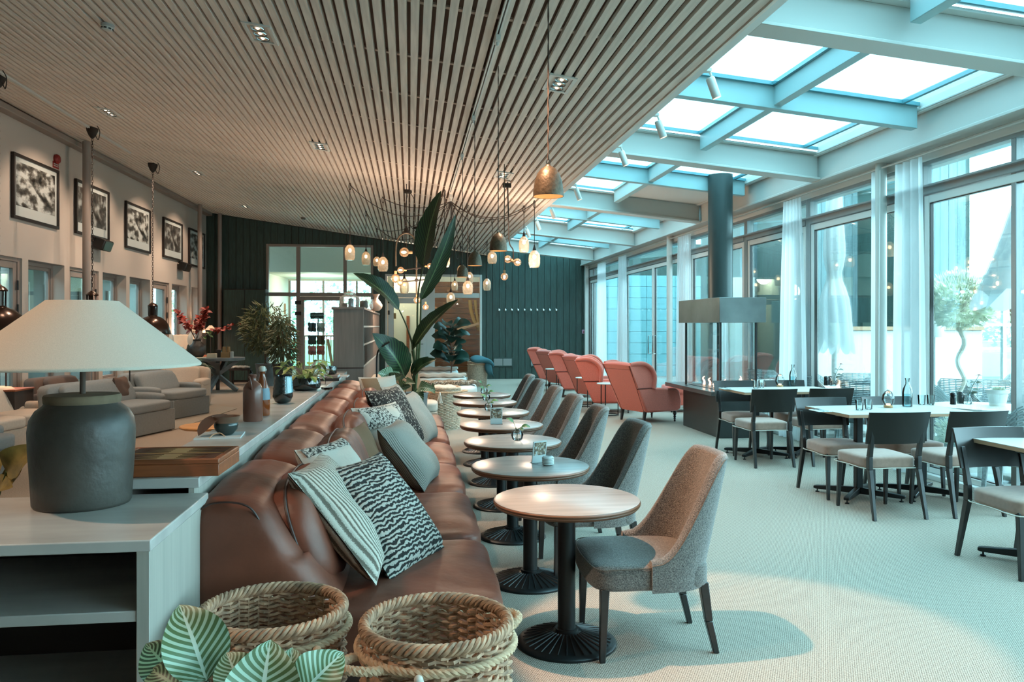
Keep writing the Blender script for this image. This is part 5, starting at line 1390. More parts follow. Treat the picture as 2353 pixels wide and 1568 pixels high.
# small white spotlights along the skylight edge
ts0 = None
for k, (px, py) in enumerate(((1638, 149), (1517, 250), (1432, 325), (1327, 418), (1270, 468), (1236, 498), (1213, 516))):
    p = PX(px, py, 2.40); loc = (2.40, p.y, 3.42)
    lb = 'small white tilted spotlight under the skylight edge, %s from the camera' % ['first', 'second', 'third', 'fourth', 'fifth', 'sixth', 'seventh'][k]
    if ts0 is None:
        ts0 = thing('track_spotlight', lb, 'spotlight', loc, 0, 'spotlights along the skylight edge')
        T = Matrix.Rotation(-.35, 4, 'Y'); b = MB(); b.lathe([(.034, -.10), (.036, -.098), (.036, .06), (.03, .07)], 20, M=T, cap0=False); b.build('lamp_tube', M['white_paint'], ts0, smooth=True)
        b = MB(); b.cyl((0, 0, 0), .03, -.096, -.09, 16, M=T); b.build('lens', M['lamp_emit'], ts0)
        b = MB(); b.tube([(0, 0, .05), (-.03, 0, .12)], .01, 8); b.box(-.11, -.02, -.03, .03, .11, .135); b.build('bracket', M['white_paint'], ts0)
    else: dup(ts0, loc, None, lb)
# ================================================================== BELL PENDANTS
bell0 = None
blab = ['largest-looking brass bell pendant on the long twisted cord', 'second brass bell pendant, above the round tables', 'third brass bell pendant along the track', 'fourth and smallest-looking brass bell pendant']
for k, (px, pyb, w) in enumerate(((1260, 452, 69), (1145, 577, 41), (1091, 611, 33), (1063, 637, 27))):
    tt = .150*F/w*(1 if k else .985); p = PT(px, pyb, tt); L = zceil(p.x)-p.z
    t = thing('bell_pendant', blab[k], 'pendant lamp', tuple(p), 0, 'brass bell pendants above the round tables')
    b = MB(); b.lathe([(.075, 0), (.0755, .004), (.074, .03), (.068, .075), (.055, .112), (.035, .138), (.014, .150), (.012, .158)], 36, cap0=False); b.build('bell_shade', M['brass_bell'], t, smooth=True, ang=60)
    b = MB(); b.lathe([(.0725, .001), (.071, .03), (.065, .073), (.052, .108), (.03, .132), (.001, .142)], 36, cap0=False, cap1=False); plab(b.build('shade_lining', M['bell_inside'], t, smooth=True), 'gold inside of the bell')
    b = MB(); b.sphere((0, 0, .05), .018, 12, 8); b.build('bulb', M['lamp_emit'], t, smooth=True)
    b = MB(); pts = [(.010*math.cos(a_), 0, .170+.012*math.sin(a_)) for a_ in [2*PI*i/12 for i in range(12)]]; b.tube(pts, .002, 5, closed=True); b.build('hanging_ring', M['chain_iron'], t, smooth=True)
    b = MB()
    for q in (0, PI):
        n = int(L*24); b.tube([(.0025*math.cos(q+i*1.3), .0025*math.sin(q+i*1.3), .18+(L-.2)*i/n) for i in range(n+1)], .0028, 4)
    b.build('cord', M['cord_brown'], t, smooth=True)
# ================================================================== GLASS JAR PENDANTS AND GLOBES
HUB = CE(1036, 448); HUBZ = zceil(HUB.x)-.06
b = MB(); b.box(-.03, .03, -.08, .08, 0, .06); b.cyl((0,0,0), .02, -.05, 0, 12); tag(b.build('cable_hub', M['white_paint'], loc=(HUB.x, HUB.y, HUBZ)), 'white track-end hub where all the pendant cables gather', 'cable hub')
def swag(A, B, sag, n=14):
    A = Vector(A); B = Vector(B); return [A+(B-A)*(i/n)-Vector((0, 0, sag*4*(i/n)*(1-i/n))) for i in range(n+1)]
JARS = [(804, 562, 598, 24, 415), (841, 578, 609, 20, 480), (866, 590, 612, 17, 520), (880, 590, 624, 24, 447), (1021, 575, 614, 26, 430), (989, 628, 662, 23, 475), (929, 640, 675, 21, 485), (1131, 578, 606, 22, 495),
        (1204, 543, 580, 24, 467), (1228, 575, 615, 27, 455), (1119, 640, 668, 18, 550), (1075, 645, 677, 24, 465), (1045, 645, 668, 15, 560), (1036, 672, 700, 20, 520), (1079, 625, 652, 18, 540), (1058, 610, 632, 15, 555)]
where = ['above the shelf cabinet, leftmost and hung high', 'right of the leftmost jar, a little smaller', 'small one half behind its neighbour left of the arch lamp', 'left of the arch lamp, with criss-cross reflections', 'right of the tall leaf tip, bright and large',
         'low, just right of the plant stems', 'low, left of the plant stems under the arch lamp', 'half hidden behind the second brass bell', 'high, against the skylight beams', 'rightmost and lowest on its long cord', 'small one in front of the green board wall',
         'brightest one under the fourth bell', 'small dim one in front of the plank-lined room', 'lowest one above the fig plant', 'half hidden behind the brightest jar', 'tiny one right behind the fourth bell']
rj = random.Random(2)
for k, (px, yt, yb, w, yh) in enumerate(JARS):
    hk_ = CE(px, yh); tt = (hk_.x**2+hk_.y**2)**.5
    d = ray(px, yh); tt = hk_.y/d.y; p = PT(px, yb, tt); H_ = (yb-yt)*tt/F; R = w*tt/F/2
    t = thing('glass_pendant', 'amber-lit clear glass jar pendant, '+where[k], 'pendant lamp', tuple(p), 0, 'glass jar pendants in the cluster')
    b = MB(); b.lathe([(R*.72, 0), (R*.80, .006), (R*.97, H_*.2), (R*1.0, H_*.5), (R*.92, H_*.74), (R*.6, H_*.9), (R*.28, H_*.99), (R*.22, H_*1.02)], 28, cap0=True, cap1=False); b.build('glass_shade', M['jar_glass'], t, smooth=True, ang=60)
    b = MB(); b.sphere((0, 0, H_*.62), R*.32, 12, 8, (1, 1, 1.25)); b.build('bulb', M['filament'], t, smooth=True)
    b = MB(); b.lathe([(R*.30, H_*.97), (R*.30, H_*1.02), (.012, H_*1.22), (.008, H_*1.3)], 16); b.build('cap', M['cord_black'], t, smooth=True)
    zc_ = zceil(hk_.x)-p.z-.04; b = MB(); b.tube([(0, 0, H_*1.25), (0, 0, zc_)], .006, 5)
    lp_ = [(.02*math.sin(a_), 0, zc_-.06+.06*math.cos(a_)) for a_ in [2*PI*i/10 for i in range(10)]]; b.tube(lp_, .005, 5, closed=True)
    A = (0, 0, zc_-.03); Bv = (HUB.x-p.x, HUB.y-p.y, HUBZ-p.z-.05); b.tube(swag(A, Bv, rj.uniform(.12, .4)*max(.5, min(1.6, Vector(Bv).length/2))), .006, 5)
    b.build('cable', M['cord_black'], t, smooth=True)
def globe(b_parent, c, r, direction, brass=True):
    d = Vector(direction).normalized(); c = Vector(c)
    g = MB(); g.sphere(tuple(c), r, 18, 12); g.build('globe_bulb', M['bulb_glass'], b_parent, smooth=True)
    q = Vector((0, 0, 1)).rotation_difference(d).to_matrix().to_4x4(); T = Matrix.Translation(c) @ q
    g = MB(); g.sphere((0, 0, -r*.1), r*.30, 10, 8, (1, 1, 1.9), M=T); g.build('filament', M['filament'], b_parent, smooth=True)
    g = MB(); g.cyl((0, 0, 0), r*.30, r*.85, r*1.7, 14, M=T); g.build('socket', M['candle_wood' if brass else 'brass_bell'], b_parent, smooth=True)
# arch chandelier
tA = 13.0; p0 = PT(934, 690, tA)
def la(px, py, tt=tA):
    q = PT(px, py, tt); return Vector((q.x-p0.x, q.y-p0.y, q.z-p0.z))
arch = thing('arch_chandelier', 'arched black and brass chandelier with globe bulbs beside the tall plant leaf', 'chandelier', tuple(p0), 0)
b = MB(); b.tube(catmull([la(910, 612), la(910, 570), la(916, 546), la(934, 536), la(951, 546), la(957, 570), la(957, 640), la(957, 675)], 7), .013, 8); b.build('arch_frame', M['brass_bell'], arch, smooth=True)
b = MB(); q = la(934, 536); b.lathe([(.07, 0), (.05, .03), (.012, .11), (.006, .12)], 20, tuple(q)); b.tube([q+Vector((0, 0, .1)), Vector((q.x, q.y, CE(934, 440).z-p0.z))], .007, 5); b.build('cone_mount', M['cord_black'], arch, smooth=True)
b = MB(); b.tube([la(931, 620), la(968, 616)], .010, 6); b.tube([la(925, 648), la(976, 643)], .010, 6); b.sphere(tuple(la(957, 618)), .025, 10, 8); b.sphere(tuple(la(957, 644)), .03, 10, 8); b.build('cross_arm', M['cord_black'], arch, smooth=True)
for (px, py, r, dr) in ((929, 580, .078, (1, 0, 0)), (909, 640, .072, (0, 0, 1)), (921, 621, .055, (1, 0, 0)), (988, 612, .05, (-1, 0, 0)), (920, 650, .05, (1, 0, 0)), (978, 662, .055, (0, 0, 1)), (958, 690, .055, (0, 0, 1)), (978, 706, .05, (0, 0, 1))): globe(arch, la(px, py), r, dr)
p0 = PT(1168, 640, 11.6); tA = 11.6
g2 = thing('globe_pendant', 'black hooked pendant with two clear globe bulbs side by side beneath the skylight edge', 'pendant lamp', tuple(p0))
b = MB(); zt_ = zceil(p0.x)-p0.z-.01; b.tube(catmull([Vector((-.01, 0, zt_)), la(1169, 530, tA), la(1171, 560, tA), la(1179, 575, tA), la(1180, 600, tA)], 6), .009, 6); b.tube([la(1166, 597, tA), la(1190, 603, tA)], .010, 6); b.box(-.08, .04, -.03, .03, zt_-.08, zt_-.02); b.build('hooked_arm', M['cord_black'], g2, smooth=True)
globe(g2, la(1167, 596, tA), .056, (1, 0, -.2)); globe(g2, la(1189, 603, tA), .056, (-1, 0, .2))
p0 = PT(1159, 636, 10.5); g3 = thing('globe_pendant', 'single clear globe bulb hanging on a slim brass rod under the second brass bell', 'pendant lamp', tuple(p0))
globe(g3, (0, 0, 0), .049, (0, 0, 1)); b = MB(); b.tube([(0, 0, .07), (0, 0, .35), (0, 0, zceil(p0.x)-p0.z)], .006, 6); b.build('rod', M['brass_bell'], g3, smooth=True)
# ceiling roses with coiled cable
for (px, py, lb) in ((937, 437, 'small black ceiling rose above the arch chandelier'), (957, 522, 'small black ceiling rose farther along, above the plank room'), (977, 547, 'small dark junction box far along the ceiling near the tall leaf')):
    p = CE(px, py); z = zceil(p.x); b = MB(); b.cyl((0,0,0), .07, -.05, 0, 20); b.tube(catmull([(0, 0, -.05), (-.05, 0, -.4), (-.02, 0, -.9), (.0, 0, -1.1)], 5), .006, 5); b.tube(catmull([(.03, 0, -.03), (.12, 0, -.2), (.15, 0, -.6), (.35, 0, -1.0), (.6, 0, -.7)], 6), .006, 5)
    tag(b.build('ceiling_rose', M['cord_black'], smooth=True, loc=(p.x, p.y, z)), lb, 'ceiling rose')
# ================================================================== BLACK DOME PENDANTS OVER THE LOUNGE
def dome(pxc, pyb, tt, R, label):
    p = PT(pxc, pyb, tt); t = thing('dome_pendant', label, 'pendant lamp', tuple(p), 0, 'black dome pendants over the lounge'); zc_ = zceil(p.x)-p.z; k = R/.31
    b = MB(); b.lathe([(R, 0), (R*1.01, .01), (R*.985, .08*k), (R*.9, .17*k), (R*.74, .25*k), (R*.5, .315*k), (R*.25, .345*k), (R*.2, .35*k)], 48, cap0=False); b.build('dome_shade', M['dome_black'], t, smooth=True, ang=70)
    b = MB(); b.lathe([(R*.985, .002), (R*.96, .08*k), (R*.87, .165*k), (R*.7, .243*k), (R*.4, .31*k), (.001, .33*k)], 48, cap0=False, cap1=False); b.build('shade_lining', M['greige_paint'], t, smooth=True)
    b = MB(); n = 6; b.lathe([(.085*k, .34*k), (.075*k, .36*k)], 16); b.lathe([(.085*k, .52*k), (.09*k, .535*k), (.06*k, .57*k), (.03*k, .585*k), (.02*k, .60*k)], 16)
    for q in range(n): a = 2*PI*q/n; b.tube([(.075*k*math.cos(a), .075*k*math.sin(a), .35*k), (.08*k*math.cos(a), .08*k*math.sin(a), .53*k)], .008, 5)
    b.cyl((0, 0, 0), .05*k, .35*k, .52*k, 14); b.build('lantern_neck', M['dome_black'], t, smooth=True)
    b = MB(); z = .61*k; L = .052; i = 0
    while z < zc_-.15:
        q = rotz(PI/2 if i % 2 else 0); pts = [(.012*math.cos(a_), 0, z+L/2+.030*math.sin(a_)) for a_ in [2*PI*j/8 for j in range(8)]]
        b.tube(pts, .0042, 4, closed=True, M=q); z += L*.86; i += 1
    b.build('chain', M['chain_iron'], t, smooth=True, kind='stuff')
    b = MB(); b.lathe([(.02, zc_-.16), (.05, zc_-.12), (.08, zc_-.05), (.085, zc_-.0)], 20); b.build('ceiling_cup', M['cord_black'], t, smooth=True)
    b = MB(); b.tube(catmull([(.03, 0, zc_-.08), (.12, -.1, zc_-.2), (.18, -.2, zc_-.1), (.16, -.25, zc_-.03)], 6), .006, 5); b.build('feed_cable', M['cord_black'], t, smooth=True)
dome(351, 769, 14.6, .305, 'black dome pendant on a chain beside the red flower branches')
dome(212, 758, 12.0, .305, 'black dome pendant on a chain mostly hidden behind the big lampshade')
dome(-3, 778, 9.5, .335, 'black dome pendant cut by the left edge, above the lamp cabinet')
# ================================================================== FIREPLACE
fp = thing('fireplace', 'free-standing glass-sided gas fireplace with steel hood and dark base', 'fireplace', (0, 0, 0))
fx0, fx1, fy0, fy1 = 4.10, 4.66, 10.2, 11.62
b = MB(); b.box(fx0, fx1, fy0, fy1, 0, .565); b.build('base', M['fire_body'], fp, bevel=.004, seg=1)
b = MB(); b.box(fx0-.12, fx1+.02, fy0-.02, fy1+.5, .565, .625); b.build('hearth_slab', M['fire_slab'], fp, bevel=.004, seg=1)
b = MB(); b.box(fx0+.06, fx1-.06, fy0+.06, fy1-.06, .625, .632); b.build('burner_tray', M['black_iron'], fp)
b = MB(); b.box(fx0-.03, fx1+.06, fy0-.08, fy1+.12, 1.55, 1.885); b.build('hood', M['steel_hood'], fp, bevel=.003, seg=1)
b = MB(); b.cyl(((fx0+fx1)/2+.02, (fy0+fy1)/2, 0), .172, 1.885, 3.66, 40); b.build('flue', M['flue'], fp, smooth=True)
for (x, y) in ((fx0+.03, fy0+.04), (fx1-.03, fy0+.04), (fx0+.03, fy1-.04), (fx1-.03, fy1-.04)):
    b = MB(); b.box(x-.012, x+.012, y-.012, y+.012, .625, 1.55); b.build('post', M['black_iron'], fp)
for (x0_, x1_, y0_, y1_) in ((fx0+.04, fx1-.04, fy0+.038, fy0+.042), (fx0+.04, fx1-.04, fy1-.042, fy1-.038), (fx0+.028, fx0+.032, fy0+.05, fy1-.05), (fx1-.032, fx1-.028, fy0+.05, fy1-.05)):
    b = MB(); b.box(x0_, x1_, y0_, y1_, .64, 1.55); b.build('pane', M['hearth_glass'], fp)
rf = random.Random(1)
for k in range(9):
    c = Vector((fx0+.2+rf.uniform(0, .2), fy0+.25+k*.12, .63)); h = rf.uniform(.05, .13)
    b = MB(); b.tube(catmull([c, c+Vector((.01, .01, h*.4)), c+Vector((-.012, .015, h*.75)), c+Vector((.008, .0, h))], 4), [.016*(1-i/13)**.8+.001 for i in range(13)], 6); b.build('flame', M['flame'], fp, smooth=True)
# ================================================================== RED WINGBACK ARMCHAIRS
def make_wing():
    t = thing('wingback_armchair', '', 'armchair'); hw = .36
    # side profile of body in x-z
    b = MB(); b.box(-.28, .34, -hw+.06, hw-.06, .16, .34); b.build('seat_frame', M['coral'], t, bevel=.03)
    b = MB(); soft_box(b, (.06, 0, .42), (.33, hw-.09, .085), 6); b.build('seat_cushion', M['coral'], t, smooth=True, ang=180)
    def lean(z): return -.30-.34*(max(0, z-.17)/.76)
    b = MB(); yy = hw
    for s_ in (1,):
        def bk(u, v):
            z = .17+.73*v; y = (2*u-1)*yy*(.80+.20*v); return (lean(z), y, z)
        def bi(u, v):
            z = .30+.60*v; y = (1-2*u)*yy*(.74+.20*v); return (lean(z)+.14-.03*v, y, z)
        b.grid(bk, 8, 8); b.grid(bi, 8, 8)
        b.tube([(lean(.87)+.05, -yy*.99, .885), (lean(.87)+.045, -yy*.3, .90), (lean(.87)+.045, yy*.3, .90), (lean(.87)+.05, yy*.99, .885)], .050, 12)
    b.build('backrest', M['coral'], t, smooth=True, ang=60)
    b = MB(); b.tube([bk(0, .0), bk(0, 1), ], .004, 4); b.tube([bk(1, 0), bk(1, 1)], .004, 4); b.tube([(lean(.83)-.0, -yy*.98, .835), (lean(.83), yy*.98, .835)], .004, 4); b.build('piping', M['coral_pipe'], t)
    for sg in (-1, 1):
        # lower side with swept arm
        prof = [(lean(.17), .17), (.30, .17), (.37, .20), (.385, .32), (.36, .42), (.34, .49), (.28, .525), (.10, .53), (-.02, .545), (lean(.54)+.0, .54)]
        b = MB(); y0_, y1_ = sg*hw, sg*(hw-.09); b.prism(prof, 'y', min(y0_, y1_), max(y0_, y1_)); b.build('arm', M['coral'], t, bevel=.03, seg=3)
        wp_ = [(lean(.54), .54), (-.17, .545), (-.165, .62), (-.17, .74), (-.215, .83), (-.30, .89), (-.42, .915), (lean(.90), .90)]
        b = MB(); y1_ = sg*(hw-.05); b.prism(wp_, 'y', min(y0_, y1_), max(y0_, y1_)); wg = b.build('wing', M['coral'], t, bevel=.012, seg=2)
        b = MB(); b.tube(catmull([(-.17, sg*(hw+.0), .54), (-.16, sg*(hw+.012), .64), (-.165, sg*(hw+.016), .74), (-.21, sg*(hw+.014), .83), (-.30, sg*(hw+.01), .90), (-.42, sg*(hw+.0), .93), (lean(.9)+.03, sg*(hw-.02), .91)], 6), [.034]*37, 10); b.build('wing_roll', M['coral'], wg, smooth=True)
        b = MB(); b.tube([(lean(.545), sg*(hw+.002), .543), (-.16, sg*(hw+.002), .547)], .004, 4); b.build('stud_line', M['coral_pipe'], wg)
        b = MB(); b.lathe([(.012, 0), (.016, .02), (.011, .03), (.022, .045), (.013, .06), (.026, .078), (.015, .095), (.03, .12), (.028, .17)], 14, (.30, sg*(hw-.07), 0)); plab(b.build('leg', M['black_wood'], t, smooth=True, ang=30), 'turned black front leg')
        b = MB(); b.taper((-.31, sg*(hw-.07), 0), (.028, .028), (-.28, sg*(hw-.07), .19), (.045, .045)); b.build('leg', M['black_wood'], t)
    b = MB()
    for i in range(4): soft_box(b, (-.33-.065*i, 0, .50+.115*i), (.035, hw*.78, .055), 3.5, cs=CS6)
    b.build('back_padding', M['coral'], t, smooth=True, ang=180)
    return t
w0 = make_wing()
wl_ = ['nearest one, its whole back towards the camera', 'second from the camera, turned side-on', 'third from the camera, back towards the camera', 'fourth from the camera, turned side-on', 'fifth from the camera', 'farthest one, against the dark board wall']
wps = [(3.76, 12.30, .36), (3.52, 13.75, -.24), (3.68, 15.35, .36), (3.56, 16.75, -.20), (3.66, 18.5, .36), (3.58, 19.95, -.20)]
for k, (x, y, a) in enumerate(wps):
    lb = 'coral red wingback armchair, '+wl_[k]
    if k == 0: w0.location = (x, y, 0); w0.rotation_euler = (0, 0, a); w0['label'] = lb; w0['group'] = 'coral wingback armchairs facing the glass wall'
    else: dup(w0, (x, y, 0), a, lb, 'coral wingback armchairs facing the glass wall')
ft = thing('footstool', 'orange-pink upholstered footstool between the nearest red armchair and the fireplace', 'footstool', (4.72, 13.6, 0))
b = MB(); soft_box(b, (0, 0, .39), (.27, .27, .085), 5); b.build('cushion', M['coral'], ft, smooth=True, ang=180); b = MB(); b.box(-.24, .24, -.24, .24, .12, .32); b.build('frame', M['coral'], ft, bevel=.02)
for (x, y) in ((-.2, -.2), (.2, -.2), (.2, .2), (-.2, .2)): b = MB(); b.cyl((x, y, 0), .014, 0, .12, 10, r1=.02); b.build('leg', M['black_wood'], ft, smooth=True)
st0 = None
for k, (x, y, lb) in enumerate(((3.30, 13.05, 'slim black metal side table between the first and second red armchairs'), (3.25, 14.55, 'slim black metal side table between the second and third red armchairs'), (3.2, 17.6, 'slim black metal side table between the fourth and fifth red armchairs'))):
    if st0 is None:
        st0 = thing('side_table', lb, 'side table', (x, y, 0), 0, 'slim side tables among the red armchairs')
        b = MB(); b.cyl((0, 0, 0), .19, .53, .545, 28); b.build('top', M['paper'], st0, smooth=True)
        for q in range(3): a = q*2.094; b = MB(); b.tube([(.17*math.cos(a), .17*math.sin(a), .0), (.17*math.cos(a), .17*math.sin(a), .53)], .009, 6); b.build('leg', M['black_iron'], st0)
        b = MB(); b.tube([(.17*math.cos(2*PI*i/24), .17*math.sin(2*PI*i/24), .02) for i in range(24)], .009, 6, closed=True); b.build('ring', M['black_iron'], st0)
    else: dup(st0, (x, y, 0), .5*k, lb)
# ================================================================== DINING GROUP
def make_dining_chair():
    t = thing('dining_chair', '', 'chair'); # faces +y, back at -y
    b = MB()
    def sf(q, v):
        x, y, z = v; x *= 1+.05*q[1]; 
        return [x, y, z+.012*(1-q[0]**2)*(1-q[1]**2)*(q[2] > 0)]
    soft_box(b, (0, .03, .425), (.222, .225, .05), 8, fn=sf, cs=CS16); s_ = b.build('seat', M['seat_velvet'], t, smooth=True, ang=180)
    b = MB(); pts = [(x*.226, .03+y*.228, .385) for (x, y) in ((-.97, -.97), (0, -1.0), (.97, -.97), (1.03, 0), (1.05, .97), (0, 1.0), (-1.05, .97), (-1.03, 0))]; b.tube(catmull(pts, 5, True), .004, 5, closed=True); b.build('piping', M['cushion_cream'], s_, smooth=True)
    # curved back panel
    b = MB()
    def bp(u, v, o):
        x = (2*u-1)*(.245+.008*v); z = .585+.25*v; y = -.235-.055*v-.035*(1-(2*u-1)**2)-.012*v*v+o; return (x, y, z)
    nu, nv = 14, 5
    b.grid(lambda u, v: bp(1-u, v, -.0), nu, nv); b.grid(lambda u, v: bp(u, v, .016), nu, nv)
    def rim(path):
        vs = []
        for (u, v) in path: vs += [bp(u, v, 0), bp(u, v, .016)]
        n = len(path); b.add(vs, [(2*i, 2*i+1, 2*i+3, 2*i+2) for i in range(n-1)])
    rim([(i/nu, 1) for i in range(nu+1)]); rim([(1-i/nu, 0) for i in range(nu+1)]); rim([(0, i/nv) for i in range(nv+1)]); rim([(1, 1-i/nv) for i in range(nv+1)])
    b.build('backrest', M['black_leather'], t, smooth=True, ang=50)
    for sg in (-1, 1):
        b = MB(); b.taper((sg*.212, .235, 0), (.024, .024), (sg*.205, .215, .40), (.036, .036)); b.build('leg', M['black_wood'], t, bevel=.003, seg=1)
        b = MB(); b.taper((sg*.215, -.30, 0), (.026, .028), (sg*.205, -.215, .38), (.034, .045)); b.taper((sg*.205, -.215, .38), (.034, .045), (sg*.205, -.215, .48), (.034, .042)); b.taper((sg*.205, -.215, .48), (.034, .042), (sg*.205, -.262, .72), (.028, .022)); b.build('leg', M['black_wood'], t, bevel=.003, seg=1)
    return t
dc0 = make_dining_chair()
DCH = [(3.76, 6.02, 0, 'in front of the nearer double table, left one seen from behind'), (4.42, 6.02, .03, 'in front of the nearer double table, right one seen from behind'),
       (3.79, 6.70, PI, 'at the nearer double table on its left, facing the camera'), (4.46, 6.72, PI, 'at the nearer double table behind the carafe, facing the camera'),
       (3.83, 8.30, 0, 'in front of the farther double table, left one seen from behind'), (4.48, 8.32, .02, 'in front of the farther double table, right one seen from behind'),
       (3.92, 9.02, PI, 'at the farther double table nearest the fireplace, facing the camera'), (4.58, 9.02, PI, 'at the farther double table beside the glass wall, facing the camera'),
       (3.77, 4.50, PI+.02, 'at the table cut by the right edge, glossy back')]
for k, (x, y, a, lb) in enumerate(DCH):
    lab = 'black dining chair '+lb
    if k == 0: dc0.location = (x, y, 0); dc0.rotation_euler = (0, 0, a); dc0['label'] = lab; dc0['group'] = 'black dining chairs'
    else: dup(dc0, (x, y, 0), a, lab, 'black dining chairs')
def make_dining_table():
    t = thing('dining_table', '', 'table'); hx, hy = .30, .37
    b = MB(); b.box(-hx, hx, -hy, hy, .761, .765); b.build('tabletop', M['laminate'], t)
    b = MB(); b.box(-hx, hx, -hy, hy, .738, .761); b.build('plywood_edge', M['ply_edge'], t)
    b = MB(); b.box(-.03, .03, -.03, .03, .05, .738); b.box(-.2, .2, -.03, .03, .71, .738); b.box(-.03, .03, -.2, .2, .71, .738); b.build('column', M['black_iron'], t, bevel=.006, seg=2)
    for k in range(4):
        a = PI/4+k*PI/2; r_ = MB(); r_.prism([(0.0, .03), (.36, .03), (.38, .035), (.38, .055), (.36, .06), (.05, .085), (0, .085)], 'y', -.022, .022, M=rotz(a)); f = r_.build('foot_bar', M['black_iron'], t, bevel=.003, seg=1)
        r_ = MB(); r_.lathe([(.018, 0), (.018, .008), (.006, .012), (.006, .03)], 12, (.35*math.cos(a), .35*math.sin(a), 0)); r_.build('levelling_foot', M['black_iron'], f)
    return t
dt0 = make_dining_table()
for k, (x, y, lb) in enumerate(((3.91, 6.56, 'left half of the nearer pair, with cutlery and glasses'), (4.515, 6.56, 'right half of the nearer pair, with mills and a flower'), (3.98, 8.80, 'left half of the farther pair, near the fireplace'), (4.585, 8.80, 'right half of the farther pair, by the glass wall'), (3.96, 4.52, 'cut by the right edge of the picture'), (4.565, 4.52, 'partly beyond the right edge, by the glass'))):
    lab = 'pale-topped dining table, '+lb
    if k == 0: dt0.location = (x, y, 0); dt0['label'] = lab; dt0['group'] = 'pale dining tables'
    else: dup(dt0, (x, y, 0), 0, lab, 'pale dining tables')
TZ = .7655
def tumbler(px, py, tag_):
    p = G(px, py, TZ); t = thing('drinking_glass', tag_, 'glass', tuple(p), 0, 'water glasses on the dining tables')
    b = MB(); b.lathe([(.024, 0), (.030, .004), (.036, .09), (.034, .09), (.028, .012), (.001, .010)], 24, cap1=False); b.build('glass', M['clear_glass'], t, smooth=True)
for a in ((1975, 943, 'plain water glass left of the pair on the nearer double table'), (1996, 941, 'plain water glass right of the pair on the nearer double table'), (2118, 930, 'water glass just right of the carafe on the nearer double table'), (2139, 930, 'water glass farther right of the carafe, by the round post'),
          (1737, 893, 'water glass left of the pair on the farther double table'), (1750, 891, 'water glass right of the pair on the farther double table')): tumbler(*a)
def carafe(px, py, s_, lb):
    p = G(px, py, TZ); t = thing('water_carafe', lb, 'carafe', tuple(p), 0)
    b = MB(); b.lathe([(.030, 0), (.043, .006), (.044, .13), (.038, .165), (.018, .205), (.016, .235), (.022, .262), (.019, .262), (.013, .235), (.015, .205)], 28, cap1=False); b.build('bottle', M['clear_glass'], t, smooth=True)
    b = MB(); b.lathe([(.028, .004), (.040, .008), (.041, .115)], 24); b.build('water', M['sky_glass'], t, smooth=True)
carafe(2085, 935, 1, 'clear glass water carafe on the nearer double dining table'); carafe(1822, 887, 1, 'clear glass water carafe on the farther double dining table')
def egg(px, py, lb):
    p = G(px, py, TZ); t = thing('egg_candle_holder', lb, 'candle holder', tuple(p))
    b = MB(); b.lathe([(.036, 0), (.038, .004), (.038, .018), (.034, .02)], 24); b.build('wood_base', M['candle_wood'], t, smooth=True)
    b = MB(); b.lathe([(.034, .02), (.050, .05), (.055, .08), (.048, .115), (.032, .142), (.012, .155), (.001, .157)], 28, cap0=False, cap1=False); b.build('glass_egg', M['teal_glass' if False else 'clear_glass'], t, smooth=True)
    b = MB(); b.cyl((0,0,0), .018, .02, .035, 14); b.build('tealight', M['tealight'], t, smooth=True)
egg(2041, 937, 'egg-shaped glass candle holder on the nearer double dining table'); egg(1792, 889, 'egg-shaped glass candle holder on the farther double dining table')
def mill(px, py, lb):
    p = G(px, py, TZ); t = thing('pepper_mill', lb, 'mill', tuple(p), 0, 'black mills on the dining tables')
    b = MB(); b.lathe([(.024, 0), (.026, .003)]+[(.0265-.0018*(k % 2), .008+.0085*k) for k in range(8)]+[(.024, .078)], 20); b.build('body', M['mill_black'], t, smooth=True, ang=50)
    b = MB(); b.lathe([(.018, .078), (.026, .082), (.027, .10), (.020, .112), (.006, .116)], 20); b.build('head', M['mill_black'], t, smooth=True)
mill(2190, 930, 'left black mill of the pair on the nearer double table'); mill(2206, 928, 'right black mill of the pair on the nearer double table'); mill(1898, 886, 'left black mill of the pair on the farther table'); mill(1908, 885, 'right black mill of the pair on the farther table')
def flower(px, py, fx, fy, lb):
    p = G(px, py, TZ); t = thing('flower_vase', lb, 'vase', tuple(p)); tt = (p.y)/ray(px, py).y; q = PT(fx, fy, tt)-p
    b = MB(); b.lathe([(.028, 0), (.040, .006), (.042, .05), (.03, .075), (.026, .09), (.03, .10)], 24, cap1=False); b.build('vase', M['clear_glass'], t, smooth=True)
    b = MB(); b.tube(catmull([(0, 0, .01), (q.x*.3, q.y*.3, q.z*.5), tuple(q)], 6), .003, 5); b.build('stem', M['stem_green'], t, smooth=True)
    for (u, s_, dz) in ((.45, -1, .02), (.5, 1, -.02), (.75, 1, -.03), (.7, -1, .0), (.35, 1, .0)):
        c = q*u; b = MB(); leaf(b, c, c+Vector((s_*.06, -.01, .02+dz)), .04, (0, -.5, .8), .1, .2, 6, 4, uv=False); b.build('leaf', M['leaf_dark'], t, smooth=True, ang=180)
    b = MB(); rr = random.Random(3)
    for ring, (rad, hh, n_) in enumerate(((.034, .0, 12), (.026, .010, 10), (.016, .016, 7))):
        for k in range(n_):
            a = 2*PI*k/n_+ring*.3; leaf(b, q, q+Vector((rad*math.cos(a), rad*math.sin(a)*.7, hh)), .014, (0, 0, 1), .15, .1, 4, 2, uv=False)
    plab(b.build('blossom', M['flower_pink'], t, smooth=True, ang=180), 'pink daisy-like blossom')
flower(2222, 930, 2249, 864, 'small glass vase with one pink flower on the nearer double table'); flower(1914, 887, 1932, 838, 'small glass vase with one pink flower on the farther double table')
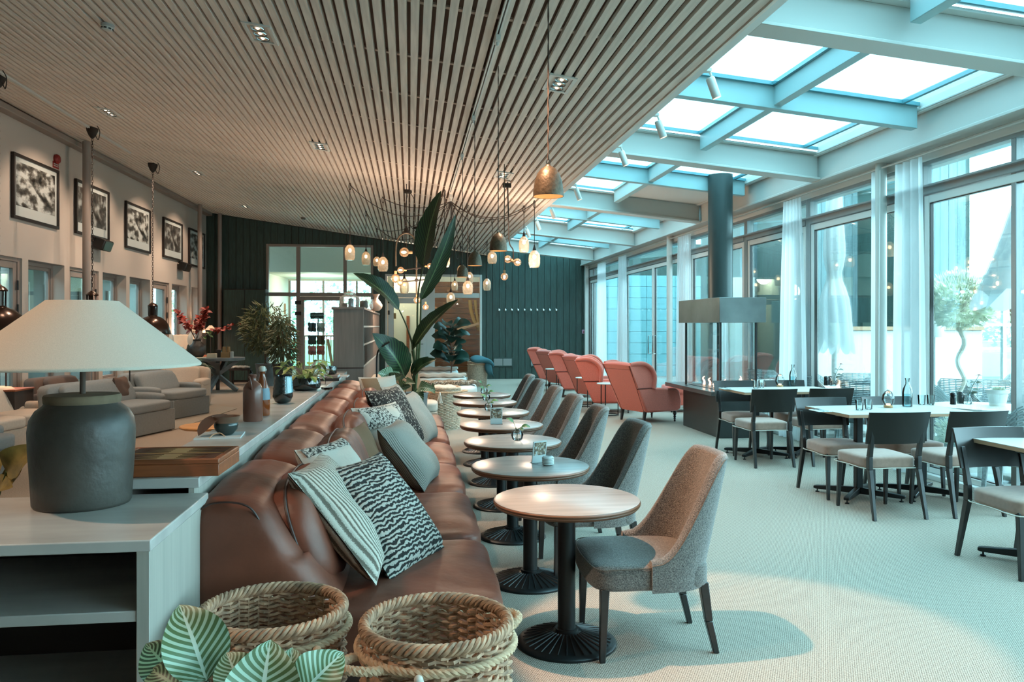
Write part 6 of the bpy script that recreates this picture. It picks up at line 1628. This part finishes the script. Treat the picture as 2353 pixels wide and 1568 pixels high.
for (px, py, lb) in ((1885, 945, 'white napkin with a fork and knife on the nearer double table'), (1668, 894, 'white napkin with cutlery on the farther double table')):
    p = G(px, py, TZ); t = thing('cutlery_setting', lb, 'cutlery', tuple(p)); b = MB(); b.box(-.06, .06, -.09, .09, 0, .006); b.build('napkin', M['paper'], t, bevel=.002, seg=1)
    for dx in (-.02, .02): b = MB(); b.bar((dx, -.1, .010), (dx, .07, .010), .008, .003); b.box(dx-.011, dx+.011, .06, .11, .008, .012); b.build('cutlery', M['chrome'], t)
# ================================================================== LOUNGE ON THE LEFT
slip_sofa('loveseat', 'grey slipcovered two-seat sofa with skirt, behind the lamp jar', 'sofa', (-4.05, 11.55, 0), -.30, 1.7, .95, 'slip_linen', 1)
cushion('slip_brown', (-4.1, 12.05, .60), (.0, 1, 0), (-.25, 0, 1), (.42, .36), 'dark brown cushion on the grey slipcovered two-seat sofa', 31)['group'] = 'cushions in the lounge'
slip_sofa('armchair', 'beige slipcovered armchair nearest the cross-legged round table', 'armchair', (-4.02, 13.9, 0), -.30, 1.35, .90, 'slip_linen', 1)
slip_sofa('armchair', 'grey slipcovered armchair at the left edge beside the golden-leaved plant', 'armchair', (-4.38, 8.15, 0), -.1, 1.1, .95, 'slip_linen', 1)
slip_sofa('sofa', 'cream sofa with a furry cushion under the lampshade at the left edge', 'sofa', (-4.95, 10.15, 0), -.15, 2.0, .95, 'slip_cream', 2)
slip_sofa('sofa', 'pale sofa facing the camera between the lamp stem and the lounge windows', 'sofa', (-4.55, 15.4, 0), -PI/2, 1.6, .9, 'slip_cream', 2)
slip_sofa('armchair', 'dark brown armchair half hidden behind the lamp stem', 'armchair', (-5.0, 12.7, 0), -.25, 1.0, .9, 'slip_brown', 1)
o = cushion('suede', (-4.95, 9.9, .60), (.2, 1, 0), (-.2, 0, 1), (.36, .36), 'furry brown cushion on the cream sofa at the left edge', 33); o['group'] = 'cushions in the lounge'
# rugs
for (pts, m_, lb) in ((((395, 990), (545, 940), (455, 925), (300, 975)), 'slip_brown', 'thin brown rug between the lounge sofas'),):
    q = [G(*p_) for p_ in pts]; b = MB(); b.prism([(v.x, v.y) for v in q], 'z', .001, .008); tag(b.build('rug', M['rug_a']), lb, 'rug')
# small wooden table near the ledge
p = G(480, 977, .47); t = thing('coffee_table', 'small round wooden coffee table just beyond the ledge, left of the clay bowl', 'table', (p.x, p.y, 0))
b = MB(); b.lathe([(.001, .47), (.28, .47), (.29, .46), (.285, .445), (.26, .435), (.001, .435)], 40, cap0=False, cap1=False); b.build('tabletop', M['board_light'], t, smooth=True)
for k in range(3): a = k*2.094+.3; b = MB(); b.tube([(.14*math.cos(a), .14*math.sin(a), .44), (.22*math.cos(a), .22*math.sin(a), 0)], [.018, .011], 8); b.build('leg', M['walnut'], t, smooth=True)
# cross-legged round table
p = G(500, 822, .78); t = thing('cross_leg_table', 'round dark table on crossed beams by the dark wall, holding a vase and boxes', 'table', (p.x, p.y, 0)); XT_ = p
b = MB(); b.lathe([(.001, .78), (.60, .78), (.60, .72), (.58, .715), (.001, .715)], 48, cap0=False, cap1=False); b.build('tabletop', M['pot_zinc'], t, smooth=True)
for (a, c) in (((-.45, -.1, .03), (.42, .1, .71)), ((.45, -.1, .03), (-.42, .1, .71)), ((-.1, -.45, .03), (.1, .42, .71)), ((-.1, .45, .03), (.1, -.42, .71))): b = MB(); b.bar(a, c, .09, .09); b.build('crossed_beam', M['pot_zinc'], t, bevel=.004, seg=1)
def onx(px, dy=0): d = ray(px, 700); tt = (XT_.y+dy)/d.y; return (d.x*tt, XT_.y+dy)
x, y = onx(451, -.1); t = lathe_thing('clay_vase', 'big round clay vase holding red-leaved branches on the cross-legged table', 'vase', (x, y, .78), [(.12, 0), (.19, .08), (.215, .18), (.19, .29), (.12, .36), (.10, .39), (.12, .42), (.105, .42), (.09, .38)], 'clay')
rf = random.Random(6)
for (ax, az, n_, mm) in ((-.42, .98, 60, 'leaf_red'), (.28, 1.06, 80, 'leaf_red'), (.95, .74, 26, 'leaf_red'), (.05, .85, 50, 'leaf_red'), (.32, .50, 8, 'leaf_mid'), (-.2, .75, 16, 'leaf_red')):
    base = Vector((0, 0, .38)); tip = Vector((ax, rf.uniform(-.2, .1), az)); br = MB(); pts = catmull([base, base+(tip-base)*.5+Vector((0, 0, .08)), tip], 6); br.tube(pts, [.008*(1-.7*i/len(pts)) for i in range(len(pts))], 5); bo = br.build('branch', M['stem_brown'], t, smooth=True)
    g = MB()
    for k in range(n_):
        c = base+(tip-base)*rf.uniform(.35, 1.0)+Vector((0, 0, .05)); d = Vector((rf.uniform(-1, 1), rf.uniform(-1, 1), rf.uniform(-.6, 1))).normalized(); leaf(g, c, c+d*rf.uniform(.09, .17), .075, (0, -.6, .7), .1, .1, 4, 2, uv=False)
    g.build('leaves', M[mm], bo, smooth=True, ang=180, kind='stuff')
x, y = onx(490, -.15)
for (px, dy, w, d_, h, m_, nm, lb, ct_) in ((487, -.2, .20, .14, .10, 'cream_paper', 'tea_box', 'open patterned tea box on the cross-legged table', 'box'), (518, -.1, .19, .11, .13, 'cardboard', 'wooden_box', 'brown wooden box under the two paper cups on the cross-legged table', 'box'), (533, -.12, .06, .09, .14, 'paper', 'paper_box', 'small white box beside the wooden box on the cross-legged table', 'box'), (462, -.35, .22, .16, .02, 'cream_paper', 'napkin_pile', 'flat pile of napkins on the cross-legged table', 'napkins'), (503, .1, .12, .10, .18, 'frame_black', 'storage_tin', 'dark storage tin behind the tea box', 'tin')):
    x, y = onx(px, dy); b = MB(); b.box(-w/2, w/2, -d_/2, d_/2, 0, h); tag(b.build(nm, M[m_], bevel=.006, loc=(x, y, .78)), lb, ct_)
    if nm == 'tea_box':
        o = bpy.context.scene.objects[-1] if False else None
for k, px in enumerate((515, 525)):
    x, y = onx(px, -.1); b = MB(); b.lathe([(.045, 0), (.035, .12), (.001, .12)], 18, cap1=False); tag(b.build('paper_cup', M['cardboard'], smooth=True, loc=(x, y, .911)), ['left brown paper cup stack on the wooden box', 'right brown paper cup stack on the wooden box'][k], 'cup')
# table lamps and low cabinets by the left wall
def shade_lamp(px, pyt, pyb, tt, wtop, wbot, label, hb):
    pb = PT(px, pyb, tt); t = thing('table_lamp', label, 'lamp', (pb.x, pb.y, hb)); h = (pyb-pyt)*tt/F; z = pb.z-hb
    b = MB(); b.lathe([(wbot/2*tt/F, z), (wtop/2*tt/F, z+h)], 28, cap0=False, cap1=False); b.build('lamp_shade', M['glow_shade'], t, smooth=True)
    b = MB(); b.cyl((0,0,0), .07, 0, .02, 18); b.cyl((0,0,0), .012, .02, z+h*.5, 10); b.build('lamp_base', M['frame_black'], t, smooth=True)
    pointl('lamp_glow', (pb.x, pb.y, pb.z+h*.5), 9, rad=.06)
mat('glow_shade', '#c9a888', .9, emit=((1, .66, .42), .35))
shade_lamp(418, 770, 802, 18.5, 54, 58, 'wide cream drum-shaded lamp behind the peace lily', .75)
shade_lamp(455, 737, 765, 20.3, 20, 33, 'small cream cone-shaded lamp behind the red branches', .75)
shade_lamp(14, 783, 850, 10.2, 44, 50, 'cream drum-shaded lamp at the left edge under the dome pendant', .70)
shade_lamp(484, 748, 759, 20.3, 6, 26, 'little white cone lamp right of the red branches', .75)
for (px, tt, w_, h_, lb) in ((420, 18.5, .5, .75, 'low dark cabinet under the drum-shaded lamp by the left wall'), (472, 20.3, .62, .75, 'low dark cabinet under the small cone lamps by the left wall'), (14, 10.2, .25, .70, 'small dark side table under the lamp at the left edge')):
    p = PT(px, 700, tt); t = thing('side_cabinet', lb, 'cabinet', (p.x, p.y, 0), PI/2); b = MB(); b.box(-w_, w_, -.22, .22, .08, h_-.02); b.build('body', M['dark_inside'], t, bevel=.004); b = MB(); b.box(-w_-.01, w_+.01, -.23, .23, h_-.02, h_); b.build('top', M['walnut'], t); 
    for (x, y) in ((-w_+.04, -.18), (w_-.04, -.18), (w_-.04, .18), (-w_+.04, .18)): b = MB(); b.box(x-.02, x+.02, y-.02, y+.02, 0, .08); b.build('leg', M['black_wood'], t)
p = PT(298, 748, 12.6); t = thing('round_mirror', 'small round dark-framed mirror standing behind the big lampshade', 'mirror', (p.x, p.y, 0)); T = Matrix.Translation((0, 0, p.z)) @ Matrix.Rotation(PI/2, 4, 'X') @ Matrix.Rotation(.5, 4, 'Y')
b = MB(); b.tube([(.12*math.cos(2*PI*i/28), .12*math.sin(2*PI*i/28), 0) for i in range(28)], .022, 8, closed=True, M=T); b.build('ring_frame', M['mirror_ring'], t, smooth=True)
b = MB(); b.cyl((0,0,0), .11, -.004, .004, 28, M=T); b.build('mirror_glass', M['chrome'], t, smooth=True); b = MB(); b.tube([(0, 0, 0), (0, 0, p.z-.13)], .012, 8); b.cyl((0,0,0), .12, 0, .02, 20); b.build('stand', M['frame_black'], t, smooth=True)
# stool with sheepskin, dark tall cupboard by the back wall
p = PT(553, 846, 20.3); t = thing('stool', 'dark low bench by the dark wall under a sheepskin', 'bench', (p.x, p.y, 0)); b = MB(); b.box(-.26, .26, -.18, .18, .38, .42); b.build('seat', M['dark_inside'], t)
for (x, y) in ((-.22, -.14), (.22, -.14), (.22, .14), (-.22, .14)): b = MB(); b.box(x-.02, x+.02, y-.02, y+.02, 0, .38); b.build('leg', M['dark_inside'], t)
b = MB(); soft_box(b, (0, 0, .455), (.22, .17, .033), 3, fn=lambda q, v: [v[0]+.01*math.sin(40*v[1]), v[1], v[2]+.012*math.sin(50*v[0])*math.cos(43*v[1])], cs=CS16); tag(b.build('sheepskin', M['cushion_cream'], smooth=True, ang=180, loc=(p.x, p.y, 0)), 'fluffy pale sheepskin on the dark bench', 'sheepskin')
a_ = PY(513, 664, 22.0); c_ = PY(610, 664, 22.0); t = thing('tall_cupboard', 'tall dark flat-fronted cupboard against the dark wall left of the glazed screen', 'cupboard', ((a_.x+c_.x)/2, 22.2, 0)); w_ = (c_.x-a_.x)/2
b = MB(); b.box(-w_, w_, -.18, .22, 0, a_.z); b.build('body', M['dark_inside'], t)
for k in range(2): b = MB(); b.box(-w_+.01+k*w_, -.005+k*w_, -.2, -.18, .06, a_.z-.02); d_ = b.build('door', M['dark_board'], t)
# ================================================================== LEFT WALL: PICTURES, SPEAKERS, SIREN
PICS = [((29, 348), (134, 503+25), 'photo_a', 'large framed black and white coast photograph, nearest on the left wall'), ((174, 410), (250, 556), 'photo_b', 'framed black and white photograph crossed by the first post and chain'), ((289, 461), (345.5, 584), 'photo_a', 'framed black and white crowd photograph, third along the left wall'),
        ((375.5, 498), (418.5, 602), 'photo_b', 'framed dark street photograph, fourth along the left wall'), ((434.5, 523), (470, 619), 'photo_a', 'farthest framed photograph, crossed by the second post')]
for (a, c, mm, lb) in PICS:
    s0, zt_ = WS(a[0], a[1], .03); s1, zb_ = WS(c[0], c[1], .03); sc_ = (s0+s1)/2; zc_ = (zt_+zb_)/2; hs, hz = (s1-s0)/2, (zt_-zb_)/2
    p = WLp(sc_, zc_, .005); t = thing('framed_picture', lb, 'picture', tuple(p), -math.atan(LB), 'framed photographs on the left wall')
    for (e0, e1, f0, f1) in ((-hs, hs, hz-.045, hz), (-hs, hs, -hz, -hz+.045), (-hs, -hs+.045, -hz+.045, hz-.045), (hs-.045, hs, -hz+.045, hz-.045)):
        b = MB(); b.box(0, .045, e0, e1, f0, f1); b.build('frame_bar', M['frame_black'], t, bevel=.003, seg=1)
    b = MB(); b.box(.002, .018, -hs+.045, hs-.045, -hz+.045, hz-.045); b.build('mount', M['paper'], t)
    b = MB(); b.box(.0185, .021, -hs+.11, hs-.11, -hz+.20, hz-.11); b.build('photograph', M[mm], t)
for (px, py, lb) in ((236, 562, 'black wall speaker under the second framed picture'), (424, 613, 'black wall speaker between the fourth and fifth pictures')):
    s_, z_ = WS(px, py, .12); p = WLp(s_, z_, .12); t = thing('wall_speaker', lb, 'speaker', tuple(p), -math.atan(LB), 'black speakers on the left wall')
    T = Matrix.Rotation(.35, 4, 'Y'); b = MB(); b.box(-.09, .10, -.20, .20, -.10, .10, T); b.build('cabinet', M['speaker_black'], t, bevel=.02); b = MB(); b.box(.101, .108, -.18, .18, -.085, .085, T); b.build('grille', M['black_leather'], t, bevel=.003, seg=1)
    b = MB(); b.box(-.12, -.06, -.03, .03, -.03, .03); b.build('bracket', M['speaker_black'], t)
s_, z_ = WS(132, 366, .03); p = WLp(s_, z_, 0); t = thing('alarm_siren', 'dark red round alarm siren above the first picture corner', 'alarm', tuple(p), -math.atan(LB)); b = MB(); b.lathe([(.075, 0), (.08, .03), (.06, .06), (.001, .07)], 20, M=Matrix.Rotation(PI/2, 4, 'Y'), cap1=False); b.build('siren', M['red_sign'], t, smooth=True)
s_, z_ = WS(129, 380, .01); p = WLp(s_, z_, 0); t = thing('alarm_sign', 'small red and white sign just below the alarm siren', 'sign', tuple(p), -math.atan(LB)); b = MB(); b.box(0, .008, -.10, .10, -.05, .05); b.build('plate', M['red_sign'], t)
for k in range(2): b = MB(); b.box(.008, .010, -.08, .08, -.02+.03*k, -.008+.03*k); b.build('sign_lines', M['paper'], t)
# ================================================================== TERRACE OUTSIDE THE GLASS WALL
b = MB(); b.box(5.35, 60, -12, 70, -.15, -.02); struct(b.build('ground_terrace', M['deck']))
b = MB(); b.box(-70, 60, 34, 95, -.4, -.1); struct(b.build('ground_lawn', M['grass_mat']))
# clad building opposite: tower and lower wing, boards modelled
def clad(x0, x1, y, h, nm='wall_outside', m='ext_clad', pitch=.16):
    b = MB(); b.box(x0, x1, y, y+2.5, -.02, h-.02); w = struct(b.build(nm, M['dark_board' if m == 'ext_clad' else m]))
    n = int((x1-x0)/pitch); q = MB(); q.box(.004, pitch-.006, -.022, 0, -.02, h); b0 = q.build('board', M[m], w)
    for i in range(n):
        o = b0 if i == 0 else b0.copy()
        if i: COL.objects.link(o); o.parent = w
        o.location = (x0+i*pitch, y-(.004 if i % 2 else 0), 0)
    return w
yT = 12.6
clad(PY(2137, 600, yT).x-.15, PY(2228, 600, yT).x, yT, PY(2228, 345, yT).z, 'wall_tower')
yW = 14.6
clad(PY(1868, 600, yW).x, PY(2137, 600, yW).x, yW, PY(1990, 385, yW).z, 'wall_wing')
yV = 17.5
clad(PY(1700, 600, yV).x, PY(1868, 600, yV).x, yV, PY(1750, 470, yV).z, 'wall_wing_far')
# bright window in the lower wing
a_ = PY(1975, 646, yW-.03); c_ = PY(2012, 492, yW-.03); b = MB(); fr_xz(b, a_.x, c_.x+.25, a_.z, c_.z, .04, yW-.05, yW-.02); w = struct(b.build('window_80', M['white_paint'])); g = MB(); g.box(a_.x+.03, c_.x+.22, yW-.035, yW-.03, a_.z+.03, c_.z-.03); g.build('pane', M['mirror_pane'] if 'mirror_pane' in M else M['chrome'], w)
# tile-clad wall continuing the far end of the building
yQ = 23.4; xq0, xq1 = 5.3, PY(1700, 600, yQ).x; zq = PY(1500, 640, yQ).z
b = MB(); b.box(xq0, xq1, yQ, yQ+.3, -.02, PY(1500, 560, yQ).z); w = struct(b.build('wall_tiled', M['dark_board']))
q = MB(); q.box(.006, .894, -.02, 0, .006, .334); t0 = q.build('tile', M['ext_tile'], w); fst = True
for i in range(int((xq1-xq0)/.9)+1):
    for j in range(int(zq/.34)+1):
        o = t0 if fst else t0.copy()
        if not fst: COL.objects.link(o); o.parent = w
        fst = False; o.location = (xq0+i*.9, yQ, j*.34-.02)
# low bench wall in front of the wings, side wall
b = MB(); b.box(6.4, PY(2228, 600, 12.3).x, 12.0, 12.35, -.02, PY(1950, 762, 12.2).z+.02); struct(b.build('wall_bench', M['white_paint'], bevel=.01))
b = MB(); b.box(6.3, PY(2228, 600, 12.3).x, 11.95, 12.4, PY(1950, 762, 12.2).z+.02, PY(1950, 762, 12.2).z+.08); struct(b.build('trim_80', M['ply_edge']))
# white door with handle, electrical box seen through the fireplace glass
b = MB(); a_ = PY(1690, 880, 17.2); c_ = PY(1722, 560, 17.2); b.box(PY(1684, 600, 17.2).x, PY(1730, 600, 17.2).x, 17.1, 17.4, -.02, 2.6); struct(b.build('door_80', M['white_paint']))
# ---- closed parasols
def parasol(base, ztop, zbot, R0, R1, label, lean=(0, 0), seed=1, z1=None, tie=.0):
    t = thing('closed_parasol', label, 'parasol', base); r = random.Random(seed)
    b = MB(); b.cyl((0,0,0), .035, 0, ztop+.05, 16, M=Matrix.Identity(4)); b.build('pole', M['light_grey_plastic'], t, smooth=True)
    b = MB(); b.box(-.35, .35, -.35, .35, 0, .06); b.cyl((0,0,0), .06, .06, .4, 16); b.build('stand', M['pot_stone'], t, bevel=.01)
    ph = r.uniform(0, 6)
    def fn(u, v):
        z = zbot+(ztop-zbot)*v; R = (R0+(R1-R0)*v**.8)*(1-tie*math.exp(-((v-.42)/.09)**2)); n = 8
        f = 1+.34*abs(math.sin(n/2*2*PI*u+ph))*(1-.5*v)-.15; hem = -.22*abs(math.sin(n/2*2*PI*u+ph+.6))*(1-v)**3
        a = 2*PI*u+.25*math.sin(5*v+ph)
        return (R*f*math.cos(a)+lean[0]*(1-v), R*f*math.sin(a)+lean[1]*(1-v), z+hem)
    b = MB(); b.grid(fn, 96, 18); b.build('canopy', M['parasol_cloth'], t, smooth=True, ang=180)
    return t
pA = PT(1917, 850, 11.2); parasol((pA.x, pA.y, -.02), PT(1917, 425, 11.2).z, PT(1917, 775, 11.2).z, .23, .10, 'closed grey parasol tied at its middle, seen between the curtains', (0, 0), 3, tie=.45)
pB = PT(2425, 850, 7.6); tB = 7.6
tb_ = parasol((pB.x, pB.y, -.02), PT(2353, 250, tB).z, PT(2300, 655, tB).z, .52, .10, 'large closed white parasol at the right edge outside the glass', (-.12, 0), 5)
# ---- topiary tree
p0 = PT(2208, 850, 8.9); t = thing('topiary_tree', 'small standard tree with a twisted pale stem and ball of pale leaves, outside', 'tree', (p0.x, p0.y, -.02)); pot(t, .2, .38, 'pot_stone')
zc_ = PT(2208, 700, 8.9).z+.02; b = MB(); b.tube([(.035*math.sin(9*k/10), .035*math.cos(9*k/10), .34+(zc_-.30)*k/24) for k in range(25)], .024, 8); b.build('trunk', M['bark_pale'], t, smooth=True)
r = random.Random(9); b = MB()
for k in range(3200):
    q = Vector((r.gauss(0, 1), r.gauss(0, 1), r.gauss(0, 1))).normalized()*r.uniform(.45, 1)**.5; c = Vector((q.x*.36, q.y*.36, zc_+.05+q.z*.30)); d = (q+Vector((r.uniform(-.5, .5), r.uniform(-.5, .5), r.uniform(0, .8)))).normalized(); L = r.uniform(.05, .09); s1 = d.orthogonal().normalized()*.02
    b.add([c, c+d*L*.5+s1, c+d*L, c+d*L*.5-s1], [(0, 1, 2, 3)])
b.build('foliage', M['leaf_out'], t, kind='stuff')
p0 = PT(2195, 900, 8.3); t = thing('pale_shrub', 'small pale flowering shrub at the foot of the topiary tree', 'shrub', (p0.x, p0.y, -.02)); pot(t, .16, .3, 'pot_stone'); b = MB()
for k in range(700):
    q = Vector((r.gauss(0, 1), r.gauss(0, 1), abs(r.gauss(0, 1)))).normalized()*r.uniform(.2, 1); c = Vector((q.x*.2, q.y*.2, .3+q.z*.35)); d = q.normalized(); s1 = d.orthogonal().normalized()*.014; b.add([c, c+d*.03+s1, c+d*.06, c+d*.03-s1], [(0, 1, 2, 3)])
b.build('foliage', M['leaf_out'], t, kind='stuff')
# ---- rattan chairs and terrace tables
def make_rattan():
    t = thing('rattan_chair', '', 'chair')
    b = MB(); rows = 22
    for j in range(rows):
        z = .43+.44*j/(rows-1); pts = []
        for i in range(33):
            a = -2.2+4.4*i/32; d = .006*(-1)**(i+j); rx, ry = .28+.03*(z-.43), .26; hh = 1 if abs(a) < 1.3 else max(0, 1-(abs(a)-1.3)/.9)
            zz = .43+(z-.43)*(.45+.55*hh) ; pts.append((-(ry+d)*math.cos(a), (rx+d)*math.sin(a), zz))
        b.tube(pts, .008, 4)
    b.build('woven_back', M['rattan_out'], t, smooth=True, kind='stuff')
    b = MB()
    for i in range(17):
        a = -2.2+4.4*i/16; hh = 1 if abs(a) < 1.3 else max(0, 1-(abs(a)-1.3)/.9); b.tube([(-.26*math.cos(a), .28*math.sin(a), .40), (-.26*math.cos(a), .29*math.sin(a), .43+.44*(.45+.55*hh))], .009, 4)
    b.build('uprights', M['rattan_out'], t)
    b = MB(); soft_box(b, (0, 0, .40), (.25, .26, .04), 6); b.build('seat', M['rattan_out'], t, smooth=True, ang=180)
    for (x, y) in ((-.2, -.22), (.2, -.22), (.2, .22), (-.2, .22)): b = MB(); b.taper((x*1.1, y*1.1, 0), (.025, .025), (x, y, .38), (.035, .035)); b.build('leg', M['rattan_out'], t)
    return t
rc0 = make_rattan()
RC = [(PT(2345, 800, 6.7), 2.2, 'large in view just outside the glass at the right edge'), (PT(1985, 800, 9.6), .4, 'between the two curtains, facing the round terrace table'), (PT(1890, 800, 10.4), -.6, 'behind the tied parasol'), (PT(2280, 800, 9.4), -1.6, 'beyond the topiary tree stem'),
      (PT(2160, 800, 9.0), -.5, 'left of the topiary tree, beside the curtain'), (PT(2215, 800, 9.9), 1.2, 'behind the pale shrub'), (PT(1760, 800, 12.0), .2, 'seen through the glass right of the fireplace'), (PT(2335, 800, 10.8), 2.9, 'far out near the glass balustrade'), (PT(1960, 800, 11.2), 1.9, 'near the bench wall behind the tied parasol')]
for k, (p, a, lb) in enumerate(RC):
    lab = 'grey woven rattan terrace chair, '+lb
    if k == 0: rc0.location = (p.x, p.y, -.02); rc0.rotation_euler = (0, 0, a); rc0['label'] = lab; rc0['group'] = 'rattan chairs on the terrace'
    else: dup(rc0, (p.x, p.y, -.02), a, lab, 'rattan chairs on the terrace')
tt0 = None
for k, (p, lb) in enumerate(((PT(2255, 800, 7.9), 'round white terrace table with a white flowerpot, right of the curtain'), (PT(1960, 800, 10.3), 'round white terrace table between the curtains'), (PT(2300, 800, 10.2), 'round white terrace table beyond the topiary tree'), (PT(1800, 800, 11.4), 'round white terrace table beyond the far dining chairs'))):
    if tt0 is None:
        tt0 = thing('terrace_table', lb, 'table', (p.x, p.y, -.02), 0, 'white tables on the terrace'); b = MB(); b.cyl((0,0,0), .45, .70, .73, 40); b.build('tabletop', M['white_paint'], tt0, smooth=True); b = MB(); b.cyl((0,0,0), .035, .02, .70, 14); b.cyl((0,0,0), .25, 0, .02, 24); b.build('pedestal', M['rattan_out'], tt0, smooth=True)
    else: dup(tt0, (p.x, p.y, -.02), 0, lb)
p = PT(2292, 880, 7.9); t = thing('white_flowerpot', 'white ribbed flowerpot with grey succulents on the nearest terrace table', 'flowerpot', (p.x, p.y, .71)); b = MB(); b.lathe([(.07, 0), (.095, .13), (.105, .13), (.105, .16), (.09, .16), (.001, .14)], 24, cap1=False); b.build('pot', M['white_paint'], t, smooth=True, ang=50)
b = MB()
for k in range(60): q = Vector((r.gauss(0, 1), r.gauss(0, 1), abs(r.gauss(0, 1)))).normalized(); c = Vector((r.uniform(-.06, .06), r.uniform(-.06, .06), .15)); leaf(b, c, c+q*.05, .02, (0, 0, 1), .1, .2, 3, 2, uv=False)
b.build('succulents', M['leaf_out'], t, smooth=True, kind='stuff')
# standing white lamp outside
p = PT(2147, 775, 9.6); t = thing('outdoor_lamp', 'white cone-shaded standing lamp outside behind the curtain edge', 'lamp', (p.x, p.y, -.02)); b = MB(); b.lathe([(.12, p.z+.02), (.055, p.z+.34)], 20, cap0=False); b.build('lamp_shade', M['white_paint'], t, smooth=True); b = MB(); b.cyl((0,0,0), .012, 0, p.z+.2, 8); b.cyl((0,0,0), .12, 0, .02, 18); b.build('stand', M['light_grey_plastic'], t)
# glass balustrade with posts and rails
bal = thing('glass_balustrade', 'white framed glass balustrade along the terrace beyond the tree', 'balustrade', (0, 0, 0)); yb_ = 15.2
x0_ = PY(2230, 700, yb_).x; b = MB(); b.box(x0_, x0_+9, yb_-.03, yb_+.03, 1.50, 1.56); b.box(x0_, x0_+9, yb_-.03, yb_+.03, 1.95, 2.0); b.box(x0_, x0_+9, yb_-.03, yb_+.03, .05, .1); b.build('rail', M['white_paint'], bal)
for k in range(6):
    x = x0_+.75+k*1.5; b = MB(); b.box(x-.04, x+.04, yb_-.04, yb_+.04, -.02, 2.3); b.build('post', M['white_paint'], bal)
    b = MB(); b.box(x-1.45, x-.05, yb_-.005, yb_+.005, .1, 1.5); b.build('pane', M['pane_glass'], bal)
# far trees and hedges
def far_tree(x, y, h, R, seed, label, m='hedge_mat', trunk=True, n=450):
    t = thing('tree', label, 'tree', (x, y, -.1), 0, 'distant trees'); r = random.Random(seed)
    b = MB(); b.tube([(0, 0, 0), (.1, 0, h*.4), (0, .1, h*.8)], [.18, .12, .05], 8); b.build('trunk', M['stem_brown'], t, smooth=True)
    b = MB()
    for k in range(n):
        q = Vector((r.gauss(0, 1), r.gauss(0, 1), r.gauss(0, 1))).normalized()*r.uniform(.3, 1)**.5; c = Vector((q.x*R, q.y*R, h*.62+q.z*h*.40)); L = r.uniform(.15, .32); d = Vector((r.uniform(-1, 1), r.uniform(-1, 1), r.uniform(-1, 1))).normalized(); s1 = d.orthogonal().normalized()*L*.4; b.add([c, c+d*L*.5+s1, c+d*L, c+d*L*.5-s1], [(0, 1, 2, 3)])
    b.build('crown', M[m], t, kind='stuff')
for k, (x, y, h, R) in enumerate(((-9.5, 42, 4.0, 1.6), (-6.2, 39, 3.4, 1.5), (-3.8, 44, 4.4, 1.8), (-1.5, 41, 3.5, 1.4), (-12, 47, 4.5, 2.0))):
    far_tree(x, y, h, R, k, 'leafy tree outdoors seen through the glazed entrance screen, %s' % ['left of the door', 'behind the sandal stand', 'behind the shelf cabinet', 'farthest right', 'farthest left'][k])
hx0 = PY(2232, 700, 26).x
for k in range(3): far_tree(hx0+1.6+k*2.6, 26+k, 3.0, 1.5, 20+k, 'hedge tree beyond the glass balustrade, %s' % ['left one', 'middle one', 'right one'][k])
b = MB(); b.box(14, 30, 22, 24, -.1, .8); struct(b.build('wall_terrace_far', M['white_paint']))
# ================================================================== LAMP LIGHT
# the three-lamp fittings: warm narrow light below each
kf = dup(sp0, (.15, 3.6, zceil(.15)), None, 'recessed three-lamp ceiling spotlight, the one shining on the nearest tub chair from above the sofa')
for i, (px, py, w, lb) in enumerate(SPOTS[:7]):
    p = CE(px, py); spot('spot_light', (p.x, p.y, zceil(p.x)-.05), (p.x+.1, p.y, 0), 210, 80)
# fitting above the sofa that throws the warm pool on the nearest tub chair
key = spot('spot_light', (.15, 3.6, zceil(.15)-.06), (1.38, 3.6, .3), 650, 32, (1, .60, .38), .25, .03)
spot('spot_light', (-3.0, 2.2, zceil(-3.0)-.06), (-1.3, 2.8, 1.2), 260, 46)
for (x, y) in ((-3.2, 6.0), (-4.2, 10.0), (-4.2, 14.5), (-1.8, 9.0), (-4.4, 18.5), (-1.2, 14.0), (-2.8, 19.5)):
    spot('spot_light', (x, y, zceil(x)-.05), (x-.3, y, 0), 75, 95)
# wall washers by the pictures
for s_ in (13.0, 15.2, 17.5, 19.8):
    p = WLp(s_, 0, 1.6); spot('spot_light', (p.x, p.y, zceil(p.x)-.08), tuple(WLp(s_, 2.6, 0)), 100, 90)
for (x, y, z, e) in ((-.3, 12.6, 2.1, 26), (.7, 12.8, 2.1, 26), (1.9, 12.8, 2.4, 20)): pointl('pendant_glow', (x, y, z), e*2, rad=.02)
pointl('beyond_light', (.6, 24.0, 3.2), 60, rad=.2); pointl('beyond_light', (-.6, 23.5, 3.0), 60, (1, .8, .6), rad=.2)
pointl('lobby_light', (-3.0, 26.5, 2.7), 90, (1, .9, .75), rad=.3)
